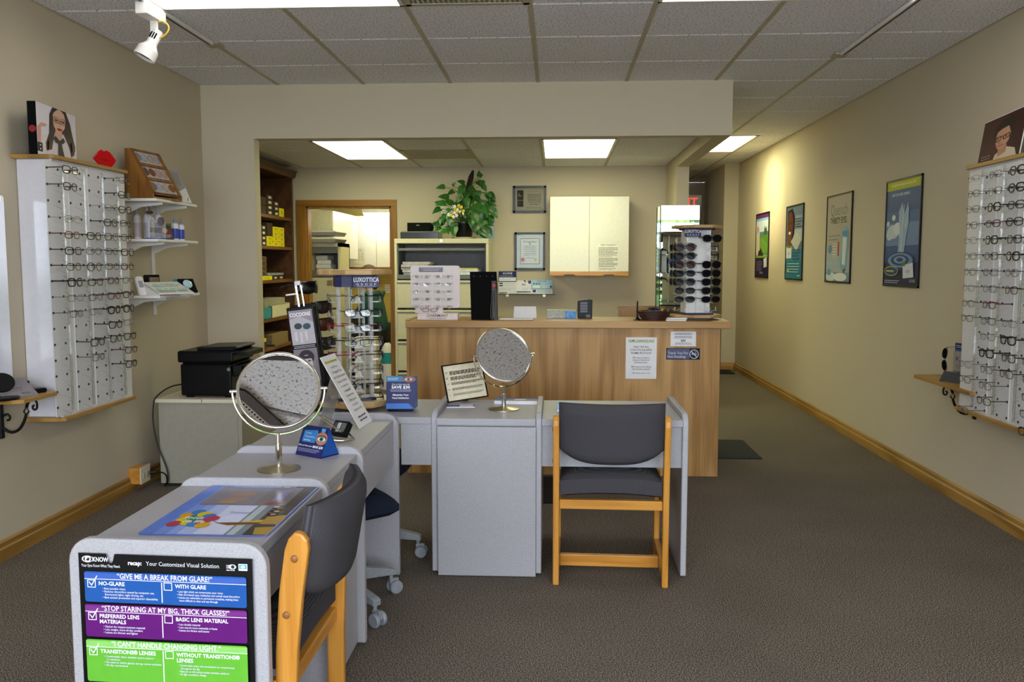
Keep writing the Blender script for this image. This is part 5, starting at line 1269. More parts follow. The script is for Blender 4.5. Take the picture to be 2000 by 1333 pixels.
for xx, zz in ((.035, .10), (.10, .105)):
    MB().lathe([(.026, -.002), (.028, 0), (.026, .002)], 20, T=Matrix.Translation((xx, .02, zz)) @ Matrix.Rotation(R(90), 4, 'X')).build('lens_ring', M['acry'], cm, smooth=40)
MB().lathe([(0, 0), (.025, 0), (.025, .002), (0, .002)], 20, T=Matrix.Translation((.10, .02, .105)) @ Matrix.Rotation(R(90), 4, 'X')).build('tinted_lens', plain('#6f6468', .1, name='tinted_demo'), cm)
MB().tube([(.01, .01, .006), (.01, .01, .11)], .006, 8).build('striped_rod', plain('#b9bcd0', .3, name='rod'), cm, smooth=True)
art(cm, 'lettering', .1, .04, (100, 40), [('l', '#4a4648', 5, 5, 90, 3, 10, 4)], .02, .03, .023)
pm_ = thing('eyeglass_stand', 'clear pedestal stand with eyeglasses beside the bottles on the middle shelf', 'display stand', (-2.36, 4.93, z))
MB().tube([(0, 0, 0), (0, 0, .14)], .008, 10).build('post', M['acry'], pm_, smooth=True)
MB().box(-.02, .02, -.03, .03, .14, .145).box(-.018, .018, -.026, .026, 0, .004).build('plates', M['acry'], pm_)
MB().ball((0, 0, .155), .02, .026, .012, 10, 6).build('brown_cap', plain('#4a3a34', .2, name='tortoise'), pm_, smooth=True)
# bottom shelf
z = shz[2]
wd_ = thing('sloped_tray', 'white sloped tray of green-tinted lenses on the bottom shelf', 'display tray', (SX - .01, 4.84, z), R(60))
for xx in (0, .236): MB().prism([(0, 0), (.16, 0), (.16, .075), (.0, .012)], xx, xx + .004, 'x').build('cheek', M['white'], wd_)
MB().add([(0, 0, .012), (.24, 0, .012), (.24, .16, .075), (0, .16, .075), (0, 0, .006), (.24, 0, .006), (.24, .16, .069), (0, .16, .069)], [(0, 1, 2, 3), (7, 6, 5, 4), (0, 4, 5, 1), (1, 5, 6, 2), (2, 6, 7, 3), (3, 7, 4, 0)]).build('tray_top', M['white'], wd_)
for q in range(9):
    xx, yy = .03 + (q % 5) * .045 + (.02 if q > 4 else 0), .04 + (q // 5) * .06
    MB().lathe([(.019, 0), (.021, .002), (.019, .004), (.014, .003)], 14, T=Matrix.Translation((xx, yy, .018 + yy * .39)) @ Matrix.Rotation(R(21), 4, 'X'), sy=.7).build('sample_lens', plain('#b9d8b4', .08, name='green_lens', spec=.7), wd_, smooth=40)
art(wd_, 'lettering', .22, .14, (110, 70), [('l', '#8a7a74', 6, 52, 60, 3, 5, 2), ('l', '#9a8a84', 70, 48, 104, 3, 5, 2)], .01, 0, 0, T=Matrix.Translation((0, 0, .0125)) @ Matrix.Rotation(R(-68.5), 4, 'X'))
wb = thing('white_remote', 'white rounded lens meter propped at the left of the bottom shelf', 'device', (-2.40, 4.86, z), R(60), None, R(-22))
MB().prism(rrect(0, .05, 0, .12, .018), 0, .018, 'y').build('body', M['white'], wb, bevel=.004)
MB().box(.012, .038, -.002, 0, .05, .09).build('window', plain('#9aa0a0', .2, name='lcd'), wb)
kc = thing('cased_lens', 'black and chrome cube lens display on the bottom shelf', 'display', (-2.45, 5.07, z + .002), R(55))
MB().box(0, .075, 0, .06, 0, .115).build('cube', M['black'], kc, bevel=.006)
MB().box(.008, .067, -.002, 0, .01, .10).build('chrome_face', M['chrome'], kc)
bc_ = thing('lens_box', 'blue wedge display box with a black framed lens on the bottom shelf', 'display', (-2.30, 5.19, z + .002), R(55))
MB().prism([(0, 0), (.11, 0), (.09, .085), (.06, .085)], 0, .11, 'x').build('wedge', plain('#3aa0d8', .4, name='sky_blue_card'), bc_)
w2 = MB().box(.0, .11, -.006, .006, 0, .10).build('black_face', M['black'], bc_, bevel=.005); w2.rotation_euler = (R(-34), 0, 0); w2.location = (0, -.004, .004)
MB().lathe([(0, 0), (.03, 0), (.03, .003), (.024, .008), (0, .01)], 20, T=Matrix.Translation((.055, -.006, .058)) @ Matrix.Rotation(R(90), 4, 'X')).build('lens', plain('#bfe0ea', .05, spec=.8, name='pale_lens'), w2, smooth=40)
# framed wall mirror at the left edge of the view
wm = thing('wall_mirror', 'frameless wall mirror on the left wall at the picture edge', 'mirror', (LW, 3.0, 0))
zm0, zm1 = at(18, 745, X=LW).z, at(2, 385, X=LW).z; ym = at(14, 560, X=LW).y - 3.0
MB().box(.001, .006, -.5, ym, zm0, zm1).build('glass_plate', M['mirror'], wm, bevel=.002)
MB().box(.0, .008, ym - .03, ym - .01, zm1 - .02, zm1 + .006).build('clip', M['chrome'], wm)
# scroll brackets with little oak shelves
def scroll_shelf(label, xw, s, y0, y1, z, depth):
    t = thing('scroll_shelf', label, 'shelf', (xw, 0, z), 0, 'small oak shelves on iron scroll brackets')
    MB().prism([(0, y0), (s * depth * .8, y0), (s * depth, y0 + .03), (s * depth, y1 - .03), (s * depth * .85, y1), (0, y1)], -.018, 0, 'z').build('shelf_board', M['oak_y'], t, bevel=.002)
    yc = (y0 + y1) / 2
    def sp(pts, r=.006, nm='scroll'): MB().tube(soft([(s * p[0], yc, p[1]) for p in pts]) if nm == 'scroll' else [(s * p[0], yc, p[1]) for p in pts], r, 7).build(nm, M['iron'], t, smooth=True)
    MB().box(min(0, s * .014), max(0, s * .014), yc - .012, yc + .012, -.20, -.018).build('back_bar', M['iron'], t, bevel=.003)
    sp([(.012, -.15), (.05, -.175), (.09, -.16), (.115, -.12), (.125, -.09)], .007)
    sp([(.125, -.09), (.115, -.075), (.128, -.055), (.14, -.075), (.125, -.09)], .004, 'diamond')
    sp([(.128, -.055), (.135, -.035), (.15, -.02)], .007)
    sp([(depth * .86, -.02), (depth * .9, -.04), (depth * .88, -.065), (depth * .8, -.066), (depth * .78, -.05), (depth * .83, -.046)], .005)
    sp([(.014, -.10), (.035, -.085), (.05, -.095), (.048, -.115), (.035, -.115)], .005)
    return t
zs = at(20, 787, X=-2.33).z
scroll_shelf('oak shelf on black iron scroll at the lower left edge', LW, 1, 3.58, 3.89, zs, .20)
# objects on it
ds = thing('counter_card', 'grey sloped product card on the scroll shelf at left', 'card', (-2.345, 3.76, zs), R(66), None, R(-56))
MB().box(-.16, .0, 0, .004, 0, .13).build('card', plain('#8d8588', .4, name='grey_card'), ds)
art(ds, 'print', .15, .12, (75, 60), [('l', '#55504e', 8, 30, 66, 1, 4, 2), ('l', '#6a6462', 20, 38, 60, 1, 4, 1.6), ('t', '#33302f', 62, 52, 8, 'Barclay', 'RIGHT', 0, .8)], -.155, .004, 0)
zz0 = at(8, 755, X=-2.40)
gm_ = thing('folding_mirror', 'black oval hand mirror open on the scroll shelf at left', 'mirror', (zz0.x, zz0.y, zs), R(62))
MB().lathe([(0, -.006), (.055, -.006), (.06, 0), (.055, .006), (0, .006)], 24, T=Matrix.Translation((0, .02, .075)) @ Matrix.Rotation(R(70), 4, 'X'), sy=.75).build('lid', M['black'], gm_, smooth=40)
MB().lathe([(0, .0), (.06, .0), (.064, .006), (.06, .012), (0, .012)], 24, sy=.7).build('base', M['black'], gm_, smooth=40)
bx3 = at(48, 760, X=-2.46)
bb3 = thing('black_box', 'small black box with white lettering at the back of the left scroll shelf', 'box', (-2.47, 3.70, zs), R(70))
MB().box(0, .13, 0, .03, 0, .055).build('carton', M['black'], bb3, bevel=.003)
art(bb3, 'lettering', .1, .03, (100, 30), [('l', '#c8c6c6', 5, 4, 95, 2, 12, 8)], .02, .014, 0)
cs3 = thing('glasses_case', 'flat dark eyeglass case on the left scroll shelf', 'case', (-2.40, 3.745, zs), R(60))
MB().prism(rrect(0, .10, 0, .022, .009), 0, .05, 'y').build('shell', M['black'], cs3, bevel=.003)

# printer and its cable
pr_ = thing('printer', 'black all-in-one printer on the low cabinet by the left wall', 'printer', (-2.27, 5.06, .538), 0)
MB().box(0, .315, 0, .36, .012, .205).build('body', M['black'], pr_, bevel=.012)
MB().box(-.012, .33, -.01, .36, .215, .285).build('scanner_unit', M['black'], pr_, bevel=.012)
MB().box(.01, .30, .02, .36, .205, .215).build('gap', M['mblack'], pr_)
MB().prism([(.10, .285), (.32, .285), (.35, .30), (.34, .312), (.10, .305)], .02, .34, 'y').build('feeder_lid', M['black'], pr_, bevel=.004)
MB().prism([(.30, .26), (.40, .25), (.40, .275), (.31, .285)], .05, .33, 'y').build('feed_tray', M['black'], pr_)
MB().box(.315, .37, .02, .34, .13, .20).build('front_upper', M['black'], pr_, bevel=.005)
MB().add([(.375, .06, .13), (.375, .17, .13), (.42, .17, .185), (.42, .06, .185), (.36, .06, .135), (.36, .17, .135), (.405, .17, .195), (.405, .06, .195)], [(0, 1, 2, 3), (7, 6, 5, 4), (0, 4, 5, 1), (1, 5, 6, 2), (2, 6, 7, 3), (3, 7, 4, 0)]).build('control_panel', M['dgrey'], pr_)
MB().box(.315, .45, .03, .33, .01, .028).build('paper_tray', M['black'], pr_, bevel=.003)
MB().box(.315, .44, .05, .31, .028, .04).build('paper', M['paper'], pr_)
MB().lathe([(0, 0), (.011, 0), (.011, .002), (0, .002)], 14, T=Matrix.Translation((.30, 0, .175)) @ Matrix.Rotation(R(90), 4, 'X')).build('badge', plain('#8c8a82', .3, metal=.6, name='badge'), pr_)
for xx in (.04, .28): MB().box(xx - .02, xx + .02, .03, .06, 0, .012).box(xx - .02, xx + .02, .3, .33, 0, .012).build('foot', M['mblack'], pr_)
ox = at(262, 928, X=LW + .06)
ou = thing('outlet_box', 'oak outlet box with ivory plate above the left baseboard', 'outlet', (LW, at(258, 930, X=LW).y, at(258, 930, X=LW).z))
MB().box(.0, .07, -.045, .07, -.04, .055).build('oak_block', M['honey_y'], ou, bevel=.002)
MB().box(.07, .076, -.045, .075, -.042, .06).build('face_plate', M['ivory'], ou, bevel=.002)
for yy in (-.005, .04): MB().box(.076, .078, yy - .01, yy + .01, -.012, .02).build('socket', plain('#b9b093', .4, name='socket'), ou)
oy = ou.location.y; oz = ou.location.z
cdm = plain('#0c0c0c', .5, name='cable_black')
cbx = thing('power_cable', 'black power cable from the outlet box up to the printer', 'cable')
MB().tube([(LW + .085, oy + .045, oz + .01), (LW + .12, oy + .06, oz + .01)], .011, 8).build('plug', cdm, cbx, smooth=40)
MB().tube(soft([(LW + .12, oy + .06, oz + .01), (LW + .16, oy + .10, oz - .005), (LW + .20, 4.95, .04), (-2.36, 4.975, .01), (-2.33, 4.985, .03), (-2.335, 4.985, .12), (-2.39, 4.985, .25), (-2.415, 4.985, .40), (-2.41, 4.99, .50), (-2.405, 5.0, .548), (-2.36, 5.1, .60), (-2.29, 5.15, .61)]), .0045, 7).build('wire', cdm, cbx, smooth=True)

# ================================================================== RIGHT WALL
def poster(label, px, layers, unit, col='#14141a'):
    """px: left, right px at mid height; all hang with the same top and bottom"""
    yl = at(px[0], 460, X=RW).y; yr = at(px[1], 460, X=RW).y
    t = thing('poster', label, 'poster', (RW - .001, yl, 1.195), R(-90), 'framed posters on the right wall')
    W = yl - yr; H = .718
    MB().box(0, W, -.012, 0, 0, .012).box(0, W, -.012, 0, H - .012, H).box(0, .012, -.012, 0, 0, H).box(W - .012, W, -.012, 0, 0, H).build('frame', plain(col, .35, name='poster_frame'), t)
    MB().box(.004, W - .004, -.006, -.001, .004, H - .004).build('backing', M['paper'], t)
    art(t, 'print', W - .02, H - .02, unit, layers, .01, .01, -.006, .35)
poster('tall blue water splash poster with green top band, nearest of four', (1731, 1800), [
    ('r', '#4f6f9e', 0, 0, 60, 74), ('r', '#3f5f92', 0, 0, 60, 22), ('r', '#6f8fb6', 0, 30, 60, 50), ('r', '#3c5a8c', 0, 46, 60, 58), ('r', '#232a4c', 0, 58, 60, 74), ('r', '#b7bf1e', 0, 0, 60, 6.5), ('l', '#d7db8a', 8, 2.4, 52, 1, 2, 1.6), ('l', '#9db4cf', 10, 9, 50, 1, 2, 2),
    ('e', '#c9d4de', 14, 36, 11, 5), ('e', '#dfe5ea', 22, 34, 7, 4.5), ('e', '#c9d4de', 8, 38, 6, 4), ('e', '#dde4e9', 15, 26, 3.4, 2.2), ('e', '#c9d4de', 5, 30, 3, 2), ('p', '#9fb9cf', [(24, 56), (26, 36), (24, 22), (30, 16), (34, 24), (40, 16), (42, 30), (38, 40), (34, 56)]), ('s', '#dfe9f0', [(30, 54), (31, 30), (34, 18)], 1), ('s', '#dfe9f0', [(28, 40), (25, 26)], .8), ('s', '#dfe9f0', [(36, 34), (42, 20)], .8),
    ('e', '#2b3f70', 29, 57, 26, 6.5), ('e', '#6f93bd', 29, 56.4, 22, 5.2), ('e', '#2b4676', 29, 56.2, 16, 3.8), ('e', '#7fa2c6', 29, 56, 11, 2.6), ('e', '#2b4676', 29, 56, 6, 1.5), ('e', '#a9b833', 14, 64, 13, 3.6), ('e', '#2f4a86', 14, 64, 12, 2.9), ('l', '#b9c44a', 5, 63.4, 23, 1, 2, 1.2), ('p', '#dcdfe6', [(35, 60), (52, 58), (54, 68), (36, 69)]), ('t', '#7a84a8', 44, 65, 4, 'oasys', 'CENTER', 0, .9), ('e', '#5a8a3a', 37, 59, 3, 1.6), ('l', '#aab2c8', 3, 70.5, 30, 2, 1.4, .7), ('t', '#c9cede', 57, 71.5, 3, 'ACUVUE', 'RIGHT', .01, .8)], (60, 74))
poster('cream Quench Thirsty Eyes poster with a tilted carton', (1616, 1665), [
    ('r', '#b7b0a2', 0, 0, 60, 74), ('r', '#aebac0', 0, 48, 60, 74), ('r', '#7ea2b4', 0, 66, 60, 74), ('t', '#6f7f88', 30, 17, 14, 'Quench', 'CENTER', -.012, .95), ('t', '#34383c', 30, 24, 7.2, 'THIRSTY EYES.', 'CENTER', .015, .88), ('l', '#6f8a98', 6, 34, 34, 2, 3.4, .8), ('e', '#5f93b4', 10, 46, 4.5, 4), ('r', '#c4443a', 30, 40, 33, 52), ('r', '#d8d2c6', 17, 41, 27, 53), ('l', '#7f8f98', 18, 42, 26, 5, 2.4, .7), ('p', '#84b2cc', [(40, 30), (44, 27), (53, 29), (55, 34), (51, 64), (44, 66), (37, 62)]), ('p', '#dfe4e4', [(42, 36), (51, 37), (48, 60), (41, 59)]), ('p', '#5b97bd', [(40, 31), (53, 31), (52, 36), (41, 35)]), ('p', '#6a4a3a', [(44, 64), (50, 62), (46, 67)]), ('r', '#a9bcc4', 6, 55, 34, 60), ('e', '#d9dede', 14, 70, 12, 4), ('e', '#e6e8e8', 38, 70, 16, 3.6), ('e', '#6fa0b8', 10, 66, 5, 3)], (60, 74))
poster('blue contact lens poster with a smiling face, second from the far end', (1537, 1570), [
    ('r', '#6d7f96', 0, 0, 60, 74), ('r', '#8fa3b8', 22, 10, 60, 34), ('r', '#b9c0c4', 26, 24, 60, 36), ('r', '#3f88a8', 0, 44, 60, 74), ('r', '#2f7c98', 0, 56, 60, 74), ('p', '#2a1c18', [(4, 4), (22, 2), (32, 12), (30, 28), (20, 36), (4, 36)]), ('e', '#6a4332', 14, 20, 11, 15), ('p', '#7a4f3c', [(6, 30), (20, 30), (22, 46), (2, 46)]), ('e', '#e6e2de', 13, 27, 4, 1.6), ('e', '#1a1210', 9, 17, 2, 1.2), ('e', '#1a1210', 19, 17, 2, 1.2), ('e', '#7a4f3c', 14, 22, 2, 2.6), ('p', '#c9ccc8', [(18, 36), (40, 26), (58, 34), (40, 46)]), ('l', '#44546a', 34, 13, 56, 4, 2.6, 1.3), ('r', '#e0e4e8', 2, 41, 22, 53), ('t', '#4a6ab0', 12, 49, 4, 'oasys', 'CENTER', 0, .8), ('r', '#7a9a3a', 6, 40, 20, 42.5), ('l', '#3a5a78', 26, 44, 54, 4, 3, 1.2), ('l', '#a9d4da', 8, 58, 52, 4, 2.8, 1.1), ('e', '#b7bf2a', 11, 66, 4, 1.6), ('l', '#cfe4e8', 46, 70, 57, 1, 2, 1.2)], (60, 74))
poster('purple-banded golf course poster, farthest of four', (1478, 1503), [
    ('r', '#8fb0d4', 0, 0, 60, 74), ('r', '#5c2c6a', 0, 0, 60, 5), ('r', '#c9d8e6', 0, 8, 60, 22), ('r', '#4c7ca4', 0, 21, 60, 25), ('r', '#5a8a34', 0, 25, 60, 48), ('p', '#6fa23c', [(0, 34), (30, 28), (60, 38), (60, 46), (0, 46)]), ('p', '#4a5a30', [(36, 25), (42, 14), (46, 18), (50, 15), (54, 25)]), ('p', '#d8cabc', [(2, 22), (18, 18), (20, 48), (2, 48)]), ('e', '#c99a80', 9, 18, 6, 4), ('p', '#3c2f2c', [(14, 44), (26, 40), (40, 50), (10, 52)]), ('r', '#86a83a', 0, 49, 60, 51.5), ('r', '#2c1f44', 0, 51.5, 60, 74), ('p', '#d8d4de', [(40, 53), (54, 51), (56, 62), (42, 63)]), ('l', '#8a80a4', 6, 56, 34, 5, 2.4, .9), ('t', '#d9d4e6', 30, 70, 4, 'hydraclear', 'CENTER', 0, .9)], (60, 74))
# photograph on the right board
m0 = at(1908, 300, X=2.23); m1 = at(1990, 300, X=2.16)
mp_ = thing('portrait_card', 'white-edged photo of a young man in glasses standing on the right board', 'picture', (m0.x, m0.y, 1.849), math.atan2(m1.y - m0.y, m1.x - m0.x), None, R(-8))
W_ = math.hypot(m1.x - m0.x, m1.y - m0.y); H_ = (at(1925, 240, Y=m0.y).z - 1.849) * 1.0
MB().box(0, W_, 0, .004, 0, H_).build('card', M['paper'], mp_)
art(mp_, 'photo_print', W_ - .008, H_ - .008, (80, 88), [('r', '#4a1f1c', 0, 0, 80, 88), ('r', '#3a1614', 50, 0, 80, 88), ('p', '#d8c8b4', [(30, 88), (34, 72), (52, 62), (70, 70), (76, 88)]), ('p', '#c08a6c', [(38, 60), (54, 58), (54, 72), (40, 78)]), ('p', '#cf9a7c', [(30, 34), (36, 22), (52, 20), (58, 36), (56, 52), (46, 66), (36, 62), (31, 50)]), ('p', '#221410', [(26, 36), (26, 20), (38, 8), (56, 8), (64, 22), (60, 42), (56, 34), (52, 24), (40, 26), (32, 30), (30, 40)]), ('s', '#18100e', [(30, 40), (40, 40), (40, 47), (32, 48), (30, 40)], 1.6), ('s', '#18100e', [(44, 40), (56, 38), (56, 45), (46, 47), (44, 40)], 1.6), ('s', '#18100e', [(40, 41), (44, 41)], 1.3), ('e', '#2c1a16', 35, 43, 2, 1.4), ('e', '#2c1a16', 50, 42, 2, 1.4), ('s', '#a4705a', [(41, 44), (39, 52), (42, 54)], 1), ('s', '#93544a', [(38, 58), (48, 57)], 1.6), ('l', '#a89a90', 8, 70, 26, 3, 5, 1.6)], .004, .004, 0)
MB().box(W_ * .4, W_ * .6, .004, .06, 0, .003).build('strut_foot', M['paper'], mp_)
zr = at(1835, 745, X=RW - .17).z
scroll_shelf('oak shelf on black iron scroll below the right display board', RW, -1, 4.40, at(1814, 738, X=RW - .10).y, zr, .20)
gx = at(1850, 735, X=RW - .15)
gc = thing('sunglasses_card', 'black tent card with silver spine on the right scroll shelf', 'card', (RW - .17, gx.y + .05, zr), R(-62))
MB().add([(0, 0, 0), (.13, 0, 0), (.13, .035, .055), (0, .035, .055), (0, .004, 0), (.13, .004, 0), (.13, .038, .055), (0, .038, .055)], [(0, 1, 2, 3), (7, 6, 5, 4), (0, 4, 5, 1), (1, 5, 6, 2), (2, 6, 7, 3), (3, 7, 4, 0)]).build('front_leaf', M['dgrey'], gc)
MB().add([(0, .07, 0), (.13, .07, 0), (.13, .038, .055), (0, .038, .055), (0, .066, 0), (.13, .066, 0), (.13, .034, .055), (0, .034, .055)], [(0, 3, 2, 1), (4, 5, 6, 7), (0, 1, 5, 4), (1, 2, 6, 5), (2, 3, 7, 6), (3, 0, 4, 7)]).build('rear_leaf', M['dgrey'], gc)
MB().box(0, .13, .032, .041, .053, .057).build('silver_spine', M['chrome'], gc)
gs = thing('polarized_stand', 'grey polarized-lens stand with blue top on the right scroll shelf', 'display stand', (RW - .10, at(1862, 700, X=RW - .10).y, zr), R(-75))
MB().box(0, .12, .0, .01, 0, .17).build('card', plain('#9a948c', .4, name='warm_grey_card'), gs)
art(gs, 'print', .12, .17, (60, 85), [('t', '#3a3a40', 8, 26, 16, 'X', 'LEFT', .02, 1.1), ('r', '#d08a2a', 20, 24, 56, 28), ('l', '#5a5650', 10, 36, 54, 4, 4, 1.2), ('r', '#4a5a44', 4, 55, 50, 82), ('r', '#b9c4b4', 8, 57, 20, 70)])
MB().box(.01, .12, .0, .01, .17, .215).build('blue_header', plain('#2f5a9a', .4, name='header_blue'), gs)
art(gs, 'lettering', .1, .03, (50, 15), [('r', '#20242e', 0, 0, 50, 15), ('l', '#c9ccd4', 3, 4, 34, 2, 5, 2)], .012, .182, 0)
glasses('sunm', 'dark sunglasses hanging on edge at the polarized-lens stand', (RW - .14, gs.location.y + .02, zr + .12), R(-75), None, 0, 'sunglasses', 'sunglasses').rotation_euler = (0, R(90), R(-75))
# floor mats
mq = [at(x, y, Z=0) for x, y in ((1402, 897), (1488, 897), (1450, 861), (1404, 861))]
tag(MB().box(.75, mq[1].x, mq[0].y, mq[3].y, 0, .008).build('floor_mat', plain('#232426', .95, var=.15, scale=120, name='mat_charcoal'), bevel=.003), 'charcoal floor mat in the corridor at the counter end', 'mat')
m2 = at(1075, 930, Z=0)
tag(MB().box(-.35, .02, 4.75, 5.35, 0, .008).build('floor_mat', plain('#161617', .95, var=.15, scale=120, name='mat_black'), bevel=.003), 'black floor mat in front of the counter under the desks', 'mat')
m3 = at(1420, 728, Z=0)
tag(MB().box(1.6, 2.2, 10.6, 11.0, 0, .01).build('floor_mat', plain('#1a1616', .95, var=.15, scale=120, name='mat_dark'), bevel=.003), 'dark mat at the far end of the corridor', 'mat')
# ================================================================== NOTICES ON THE COUNTER FRONT
def sheet(name, label, cat, x0, x1, y0, y1, Y, layers, unit, base=None, thick=.0012, grp=None):
    a = at(x0, y1, Y=Y); c = at(x1, y0, Y=Y)
    t = thing(name, label, cat, (a.x, Y - .0005, a.z), 0, grp)
    W, H = c.x - a.x, c.z - a.z
    MB().box(0, W, -thick, 0, 0, H).build('sheet', base or M['paper'], t)
    art(t, 'print', W, H, unit, layers, 0, 0, -thick)
    return t
tx = '#3a383c'
sheet('sale_notice', 'white FRAME CLEARANCE SALE sheet on the counter front', 'notice', 1221.5, 1283, 659.5, 740, CY, [
    ('r', '#a8d060', 5, 8.2, 57, 9.8), ('t', tx, 31, 8, 5.2, 'FRAME CLEARANCE SALE!', 'CENTER', .008, .86), ('t', tx, 31, 20, 5.4, 'HALF OFF ALL', 'CENTER', .005, .9), ('t', tx, 31, 26, 5.4, 'LUXOTTICA & ASPEX', 'CENTER', .005, .84), ('t', tx, 31, 32, 5.4, 'FRAMES IN STOCK!', 'CENTER', .005, .9),
    ('t', tx, 31, 40.5, 4.4, 'Offer does not apply to', 'CENTER', 0, .82), ('t', tx, 31, 45, 4.4, 'insurance, discounts or', 'CENTER', 0, .82), ('t', tx, 31, 49.5, 4.4, 'third party payers.', 'CENTER', 0, .82), ('t', tx, 31, 58, 4.4, 'Offer may not be combined', 'CENTER', 0, .82), ('t', tx, 31, 62.5, 4.4, 'with any other programs', 'CENTER', 0, .82), ('t', tx, 31, 70, 3.6, 'Offer limited to stock on hand', 'CENTER', 0, .8)], (62, 80))
sheet('price_card', 'small white $30 card on the counter front above the no-smoking plaque', 'notice', 1309.5, 1359.5, 648, 676.5, CY, [
    ('l', tx, 4, 3, 46, 2, 2.4, 1, True), ('l', tx, 5, 9.2, 45, 2, 2.6, 1, True), ('t', '#1c1b1e', 25, 19.5, 6, '$30', 'CENTER', .03, 1), ('l', tx, 8, 22, 42, 2, 2.2, .8, True)], (50, 28.5))
ns = sheet('no_smoking_sign', 'dark plaque reading Thank You For Not Smoking on the counter', 'sign', 1301, 1367, 680.5, 702.5, CY, [
    ('rr', '#1d2030', 0, 0, 66, 22, 2), ('rr', '#5c6280', 1.2, 1.2, 46, 20.8, 1.5), ('t', '#d6d8e4', 2.6, 11.6, 7, 'Thank You For', 'LEFT', .006, .94), ('t', '#d6d8e4', 2.6, 18.6, 7, 'Not Smoking', 'LEFT', .006, .94),
    ('e', '#c9ccd8', 54.5, 11.5, 9, 9), ('e', '#23273a', 54.5, 11.5, 7.6, 7.6), ('r', '#c9ccd8', 49.5, 10.2, 57.5, 12.4), ('r', '#c9ccd8', 58.2, 10.2, 59.5, 12.4), ('s', '#c9ccd8', [(58, 8.6), (57, 7.2), (55, 7)], .9), ('s', '#c9ccd8', [(49, 6), (60, 17)], 1.8)], (66, 22), plain('#1d2030', .35, name='plaque_dark'), .003)

# ================================================================== THINGS ON THE COUNTER TOP
def onc(px, Y): return at(px, 620, Y=Y).x
gl = thing('clear_tray', 'flat clear plastic tray lying on the counter by the cord board', 'tray', (onc(976, 5.5), 5.44, TOPZ))
MB().box(0, .22, 0, .14, 0, .004).build('tray_plate', M['acry'], gl)
MB().box(.004, .214, .004, .13, .004, .007).build('paper', M['paper'], gl)
x0 = onc(1003, 5.72); x1 = onc(1048, 5.72)
tc_ = thing('tent_card', 'blank white tent card standing on the counter', 'card', (x0, 5.70, TOPZ))
hW = x1 - x0
MB().add([(0, 0, 0), (hW, 0, 0), (hW - .004, .03, .075), (.004, .03, .075), (0, .002, 0), (hW, .002, 0), (hW - .004, .032, .075), (.004, .032, .075)], [(0, 1, 2, 3), (7, 6, 5, 4), (0, 4, 5, 1), (1, 5, 6, 2), (2, 6, 7, 3), (3, 7, 4, 0)]).build('front_leaf', M['paper'], tc_)
MB().add([(0, .06, 0), (hW, .06, 0), (hW - .004, .032, .075), (.004, .032, .075), (0, .058, 0), (hW, .058, 0), (hW - .004, .03, .075), (.004, .03, .075)], [(0, 3, 2, 1), (4, 5, 6, 7), (0, 1, 5, 4), (1, 2, 6, 5), (2, 3, 7, 6), (3, 0, 4, 7)]).build('rear_leaf', M['paper'], tc_)
x0 = onc(1068, 5.70); x1 = onc(1124, 5.7)
lb = thing('card_box', 'clear box of leaflets with a blue card on the counter', 'box', (x0, 5.68, TOPZ))
MB().box(0, x1 - x0, 0, .07, 0, .055).build('leaflets', plain('#cfc9bb', .5, var=.2, scale=90, name='crumpled_paper'), lb, bevel=.003)
MB().box(-.003, x1 - x0 + .003, -.004, -.002, 0, .058).build('clear_wall', M['glass'], lb)
MB().box(x1 - x0 - .068, x1 - x0 + .005, -.008, -.004, 0, .046).build('blue_card', plain('#4f92d2', .4, var=.4, scale=60, name='blue_photo_card'), lb)
x0 = onc(1128, 5.72); x1 = onc(1156, 5.72)
cr = thing('card_terminal', 'black card terminal with keypad grille on the counter', 'terminal', (x0, 5.70, TOPZ), 0)
w_ = x1 - x0
MB().prism([(0, 0), (w_, 0), (w_ + .002, .12), (w_ * .8, .125), (.02, .118), (0, .112)], 0, .05, 'y').build('housing', M['black'], cr, bevel=.004)
for i in range(5):
    for j in range(4):
        MB().box(.018 + i * .0095, .026 + i * .0095, -.003, 0, .038 + j * .018, .052 + j * .018).build('key', plain('#6f7274', .4, name='key_grey'), cr)
MB().box(.055, .083, -.002, 0, .004, .022).build('plate', M['grey'], cr)
x0 = onc(1245, 5.5)
pn = thing('pen_stand', 'black desk pen upright in its stand beside the basket', 'pen', (x0, 5.50, TOPZ))
MB().lathe([(0, 0), (.026, 0), (.026, .004), (.012, .012), (.007, .02), (0, .02)], 20).build('base', M['black'], pn, smooth=40)
MB().tube([(0, 0, .015), (-.001, .002, .06), (0, .004, .122)], [.005, .006, .0045], 10).build('pen', M['black'], pn, smooth=True)
x0 = onc(1277, 5.52)
bk_ = thing('wicker_basket', 'dark brown wicker basket of cards and cloths on the counter', 'basket', (x0, 5.52, TOPZ))
bm_ = plain('#3d1a10', .5, var=.3, scale=80, name='dark_wicker')
for r in range(7):
    zz = .005 + r * .0085; rr_ = .058 + r * .0038
    pts = []
    for k in range(48):
        a = 2 * math.pi * k / 48; q = rr_ + .002 * math.cos(12 * a + r * math.pi)
        pts.append((q * 1.25 * math.cos(a), q * .8 * math.sin(a), zz))
    MB().tube(pts, .0046, 6, True).build('woven_ring', bm_, bk_, smooth=True)
MB().lathe([(0, 0), (.06, 0), (.06, .004), (0, .004)], 24, sx=1.25, sy=.8).build('bottom', bm_, bk_)
for k in range(20):
    a = 2 * math.pi * k / 20; MB().tube([(.058 * 1.25 * math.cos(a), .058 * .8 * math.sin(a), 0), (.083 * 1.25 * math.cos(a), .083 * .8 * math.sin(a), .06)], .003, 5).build('stake', bm_, bk_, smooth=True)
pk_ = thing('cloth_packets', 'grey wrapped cleaning cloths heaped in the wicker basket', 'packets', (x0, 5.52, TOPZ + .03))
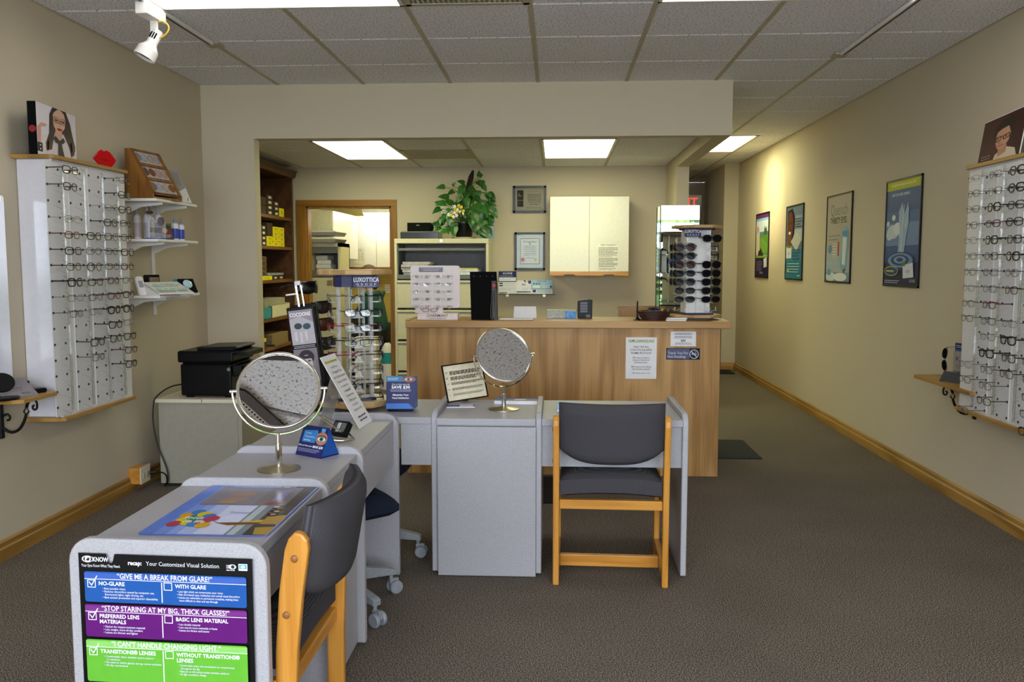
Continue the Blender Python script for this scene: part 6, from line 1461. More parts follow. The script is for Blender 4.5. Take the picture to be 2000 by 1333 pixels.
for i, (dx, dy, rz_) in enumerate(((-.03, 0, 10), (.015, .01, -25), (.0, -.02, 50))):
    o = MB().box(-.04, .04, -.025, .025, 0, .012).build('packet', plain(('#55555a', '#6a6a70', '#3f3f46')[i], .3, var=.3, name='foil_grey'), pk_, bevel=.005); o.location = (dx, dy, .012 + i * .012); o.rotation_euler = (R(12 - i * 9), R(8 * i - 6), R(rz_))
o = MB().ball((.05, .0, .035), .012).build('yellow_wrapper', plain('#b89a2a', .4, name='ochre'), pk_, smooth=True)
x0 = onc(1300, 5.47)
for i, (dx, dy, zz, rz_, lab) in enumerate(((0, 0, 0, -4, 'lower white leaflet stack on the counter beside the basket'), (.012, .012, .009, 6, 'upper white leaflet stack with orange print beside the basket'))):
    s = thing('leaflet_stack', lab, 'leaflets', (x0 + dx, 5.45 + dy, TOPZ + zz), R(rz_), 'leaflet stacks by the basket')
    MB().box(0, .125, 0, .085, 0, .008).build('pages', M['paper'], s)
    art(s, 'print', .12, .08, (60, 40), [('r', '#dcd8d6', 0, 0, 60, 40), ('e', '#c8682c', 40, 16, 10, 5), ('e', '#7a8aa0', 18, 22, 9, 6), ('l', '#8a8688', 6, 30, 50, 2, 4, 1.4)], T=Matrix.Translation((.002, .002, .0085)) @ Matrix.Rotation(R(-90), 4, 'X'))

# mirrored glass tower behind the counter
TY = 5.98
tx0, tx1 = at(1290.5, 420, Y=TY).x, at(1367, 420, Y=TY).x; tzt = at(1320, 401, Y=TY).z
gt = thing('glass_display_tower', 'tall mirrored glass display tower behind the sunglasses rack', 'display case', (tx0, TY, 0))
tw = tx1 - tx0; td = .22
MB().box(0, tw, td - .006, td, .1, tzt - .10).build('mirror_back', M['mirror'], gt)
MB().box(0, tw, 0, td, tzt - .10, tzt).build('mirrored_cap', M['mirror'], gt, bevel=.002)
MB().box(0, tw, 0, td, 0, .1).build('plinth', M['black'], gt)
for xx in (0, tw - .004): MB().box(xx, xx + .004, 0, td - .006, .1, tzt - .10).build('side_glass', M['gshelf'], gt)
for (xx, yy) in ((0, 0), (tw, 0), (0, td), (tw, td)): MB().box(xx - .003, xx + .003, yy - .003, yy + .003, .1, tzt).build('edge_strip', M['black'], gt)
for py in (455, 497.5, 533, 590):
    zz = at(1320, py, Y=TY + .05).z
    MB().box(.004, tw - .004, .004, td - .008, zz - .004, zz).build('glass_shelf', M['gshelf'], gt)
zz = at(1320, 533, Y=TY + .05).z
ib = thing('boxed_leaflet', 'blue and white leaflet box inside the mirrored glass tower', 'box', (tx0 + .07, TY + .06, zz))
MB().box(0, .12, 0, .04, 0, .06).build('lower_carton', M['paper'], ib)
MB().box(0, .12, -.001, .04, .06, .095).build('upper_band', plain('#2f5aa8', .4, name='leaflet_blue'), ib)
ic = thing('white_folder', 'white folded leaflet standing in the mirrored glass tower', 'leaflet', (tx0 + .02, TY + .08, zz), R(-8))
MB().box(0, .035, 0, .012, 0, .15).build('leaf', plain('#cfd0c0', .5, name='leaflet_white'), ic)

# ================================================================== BACK WALL
def framed(label, x0, x1, y0, y1, layers, unit, fcol='#221a18', mat_='#c9c4b8'):
    a = at(x0, y1, Y=BW - .01); c = at(x1, y0, Y=BW - .01)
    t = thing('framed_certificate', label, 'picture frame', (a.x, BW - .001, a.z), 0, 'framed certificates on the back wall')
    W, H = c.x - a.x, c.z - a.z; f = .022
    MB().box(0, W, -.018, 0, 0, f).box(0, W, -.018, 0, H - f, H).box(0, f, -.018, 0, 0, H).box(W - f, W, -.018, 0, 0, H).build('frame', plain(fcol, .3, name='certificate_frame'), t)
    MB().box(f * .5, W - f * .5, -.006, 0, f * .5, H - f * .5).build('mount', plain(mat_, .5, name='mount_board'), t)
    art(t, 'print', W - 2 * f, H - 2 * f, unit, layers, f, f, -.006)
    MB().box(f, W - f, -.0125, -.0115, f, H - f).build('glazing', M['glazing'], t)
framed('wide framed certificate with a dark ribbon band on the back wall', 1002, 1067, 363, 416, [('r', '#a8a290', 0, 0, 60, 48), ('r', '#2b2622', 4, 4, 17, 40), ('r', '#8a7a4a', 4, 4, 17, 5), ('e', '#b09a5a', 10.5, 14, 4, 4), ('e', '#2b2622', 11.6, 13, 3.2, 3.2), ('r', '#b09a5a', 4, 26, 17, 26.8), ('l', '#b09a5a', 26, 6, 52, 1, 3, 2, True), ('l', '#5a5448', 24, 13, 56, 6, 3.4, 1.2, True), ('l', '#5a5448', 30, 34, 50, 1, 3, 1.4, True), ('l', '#6a6458', 22, 42, 54, 1, 3, .8)], (60, 48))
framed('upright black-framed diploma with red seal on the back wall', 1005, 1065, 454, 528, [('r', '#c4cdc0', 0, 0, 54, 68), ('r', '#3a3f44', 7, 8, 47, 60), ('r', '#d3d9cf', 8, 9, 46, 59), ('t', '#2a2c30', 27, 16, 5, 'The State Board', 'CENTER', .01, .85), ('e', '#9aa08a', 27, 18.5, 2.4, 2.4), ('l', '#5a605a', 13, 23, 41, 3, 3.2, 1, True), ('t', '#2a2c30', 27, 35, 3.6, 'Doctor of Optometry', 'CENTER', .01, .8), ('l', '#5a605a', 14, 38, 40, 2, 3, .9, True), ('s', '#3a3a50', [(20, 48), (24, 46), (28, 49), (34, 47)], .7), ('e', '#c0a060', 12, 51, 5, 5), ('e', '#b42a24', 12, 51, 3.6, 3.6), ('e', '#c2b884', 38, 51, 3.4, 3.4)], (54, 68), '#16181c', '#c4cdc0')
sheet('cabinet_notice', 'white specials sheet taped to the right cabinet door', 'notice', 1167, 1209, 474, 531, 8.4 - .001, [('t', '#66645c', 21, 6, 3.6, 'LIMITED TIME SPECIALS!', 'CENTER', 0, .8), ('l', '#77756a', 2, 10, 40, 5, 3, 1.2), ('l', '#88867a', 2, 25, 38, 2, 2.4, .8), ('l', '#77756a', 2, 31, 40, 6, 3, 1.2), ('l', '#88867a', 2, 50, 36, 2, 2.4, .8)], (42, 57), plain('#f2efe4', .7, name='cream_sheet'))
# glass shelf with leaflets
ga = at(973, 574, Y=8.6); gb = at(1085, 573, Y=8.6)
gsf = thing('glass_wall_shelf', 'small glass shelf with leaflets on the back wall', 'shelf', (ga.x, 8.57, ga.z))
MB().box(0, gb.x - ga.x, 0, .148, -.006, 0).build('glass_plate', M['gshelf'], gsf)
for f in (.15, .8): MB().lathe([(0, 0), (.016, 0), (.016, .02), (0, .02)], 14, T=Matrix.Translation(((gb.x - ga.x) * f, .148, -.02)) @ Matrix.Rotation(R(90), 4, 'X')).build('support', M['steel'], gsf, smooth=40)
def leaf_on_shelf(label, x0, x1, y0, y1, layers, unit, dy):
    a = at(x0, 573.5, Y=8.60 + dy); c = at(x1, y0, Y=8.60 + dy)
    t = thing('leaflet', label, 'leaflet', (a.x, 8.60 + dy, ga.z), 0, 'leaflets on the glass shelf', R(-6))
    W, H = c.x - a.x, c.z - ga.z
    MB().box(0, W, 0, .006, 0, H).build('card', M['paper'], t); art(t, 'print', W, H, unit, layers)
leaf_on_shelf('navy-headed ACUVUE leaflet at the left of the glass shelf', 973.5, 1008.5, 530, 574, [('r', '#e4e2e6', 0, 0, 35, 44), ('r', '#2c3064', 0, 0, 35, 21), ('t', '#e8e8f0', 17.5, 6, 5.4, 'ACUVUE', 'CENTER', .01, .9), ('l', '#c9cade', 2, 9, 33, 1, 2, .9), ('r', '#dfe4ea', 1, 12, 34, 19.5), ('s', '#6fb0a8', [(4, 17), (9, 15), (14, 17), (22, 16), (26, 13), (32, 16)], .5), ('r', '#3a3c44', 1.5, 22.5, 8.5, 25), ('r', '#3a3c44', 1.5, 27, 8.5, 29.5), ('l', '#9a9aa4', 9.5, 23.5, 32, 2, 4, .6), ('l', '#a8a8b0', 2, 33, 32, 2, 3, .6), ('r', '#4a4c54', 1.5, 41.5, 17, 43)], (35, 44), 0)
leaf_on_shelf('white SAVE $40 leaflet in the middle of the glass shelf', 1000, 1037, 548, 574, [('r', '#eceaf0', 0, 0, 37, 26), ('t', '#3c3c70', 8, 10, 5.4, 'SAVE', 'RIGHT', 0, .9), ('t', '#3c3c70', 19, 10, 5.4, '$40', 'LEFT', .01, .9), ('p', '#4a3a8c', [(22, 0), (26, 0), (28, 4), (25, 3)]), ('p', '#5a3a7c', [(30, 1), (37, 0), (37, 6), (33, 7)]), ('l', '#a9a9b8', 20, 15, 35, 2, 3, .6), ('r', '#3c3c80', 9, 21.5, 31, 23.5), ('r', '#2c2c50', 32, 21.5, 36, 23.5)], (37, 26), .02)
leaf_on_shelf('pale blue SAVE leaflet at the right of the glass shelf', 1037, 1079, 547, 574, [('r', '#dde6ec', 0, 0, 42, 27), ('r', '#a9cbe0', 0, 0, 42, 17), ('t', '#4a6a98', 21, 4, 4.6, 'SAVE | $25', 'CENTER', 0, .9), ('e', '#2f6ab0', 6, 7.5, 1.6, 1.6), ('e', '#2f6ab0', 11, 7.5, 1.6, 1.6), ('e', '#2f6ab0', 16, 7.5, 1.6, 1.6), ('r', '#dfe8ee', 4, 11, 18, 16), ('r', '#c9dce8', 22, 10, 38, 16), ('e', '#2c4a90', 39, 13.5, 2, 2), ('r', '#3c5a98', 0, 17.4, 42, 18.2), ('p', '#3a3c78', [(3, 20), (9, 19), (10, 24), (4, 24.5)]), ('l', '#8aa0a0', 13, 20.5, 40, 2, 2.6, .8)], (42, 27), .012)

# papers in the open bin and things on top of the file cabinet
fx = -1.1
for i, (x0, x1, zz, c, lab) in enumerate(((-.38, -.11, .155, '#b9b3b4', 'thick grey stack of paper files in the open cabinet bin'), (-.02, .13, .095, '#e4dccb', 'cream envelope pile in the middle of the open cabinet bin'), (.16, .37, .085, '#d6d8da', 'clear packet with yellow strip in the open cabinet bin'))):
    s = thing('paper_stack', lab, 'papers', (fx + (x0 + x1) / 2, 8.36, 1.2155), R((-3, 4, -5)[i]), 'papers in the open cabinet bin')
    n = 6 if i == 0 else 3
    for k in range(n):
        o = MB().box(-(x1 - x0) / 2, (x1 - x0) / 2, -.09, .09, 0, zz / n * .92).build('sheaf', plain(c, .7, var=.12, name='files'), s); o.location = (random.uniform(-.012, .012), random.uniform(-.01, .01), k * zz / n); o.rotation_euler = (0, 0, R(random.uniform(-3, 3)))
    if i == 2: MB().box(-.08, .09, -.095, -.06, zz, zz + .008).build('yellow_strip', M['yellow'], s)
    if i == 1: MB().box(-.07, .08, -.095, -.05, zz, zz + .006).build('top_envelope', plain('#c88a3a', .6, name='orange_edge'), s)
q0 = at(783, 466, Y=8.33).x; q1 = at(858, 466, Y=8.33).x
t = thing('electronics_case', 'wide dark glossy case on the file cabinet under the black box', 'box', (q0, 8.30, 1.59))
MB().box(0, q1 - q0, 0, .26, 0, .068).build('case_shell', plain('#2a2b2e', .15, name='smoke_grey'), t, bevel=.004)
MB().box(.01, q1 - q0 - .01, .01, .25, .068, .072).build('lid_rim', plain('#5a5c60', .2, name='rim_grey'), t)
q2 = at(796, 450, Y=8.36).x; q3 = at(833, 450, Y=8.36).x
t = thing('black_carton', 'small black box stacked on the dark case on the file cabinet', 'box', (q2, 8.34, 1.662), R(-2))
MB().box(0, q3 - q2 + .04, 0, .2, 0, .085).build('carton', M['mblack'], t, bevel=.003)
MB().box(.09, .12, -.001, 0, .055, .065).build('print_mark', M['grey'], t)
# poster and papers behind the plant
sheet('wall_flyer', 'pale blue flyer on the back wall half hidden by the plant', 'poster', 936, 965.5, 424, 467, BW, [('r', '#a9c0d4', 0, 0, 30, 43), ('r', '#3f7ab8', 0, 0, 30, 12), ('r', '#c9d4dc', 2, 13, 28, 26), ('l', '#6a86a8', 3, 28, 27, 5, 3, 1)], (30, 43))
sheet('wall_paper_note', 'white papers pinned on the back wall behind the plant', 'notice', 862, 885, 402, 455, BW, [('r', '#e4e2dc', 0, 0, 23, 53), ('l', '#9a988e', 2, 6, 20, 8, 5, 1.2)], (23, 53))
# ---- potted pothos
pl = thing('potted_pothos', 'trailing green pothos with white flowers in a black pot on the file cabinet', 'plant', (at(906, 460, Y=8.42).x, 8.42, 1.59))
MB().lathe([(0, 0), (.11, 0), (.125, .018), (.12, .018), (.10, .006), (0, .006)], 28).build('saucer', M['cream'], pl, smooth=40)
MB().lathe([(0, .008), (.075, .008), (.105, .15), (.11, .15), (.11, .165), (.10, .165), (.095, .15), (0, .14)], 24).build('pot', plain('#0d0d0f', .3, name='pot_black'), pl, smooth=40)
MB().lathe([(0, .148), (.094, .148)], 20).build('soil', M['soil'], pl)
MB().tube([(0, .03, .14), (.02, .03, .40), (.07, .03, .60), (.09, .03, .665)], [.024, .026, .026, .010], 8).build('bark_pole', M['soil'], pl, smooth=True)
def leaf_mesh(k):
    bb = MB(); out = [(0, 0), (.30, .02), (.46, .22), (.42, .5), (.24, .8), (0, 1.06)]
    vs = []; fs = []
    mid = [(0, .06), (0, .22), (0, .5), (0, .8), (0, 1.08)]
    for s in (-1, 1):
        base = len(vs)
        for (x, y) in out[1:5]: vs.append((s * x * .9, y, .16 * x - .28 * y * y + (.02 * k)))
        for (x, y) in mid: vs.append((0, y, -.28 * y * y))
        o, m_ = base, base + 4
        tri = [(m_, o, o + 1), (m_, o + 1, m_ + 1), (m_ + 1, o + 1, o + 2), (m_ + 1, o + 2, m_ + 2), (m_ + 2, o + 2, o + 3), (m_ + 2, o + 3, m_ + 3), (m_ + 3, o + 3, m_ + 4)]
        fs += [tt if s > 0 else tt[::-1] for tt in tri]
    return bb.add(vs, fs).mesh('leaf', plain(('#2a5a1c', '#35682a', '#234d18')[k], .32, var=.25, scale=8, name='pothos_leaf'), smooth=60, recalc=False)
lm = [leaf_mesh(k) for k in range(3)]
# leaf spots measured on the photo (pixel of the leaf base, size in px, pointing direction in degrees, depth)
spots = [(908, 359, 14, 150, 0), (870, 366, 16, 175, -.03), (888, 374, 15, 200, -.05), (878, 388, 20, 160, -.05), (872, 398, 19, 178, -.08), (862, 408, 18, 200, -.1), (885, 399, 16, 150, -.1), (872, 418, 18, 250, -.1), (866, 432, 18, 215, -.08), (862, 443, 16, 200, -.1), (878, 450, 20, 190, -.14), (888, 434, 18, 265, -.15), (887, 442, 19, 270, -.17), (905, 368, 17, 235, -.06), (912, 374, 18, 260, -.08), (899, 385, 14, 230, -.1), (922, 372, 16, 300, -.03), (932, 354, 16, 320, 0), (940, 352, 14, 290, 0), (942, 362, 13, 310, .03), (952, 378, 20, 325, -.04), (951, 376, 16, 290, -.06), (946, 390, 17, 260, -.05), (952, 392, 18, 335, -.05), (950, 400, 22, 318, -.07), (958, 408, 20, 315, -.06), (944, 408, 18, 300, -.12), (948, 425, 18, 310, -.06), (940, 430, 20, 300, -.13), (944, 440, 19, 305, -.14), (950, 446, 17, 310, -.12), (936, 446, 20, 320, -.16), (930, 428, 20, 280, -.17), (921, 428, 16, 270, -.2), (938, 455, 18, 330, -.12), (918, 390, 22, 250, -.12), (926, 398, 24, 290, -.14), (934, 404, 22, 330, -.14), (915, 405, 20, 240, -.14), (930, 412, 22, 300, -.18), (922, 418, 20, 310, -.2), (905, 396, 16, 200, -.1), (940, 418, 20, 345, -.1), (866, 424, 15, 240, -.1), (858, 440, 14, 160, -.05), (872, 440, 15, 290, -.12), (882, 424, 14, 240, -.14), (936, 346, 11, 90, 0), (941, 346, 10, 120, .02), (884, 364, 9, 60, 0), (926, 366, 14, 200, -.05), (934, 372, 13, 280, -.04), (912, 388, 15, 280, -.13), (904, 412, 15, 300, -.16), (952, 432, 14, 330, -.08), (926, 440, 18, 295, -.19), (934, 436, 17, 250, -.2), (948, 414, 15, 20, -.05), (956, 420, 15, 300, -.04), (892, 405, 13, 120, -.12), (864, 399, 14, 155, -.05), (880, 408, 13, 220, -.1), (925, 385, 18, 330, -.08), (936, 392, 17, 300, -.09), (910, 366, 14, 170, .02), (918, 382, 16, 300, -.02)]
pw_ = pl.location
stems = MB()
for i, (px, py, sz, an, dp) in enumerate(spots):
    p = at(px, py, Y=8.42 + dp * .75) - pw_
    s = sz / 1680 * 8.45 * 1.05
    o = link('leaf', lm[i % 3], pl); o.location = p; o.scale = (s * 1.05, s, s)
    d = Vector((math.cos(R(an)), random.uniform(-.7, -.15), math.sin(R(an)))).normalized()
    nrm = Vector((random.uniform(-.3, .3), -.75, .65)).normalized(); nrm = (nrm - d * nrm.dot(d)).normalized()
    xx = d.cross(nrm)
    o.rotation_euler = Matrix((xx, d, nrm)).transposed().to_euler()
    root_ = Vector((.03 * math.cos(i), .03 * math.sin(i) + .02, .16 if py > 385 else .35))
    stems.tube([root_, root_.lerp(p, .55) + Vector((0, 0, .05)), p], .0025, 4)
stems.build('stems', plain('#4c7a2a', .5, name='stem_green'), pl, smooth=True)['kind'] = 'stuff'
fwm = plain('#e9e4dc', .6, name='petal_white'); fym = plain('#d8c81c', .5, name='petal_yellow')
for i, (px, py, c) in enumerate(((888, 404, 0), (893, 410, 0), (888, 416, 0), (899, 414, 0), (904, 418, 0), (892, 421, 0), (886, 424, 0), (901, 405, 1), (896, 402, 1), (893, 413, 1), (881, 421, 1), (905, 412, 1), (889, 409, 1), (876, 420, 0))):
    p = at(px, py, Y=8.28) - pw_
    b = MB()
    for k in range(5):
        a = 2 * math.pi * k / 5; b.ball((.010 * math.cos(a), 0, .010 * math.sin(a)), .0075, .003, .0075, 6, 4)
    b.ball((0, -.004, 0), .006, .004, .006, 6, 4)
    o = b.build('flower', fym if c else fwm, pl, smooth=True); o.location = p; o.rotation_euler = (R(random.uniform(-30, 30)), 0, R(random.uniform(-40, 40)))
    MB().tube([p + Vector((0, .003, -.005)), Vector((.0, .0, .16))], .002, 4).build('flower_stalk', plain('#4c7a2a', .5, name='stem_green'), pl)

# ================================================================== BOOKCASE CONTENTS
def bbox_(name, label, px0, px1, py, zrow, h, mat, tagc=None, grp='boxes on the dark bookcase', depth=.2, setb=.03, rows_=1, cat='box'):
    z = zrow
    y0 = at(px0, py, X=BX - setb).y; y1 = at(px1, py, X=BX - setb).y
    t = thing(name, label, cat, (BX - setb, y0, z), 0, grp)
    MB().box(-depth, 0, .004, y1 - y0 - .004, 0, h).build('carton', mat, t, bevel=.002)
    if tagc: MB().box(0, .0015, (y1 - y0) * .3, (y1 - y0) * .72, h * .3, h * .75).build('sticker', plain(tagc, .6, name='sticker'), t)
    return t
z0 = SHZ[0]
for i in range(4):
    bbox_('carton', 'brown frame carton, %s from the bottom of the taller top-shelf stack' % NUM[i], 521, 533, 400, z0 + i * .047, .045, M['brown_card'], '#d9d4cc')
for i in range(3):
    bbox_('carton', 'brown frame carton, %s from the bottom of the shorter top-shelf stack' % NUM[i], 534, 545, 400, z0 + i * .047, .045, M['brown_card'], '#d9d4cc')
for i in range(2):
    bbox_('carton', 'dark carton at the shadowed left of the top shelf, %s' % ('lower', 'upper')[i], 509, 520, 400, z0 + i * .08, .078, M['brown_card'])
bbox_('carton', 'yellow carton at the right of the top shelf', 545.5, 555, 415, z0, .085, M['yellow'], '#c9bd20')
z0 = SHZ[1]
for i in range(4):
    bbox_('carton', 'brown frame carton in the second-shelf stack, %s from bottom' % NUM[i], 510, 520, 460, z0 + i * .047, .045, M['brown_card'], '#e0dcd6')
for c, (a_, b_, n) in enumerate(((521, 532.5, 2), (533, 544.5, 4), (545, 555.5, 4))):
    for i in range(n):
        bbox_('carton', 'yellow carton, %s column of the second shelf, %s from bottom' % (('left', 'middle', 'right')[c], NUM[i]), a_, b_, 460, z0 + i * .047, .0455, M['yellow'], '#bdb21a')
bbox_('carton', 'tall dark carton on top of the left yellow cartons', 521, 532.5, 440, z0 + .095, .12, M['brown_card'], None)
z0 = SHZ[2]
bbox_('carton', 'long yellow carton lying on the third shelf', 508, 532, 538, z0, .038, M['yellow'], '#cfc32a')
for i in range(4):
    bbox_('carton', 'brown carton with square print on the third shelf, %s from bottom' % NUM[i], 509, 521, 520, z0 + .04 + i * .045, .043, plain('#6a543a', .6, name='kraft_brown'), '#3c2f22')
for i in range(2):
    bbox_('carton', 'flat dark carton under the papers on the third shelf, %s' % ('left', 'right')[i], 533 + i * 11, 543 + i * 11, 540, z0, .035, M['brown_card'], '#d9d4cc')
s = bbox_('paper_stack', 'loose clear packets on the third shelf of the bookcase', 523, 554, 530, z0 + .042, .022, plain('#8b93a4', .3, var=.3, name='packet_grey'), None, None, cat='papers')
z0 = SHZ[3]
def bin_(label, px0, px1, h, col, setb=.02):
    y0 = at(px0, 600, X=BX - setb).y; y1 = at(px1, 600, X=BX - setb).y; W = y1 - y0
    t = thing('storage_bin', label, 'bin', (BX - setb, y0, z0), 0, 'file bins on the fourth shelf')
    m = plain(col, .45, name='bin_' + col.strip('#'))
    MB().box(-.24, 0, 0, .004, 0, h).box(-.24, 0, W - .004, W, 0, h).box(-.004, 0, 0, W, 0, h * .92).box(-.24, -.236, 0, W, 0, h).box(-.24, 0, 0, W, 0, .004).build('shell', m, t)
    for k in range(7):
        o = MB().box(-.2, -.01, 0, .002, .005, h + .05).build('folder', plain('#d8cfa8', .7, var=.1, name='manila'), t); o.location = (0, .012 + (W - .03) * k / 7, random.uniform(0, .02)); o.rotation_euler = (R(random.uniform(2, 14)), 0, 0)
    return t
bin_('teal file bin on the fourth shelf of the bookcase', 510, 530, .115, '#2f8f9c')
bin_('cream file bin of manila folders on the fourth shelf', 531, 566, .125, '#ded7b8')
z0 = SHZ[4]
bbox_('carton', 'plain kraft carton on the lowest visible shelf', 531, 563, 648, z0, .11, plain('#8a744c', .7, name='kraft'), None)
bbox_('carton', 'small carton with yellow tag on the lowest visible shelf', 511, 521, 655, z0, .06, M['brown_card'], None)
bbox_('carton', 'yellow tag card on the lowest visible shelf', 512, 520, 652, z0 + .061, .035, M['yellow'], None, None, .02)
tr = thing('tape_dispenser', 'clear tape dispenser on the lowest visible shelf', 'tape', (BX - .06, at(526, 655, X=BX - .06).y, z0 + .0))
MB().lathe([(.018, -.012), (.03, -.012), (.03, .012), (.018, .012), (.018, -.012)], 20, T=Matrix.Translation((0, 0, .045)) @ Matrix.Rotation(R(90), 4, 'X')).build('roll', M['acry'], tr, smooth=40)
MB().box(-.04, .05, -.014, .014, 0, .02).build('base', M['dgrey'], tr, bevel=.004)

# ================================================================== OFFICE BEYOND THE DOORWAY
yw = plain('#c9b267', .7, name='yellow_office_wall')
struct('wall_office', MB().box(-3.0, -.9, 11.4, 11.5, 0, 2.5).box(-1.0, -.9, BW + .12, 11.4, 0, 2.5), yw)
struct('ceiling_office', MB().box(-3.0, -.9, BW + .12, 11.5, 2.44, 2.5), M['tile'])
ceiling_light('fluorescent panel in the office beyond the doorway', -2.2, -1.6, 9.2, 10.4, 2.43)  # out of view, added to brighten the office
def P(px, py, Y): return at(px, py, Y=Y)
# tall white cabinet at left, front shade and side light put into its colours
a = P(600, 505, 9.75); c = P(648, 412, 9.75)
t = thing('upper_cabinet', 'white hanging cabinet at the left in the office beyond the doorway', 'cabinet', (a.x - .1, 9.75, a.z))
MB().box(0, c.x - a.x + .1, 0, 1.2, 0, c.z - a.z).build('carcass', plain('#cfcbb4', .5, name='cabinet_white_shaded'), t, bevel=.003)  # darker tone carries the shade on the front
MB().box(c.x - a.x + .1, c.x - a.x + .115, .0, 1.2, 0, c.z - a.z).build('lit_side', M['mel'], t)
a = P(683, 525, 11.1); c = P(770, 422, 11.1); mdx = P(735, 470, 11.1).x - a.x
t = thing('upper_cabinet', 'white two-door wall cabinet at the right in the office', 'cabinet', (a.x, 11.1, a.z))
W, H = c.x - a.x, c.z - a.z
MB().box(0, W, .02, .29, 0, H).build('carcass', M['mel'], t)
for x0, x1 in ((0, mdx - .003), (mdx + .003, W)): MB().box(x0, x1, 0, .02, .02, H).build('door', M['mel'], t)
MB().box(0, W, -.005, .02, 0, .018).build('oak_rail', M['door_oak'], t)
sheet('office_notice', 'pale calendar sheet on the office wall cabinet', 'notice', 688, 712, 484, 522, 11.098, [('r', '#e6e0cc', 0, 0, 24, 38), ('l', '#a8a28c', 4, 4, 20, 2, 2.4, 1, True), ('l', '#b4ae98', 2, 11, 8, 6, 2.6, 1), ('l', '#b4ae98', 10, 11, 15, 6, 2.6, 1), ('l', '#b4ae98', 17, 11, 22, 6, 2.6, 1), ('l', '#a8a28c', 2, 32, 22, 1, 2, 1)], (24, 38), plain('#e9e3cf', .7, name='ivory_sheet'))
a = P(707, 419, 10.9); c = P(775, 412, 10.9)
t = thing('tube_light', 'double white fluorescent tube fitting above the office cabinet', 'light', (a.x, 10.9, a.z))
MB().box(0, c.x - a.x, 0, .12, .02, .08).build('fitting', M['white'], t)
for yy in (.02, .09): MB().tube([(.02, yy, .005), (c.x - a.x, yy, .005)], .016, 10).build('tube', emit('tube_white', (1, .97, .88), 22), t, smooth=True)
# grey lateral file in the office with open bin
a = P(612, 745, 9.3); c = P(663, 475, 9.3)
t = thing('file_cabinet', 'putty file cabinet with open grey bin inside the office doorway', 'file cabinet', (a.x, 9.3, 0))
W = c.x - a.x; H = c.z
MB().box(-.03, 0, 0, .46, 0, H).box(0, W, .43, .46, 0, H).box(W - .02, W, 0, .46, 0, H).box(-.03, W, 0, .46, H - .04, H).build('body', M['cream'], t)
zb0 = P(640, 537, 9.3).z
MB().box(0, W - .02, .1, .42, zb0, zb0 + .02).box(0, W - .02, .40, .42, zb0, H - .04).box(0, W - .02, .0, .02, zb0 - .02, zb0 + .05).build('bin_liner', M['grey'], t)
MB().box(0, W, .02, .04, H - .11, H - .04).build('lifted_flap', M['grey'], t)
for (q0_, q1_) in ((zb0 - .36, zb0 - .03), (zb0 - .70, zb0 - .38), (.03, zb0 - .72)):
    dr = MB().box(0, W - .003, -.015, .02, q0_, q1_).build('drawer', M['cream'], t, bevel=.003)
    MB().box(W - .14, W - .08, -.022, -.015, q1_ - .09, q1_ - .03).build('handle', M['steel'], dr)
for i in range(4):
    s = thing('paper_stack', 'pile of white papers in the office file bin, %s from bottom' % NUM[i], 'papers', (a.x + .11, 9.55, zb0 + .021 + i * .048), R((4, -3, 6, -5)[i]), 'papers in the office file bin')
    MB().box(-.09, .09 - i * .015, -.1, .1, 0, .04).build('sheaf', M['paper'], s); MB().box(-.085, .085 - i * .015, -.095, .095, .04, .0465).build('top_sheet', plain('#d8c49c', .7, name='manila_sheet'), s)
for i in range(2):
    zz = H + .002 + i * .075
    s = thing('letter_tray', '%s grey letter tray on the office file cabinet' % ('lower', 'upper')[i], 'tray', (a.x - .02, 9.22, zz), R(-3), 'letter trays on the office file cabinet')
    MB().prism([(-.02, 0), (.31, 0), (.335, .04), (-.045, .04)], 0, .38, 'y').build('tray_body', plain('#8f9094', .4, name='tray_grey'), s, bevel=.004)
    MB().box(-.03, .32, .01, .37, .04, .052).build('paper', M['paper'], s)
# desk, papers and heater in the office
t = thing('office_desk', 'cream desk along the yellow wall in the office', 'desk', (-2.95, 9.85, 0))
MB().box(0, .55, 0, 1.5, .70, .74).build('worktop', M['cream'], t, bevel=.004)
for xx in (.02, 1.44): MB().box(.02, .5, xx, xx + .04, 0, .70).build('leg_panel', M['putty'], t)
sheet('pinned_note', 'white note pinned on the yellow office wall, left one', 'notice', 699, 717, 556, 578, 11.4, [('l', '#8a8a8a', 2, 4, 16, 4, 4, 1)], (18, 22), None, .002)
sheet('pinned_note', 'white note pinned on the yellow office wall beside the door edge', 'notice', 752, 764, 556, 572, 11.4, [('l', '#8a8a8a', 2, 3, 10, 3, 4, 1)], (12, 16), None, .002)
t = thing('binder', 'white binder standing open on the office desk', 'binder', (P(672, 600, 10.7).x - .05, 10.75, .74), R(12), None, R(-14))
MB().box(0, .10, 0, .03, 0, .30).build('cover', M['paper'], t); MB().box(.10, .135, 0, .05, 0, .30).build('spine', plain('#9ab0d8', .4, name='spine_blue'), t)
a = P(690, 735, 9.2)
t = thing('air_heater', 'white louvred heater on the office floor behind the rack', 'heater', (P(692, 700, 9.25).x, 9.25, 0))
MB().box(0, .24, .01, .2, .04, .55).build('housing', M['white'], t, bevel=.008)
for k in range(13): MB().box(.03, .21, -.006, .014, .10 + k * .032, .116 + k * .032).build('louvre', M['white'], t)
for xx in (.02, .18): MB().box(xx, xx + .04, .02, .18, 0, .04).build('foot', M['grey'], t)
t = thing('water_cooler_bottle', 'white bottle with teal label on the office floor by the door', 'bottle', (P(757, 700, 9.15).x, 9.15, 0))
MB().lathe([(0, 0), (.07, 0), (.07, .42), (.04, .48), (.025, .5), (0, .5)], 20).build('bottle_body', M['white'], t, smooth=40)
MB().lathe([(.071, .28), (.071, .40)], 20).build('label_band', plain('#2a9a9c', .4, name='teal_label'), t, smooth=40)
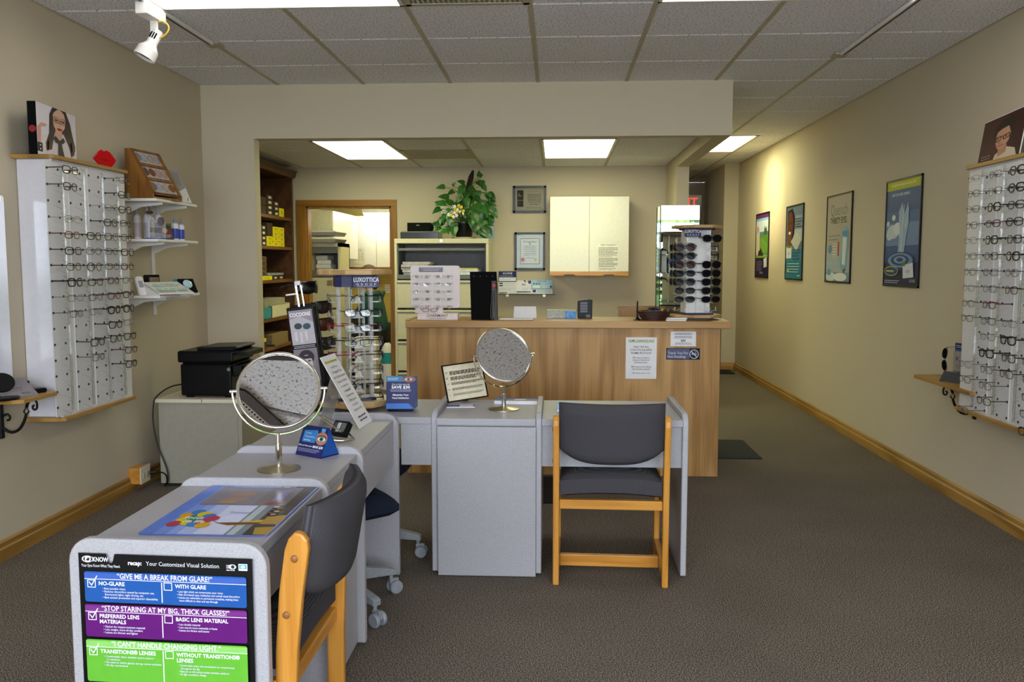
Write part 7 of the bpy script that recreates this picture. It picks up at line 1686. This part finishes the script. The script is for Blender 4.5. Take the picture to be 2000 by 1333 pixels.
# ---- the seated person (seen from behind the rack, facing left)
PXX = P(738, 620, 10.05).x; PYY = 10.05
def skin_obj(name, verts, edges, radii, mat, parent, sub=2):
    me = bpy.data.meshes.new(name); me.from_pydata(verts, edges, []); me.materials.append(mat)
    o = bpy.data.objects.new(name, me); C.objects.link(o)
    if parent: o.parent = parent
    sk_ = o.modifiers.new('skin', 'SKIN'); sk_.use_smooth_shade = True
    if not me.skin_vertices:
        bm = bmesh.new(); bm.from_mesh(me); bm.verts.layers.skin.verify(); bm.to_mesh(me); bm.free()
    sv = me.skin_vertices[0].data
    for i, r in enumerate(radii): sv[i].radius = (r, r) if not isinstance(r, tuple) else r
    sv[0].use_root = True
    ss = o.modifiers.new('subdivision', 'SUBSURF'); ss.levels = sub; ss.render_levels = sub
    return o
V = []; E_ = []; RD = []
def vtx(p, r, par=None):
    V.append(p); RD.append(r)
    if par is not None: E_.append((par, len(V) - 1))
    return len(V) - 1
pelv = vtx((0, 0, .52), .13); sp1 = vtx((-.02, 0, .70), .115, pelv); chs = vtx((-.05, 0, .90), .125, sp1); nk = vtx((-.085, 0, 1.05), .05, chs)
hd1 = vtx((-.115, 0, 1.13), .068, nk); hd2 = vtx((-.125, 0, 1.21), .082, hd1); hd3 = vtx((-.12, 0, 1.29), .055, hd2)
nose = vtx((-.222, 0, 1.185), .014, hd2)
for s in (-1, 1):
    vtx((-.11, s * .092, 1.19), .016, hd2)
    sh = vtx((-.05, s * .155, .96), .06, chs); el = vtx((-.15, s * .215, .74), .043, sh); wr_ = vtx((-.40, s * .13, .775), .028, el)
    pmv = vtx((-.46, s * .12, .778), (.034, .018), wr_)
    for k in range(4):
        fy = s * (.095 + .018 * k); ln = (.062, .075, .07, .056)[k]
        f1 = vtx((-.50, fy, .776), .009, pmv); f2 = vtx((-.50 - ln * .6, fy, .768), .0085, f1); vtx((-.50 - ln, fy, .752), .0075, f2)
    t1 = vtx((-.445, s * .078, .772), .010, pmv); vtx((-.485, s * .062, .762), .009, t1)
    hp = vtx((-.04, s * .10, .50), .09, pelv); kn = vtx((-.43, s * .12, .50), .06, hp); an_ = vtx((-.40, s * .12, .09), .038, kn); vtx((-.54, s * .12, .04), .034, an_)
SKM = plain('#c98f74', .5, name='skin_tone', var=.05)
per = thing('person', 'person in a green jacket seated at the office desk, seen behind the rack', 'person', (PXX, PYY, 0), R(-12))
skin_obj('body', V, E_, RD, SKM, per)
jv = [(0, 0, .50), (-.02, 0, .70), (-.05, 0, .90), (-.08, 0, 1.02)]; je = [(0, 1), (1, 2), (2, 3)]; jr = [.15, .145, .15, .075]
for s in (-1, 1):
    n = len(jv); jv += [(-.05, s * .165, .965), (-.15, s * .22, .735), (-.365, s * .14, .775)]; je += [(2, n), (n, n + 1), (n + 1, n + 2)]; jr += [.078, .06, .044]
skin_obj('jacket', jv, je, jr, plain('#1f5148', .8, name='green_cloth', bump=.1), per)
pv = [(0, 0, .50)]; pe = []; prr = [.15]
for s in (-1, 1):
    n = len(pv); pv += [(-.04, s * .10, .50), (-.43, s * .12, .505), (-.40, s * .12, .14)]; pe += [(0, n), (n, n + 1), (n + 1, n + 2)]; prr += [.10, .072, .055]
skin_obj('trousers', pv, pe, prr, plain('#26282e', .8, name='dark_cloth'), per)
b = MB().ball((-.105, 0, 1.24), .105, .098, .105, 16, 12); b.ball((-.05, 0, 1.14), .07, .085, .10, 14, 10)
b.build('hair', plain('#5a4030', .7, var=.25, scale=60, name='brown_hair'), per, smooth=True)
for s in (-1, 1):
    MB().ball((-.196, s * .032, 1.215), .012, .014, .010, 10, 8).build('eye', plain('#e8e4de', .2, name='eye_white'), per, smooth=True)
    MB().ball((-.46, s * .12, .04), .12, .05, .045, 12, 8).build('shoe', M['mblack'], per, smooth=True)
MB().tube([(-.193, -.026, 1.145), (-.203, 0, 1.143), (-.193, .026, 1.145)], .006, 6).build('mouth', plain('#a4584e', .5, name='lip_tone'), per, smooth=True)
task_chair('grey-based office chair the seated person sits on', (PXX + .02, PYY, 0), R(20), .37)
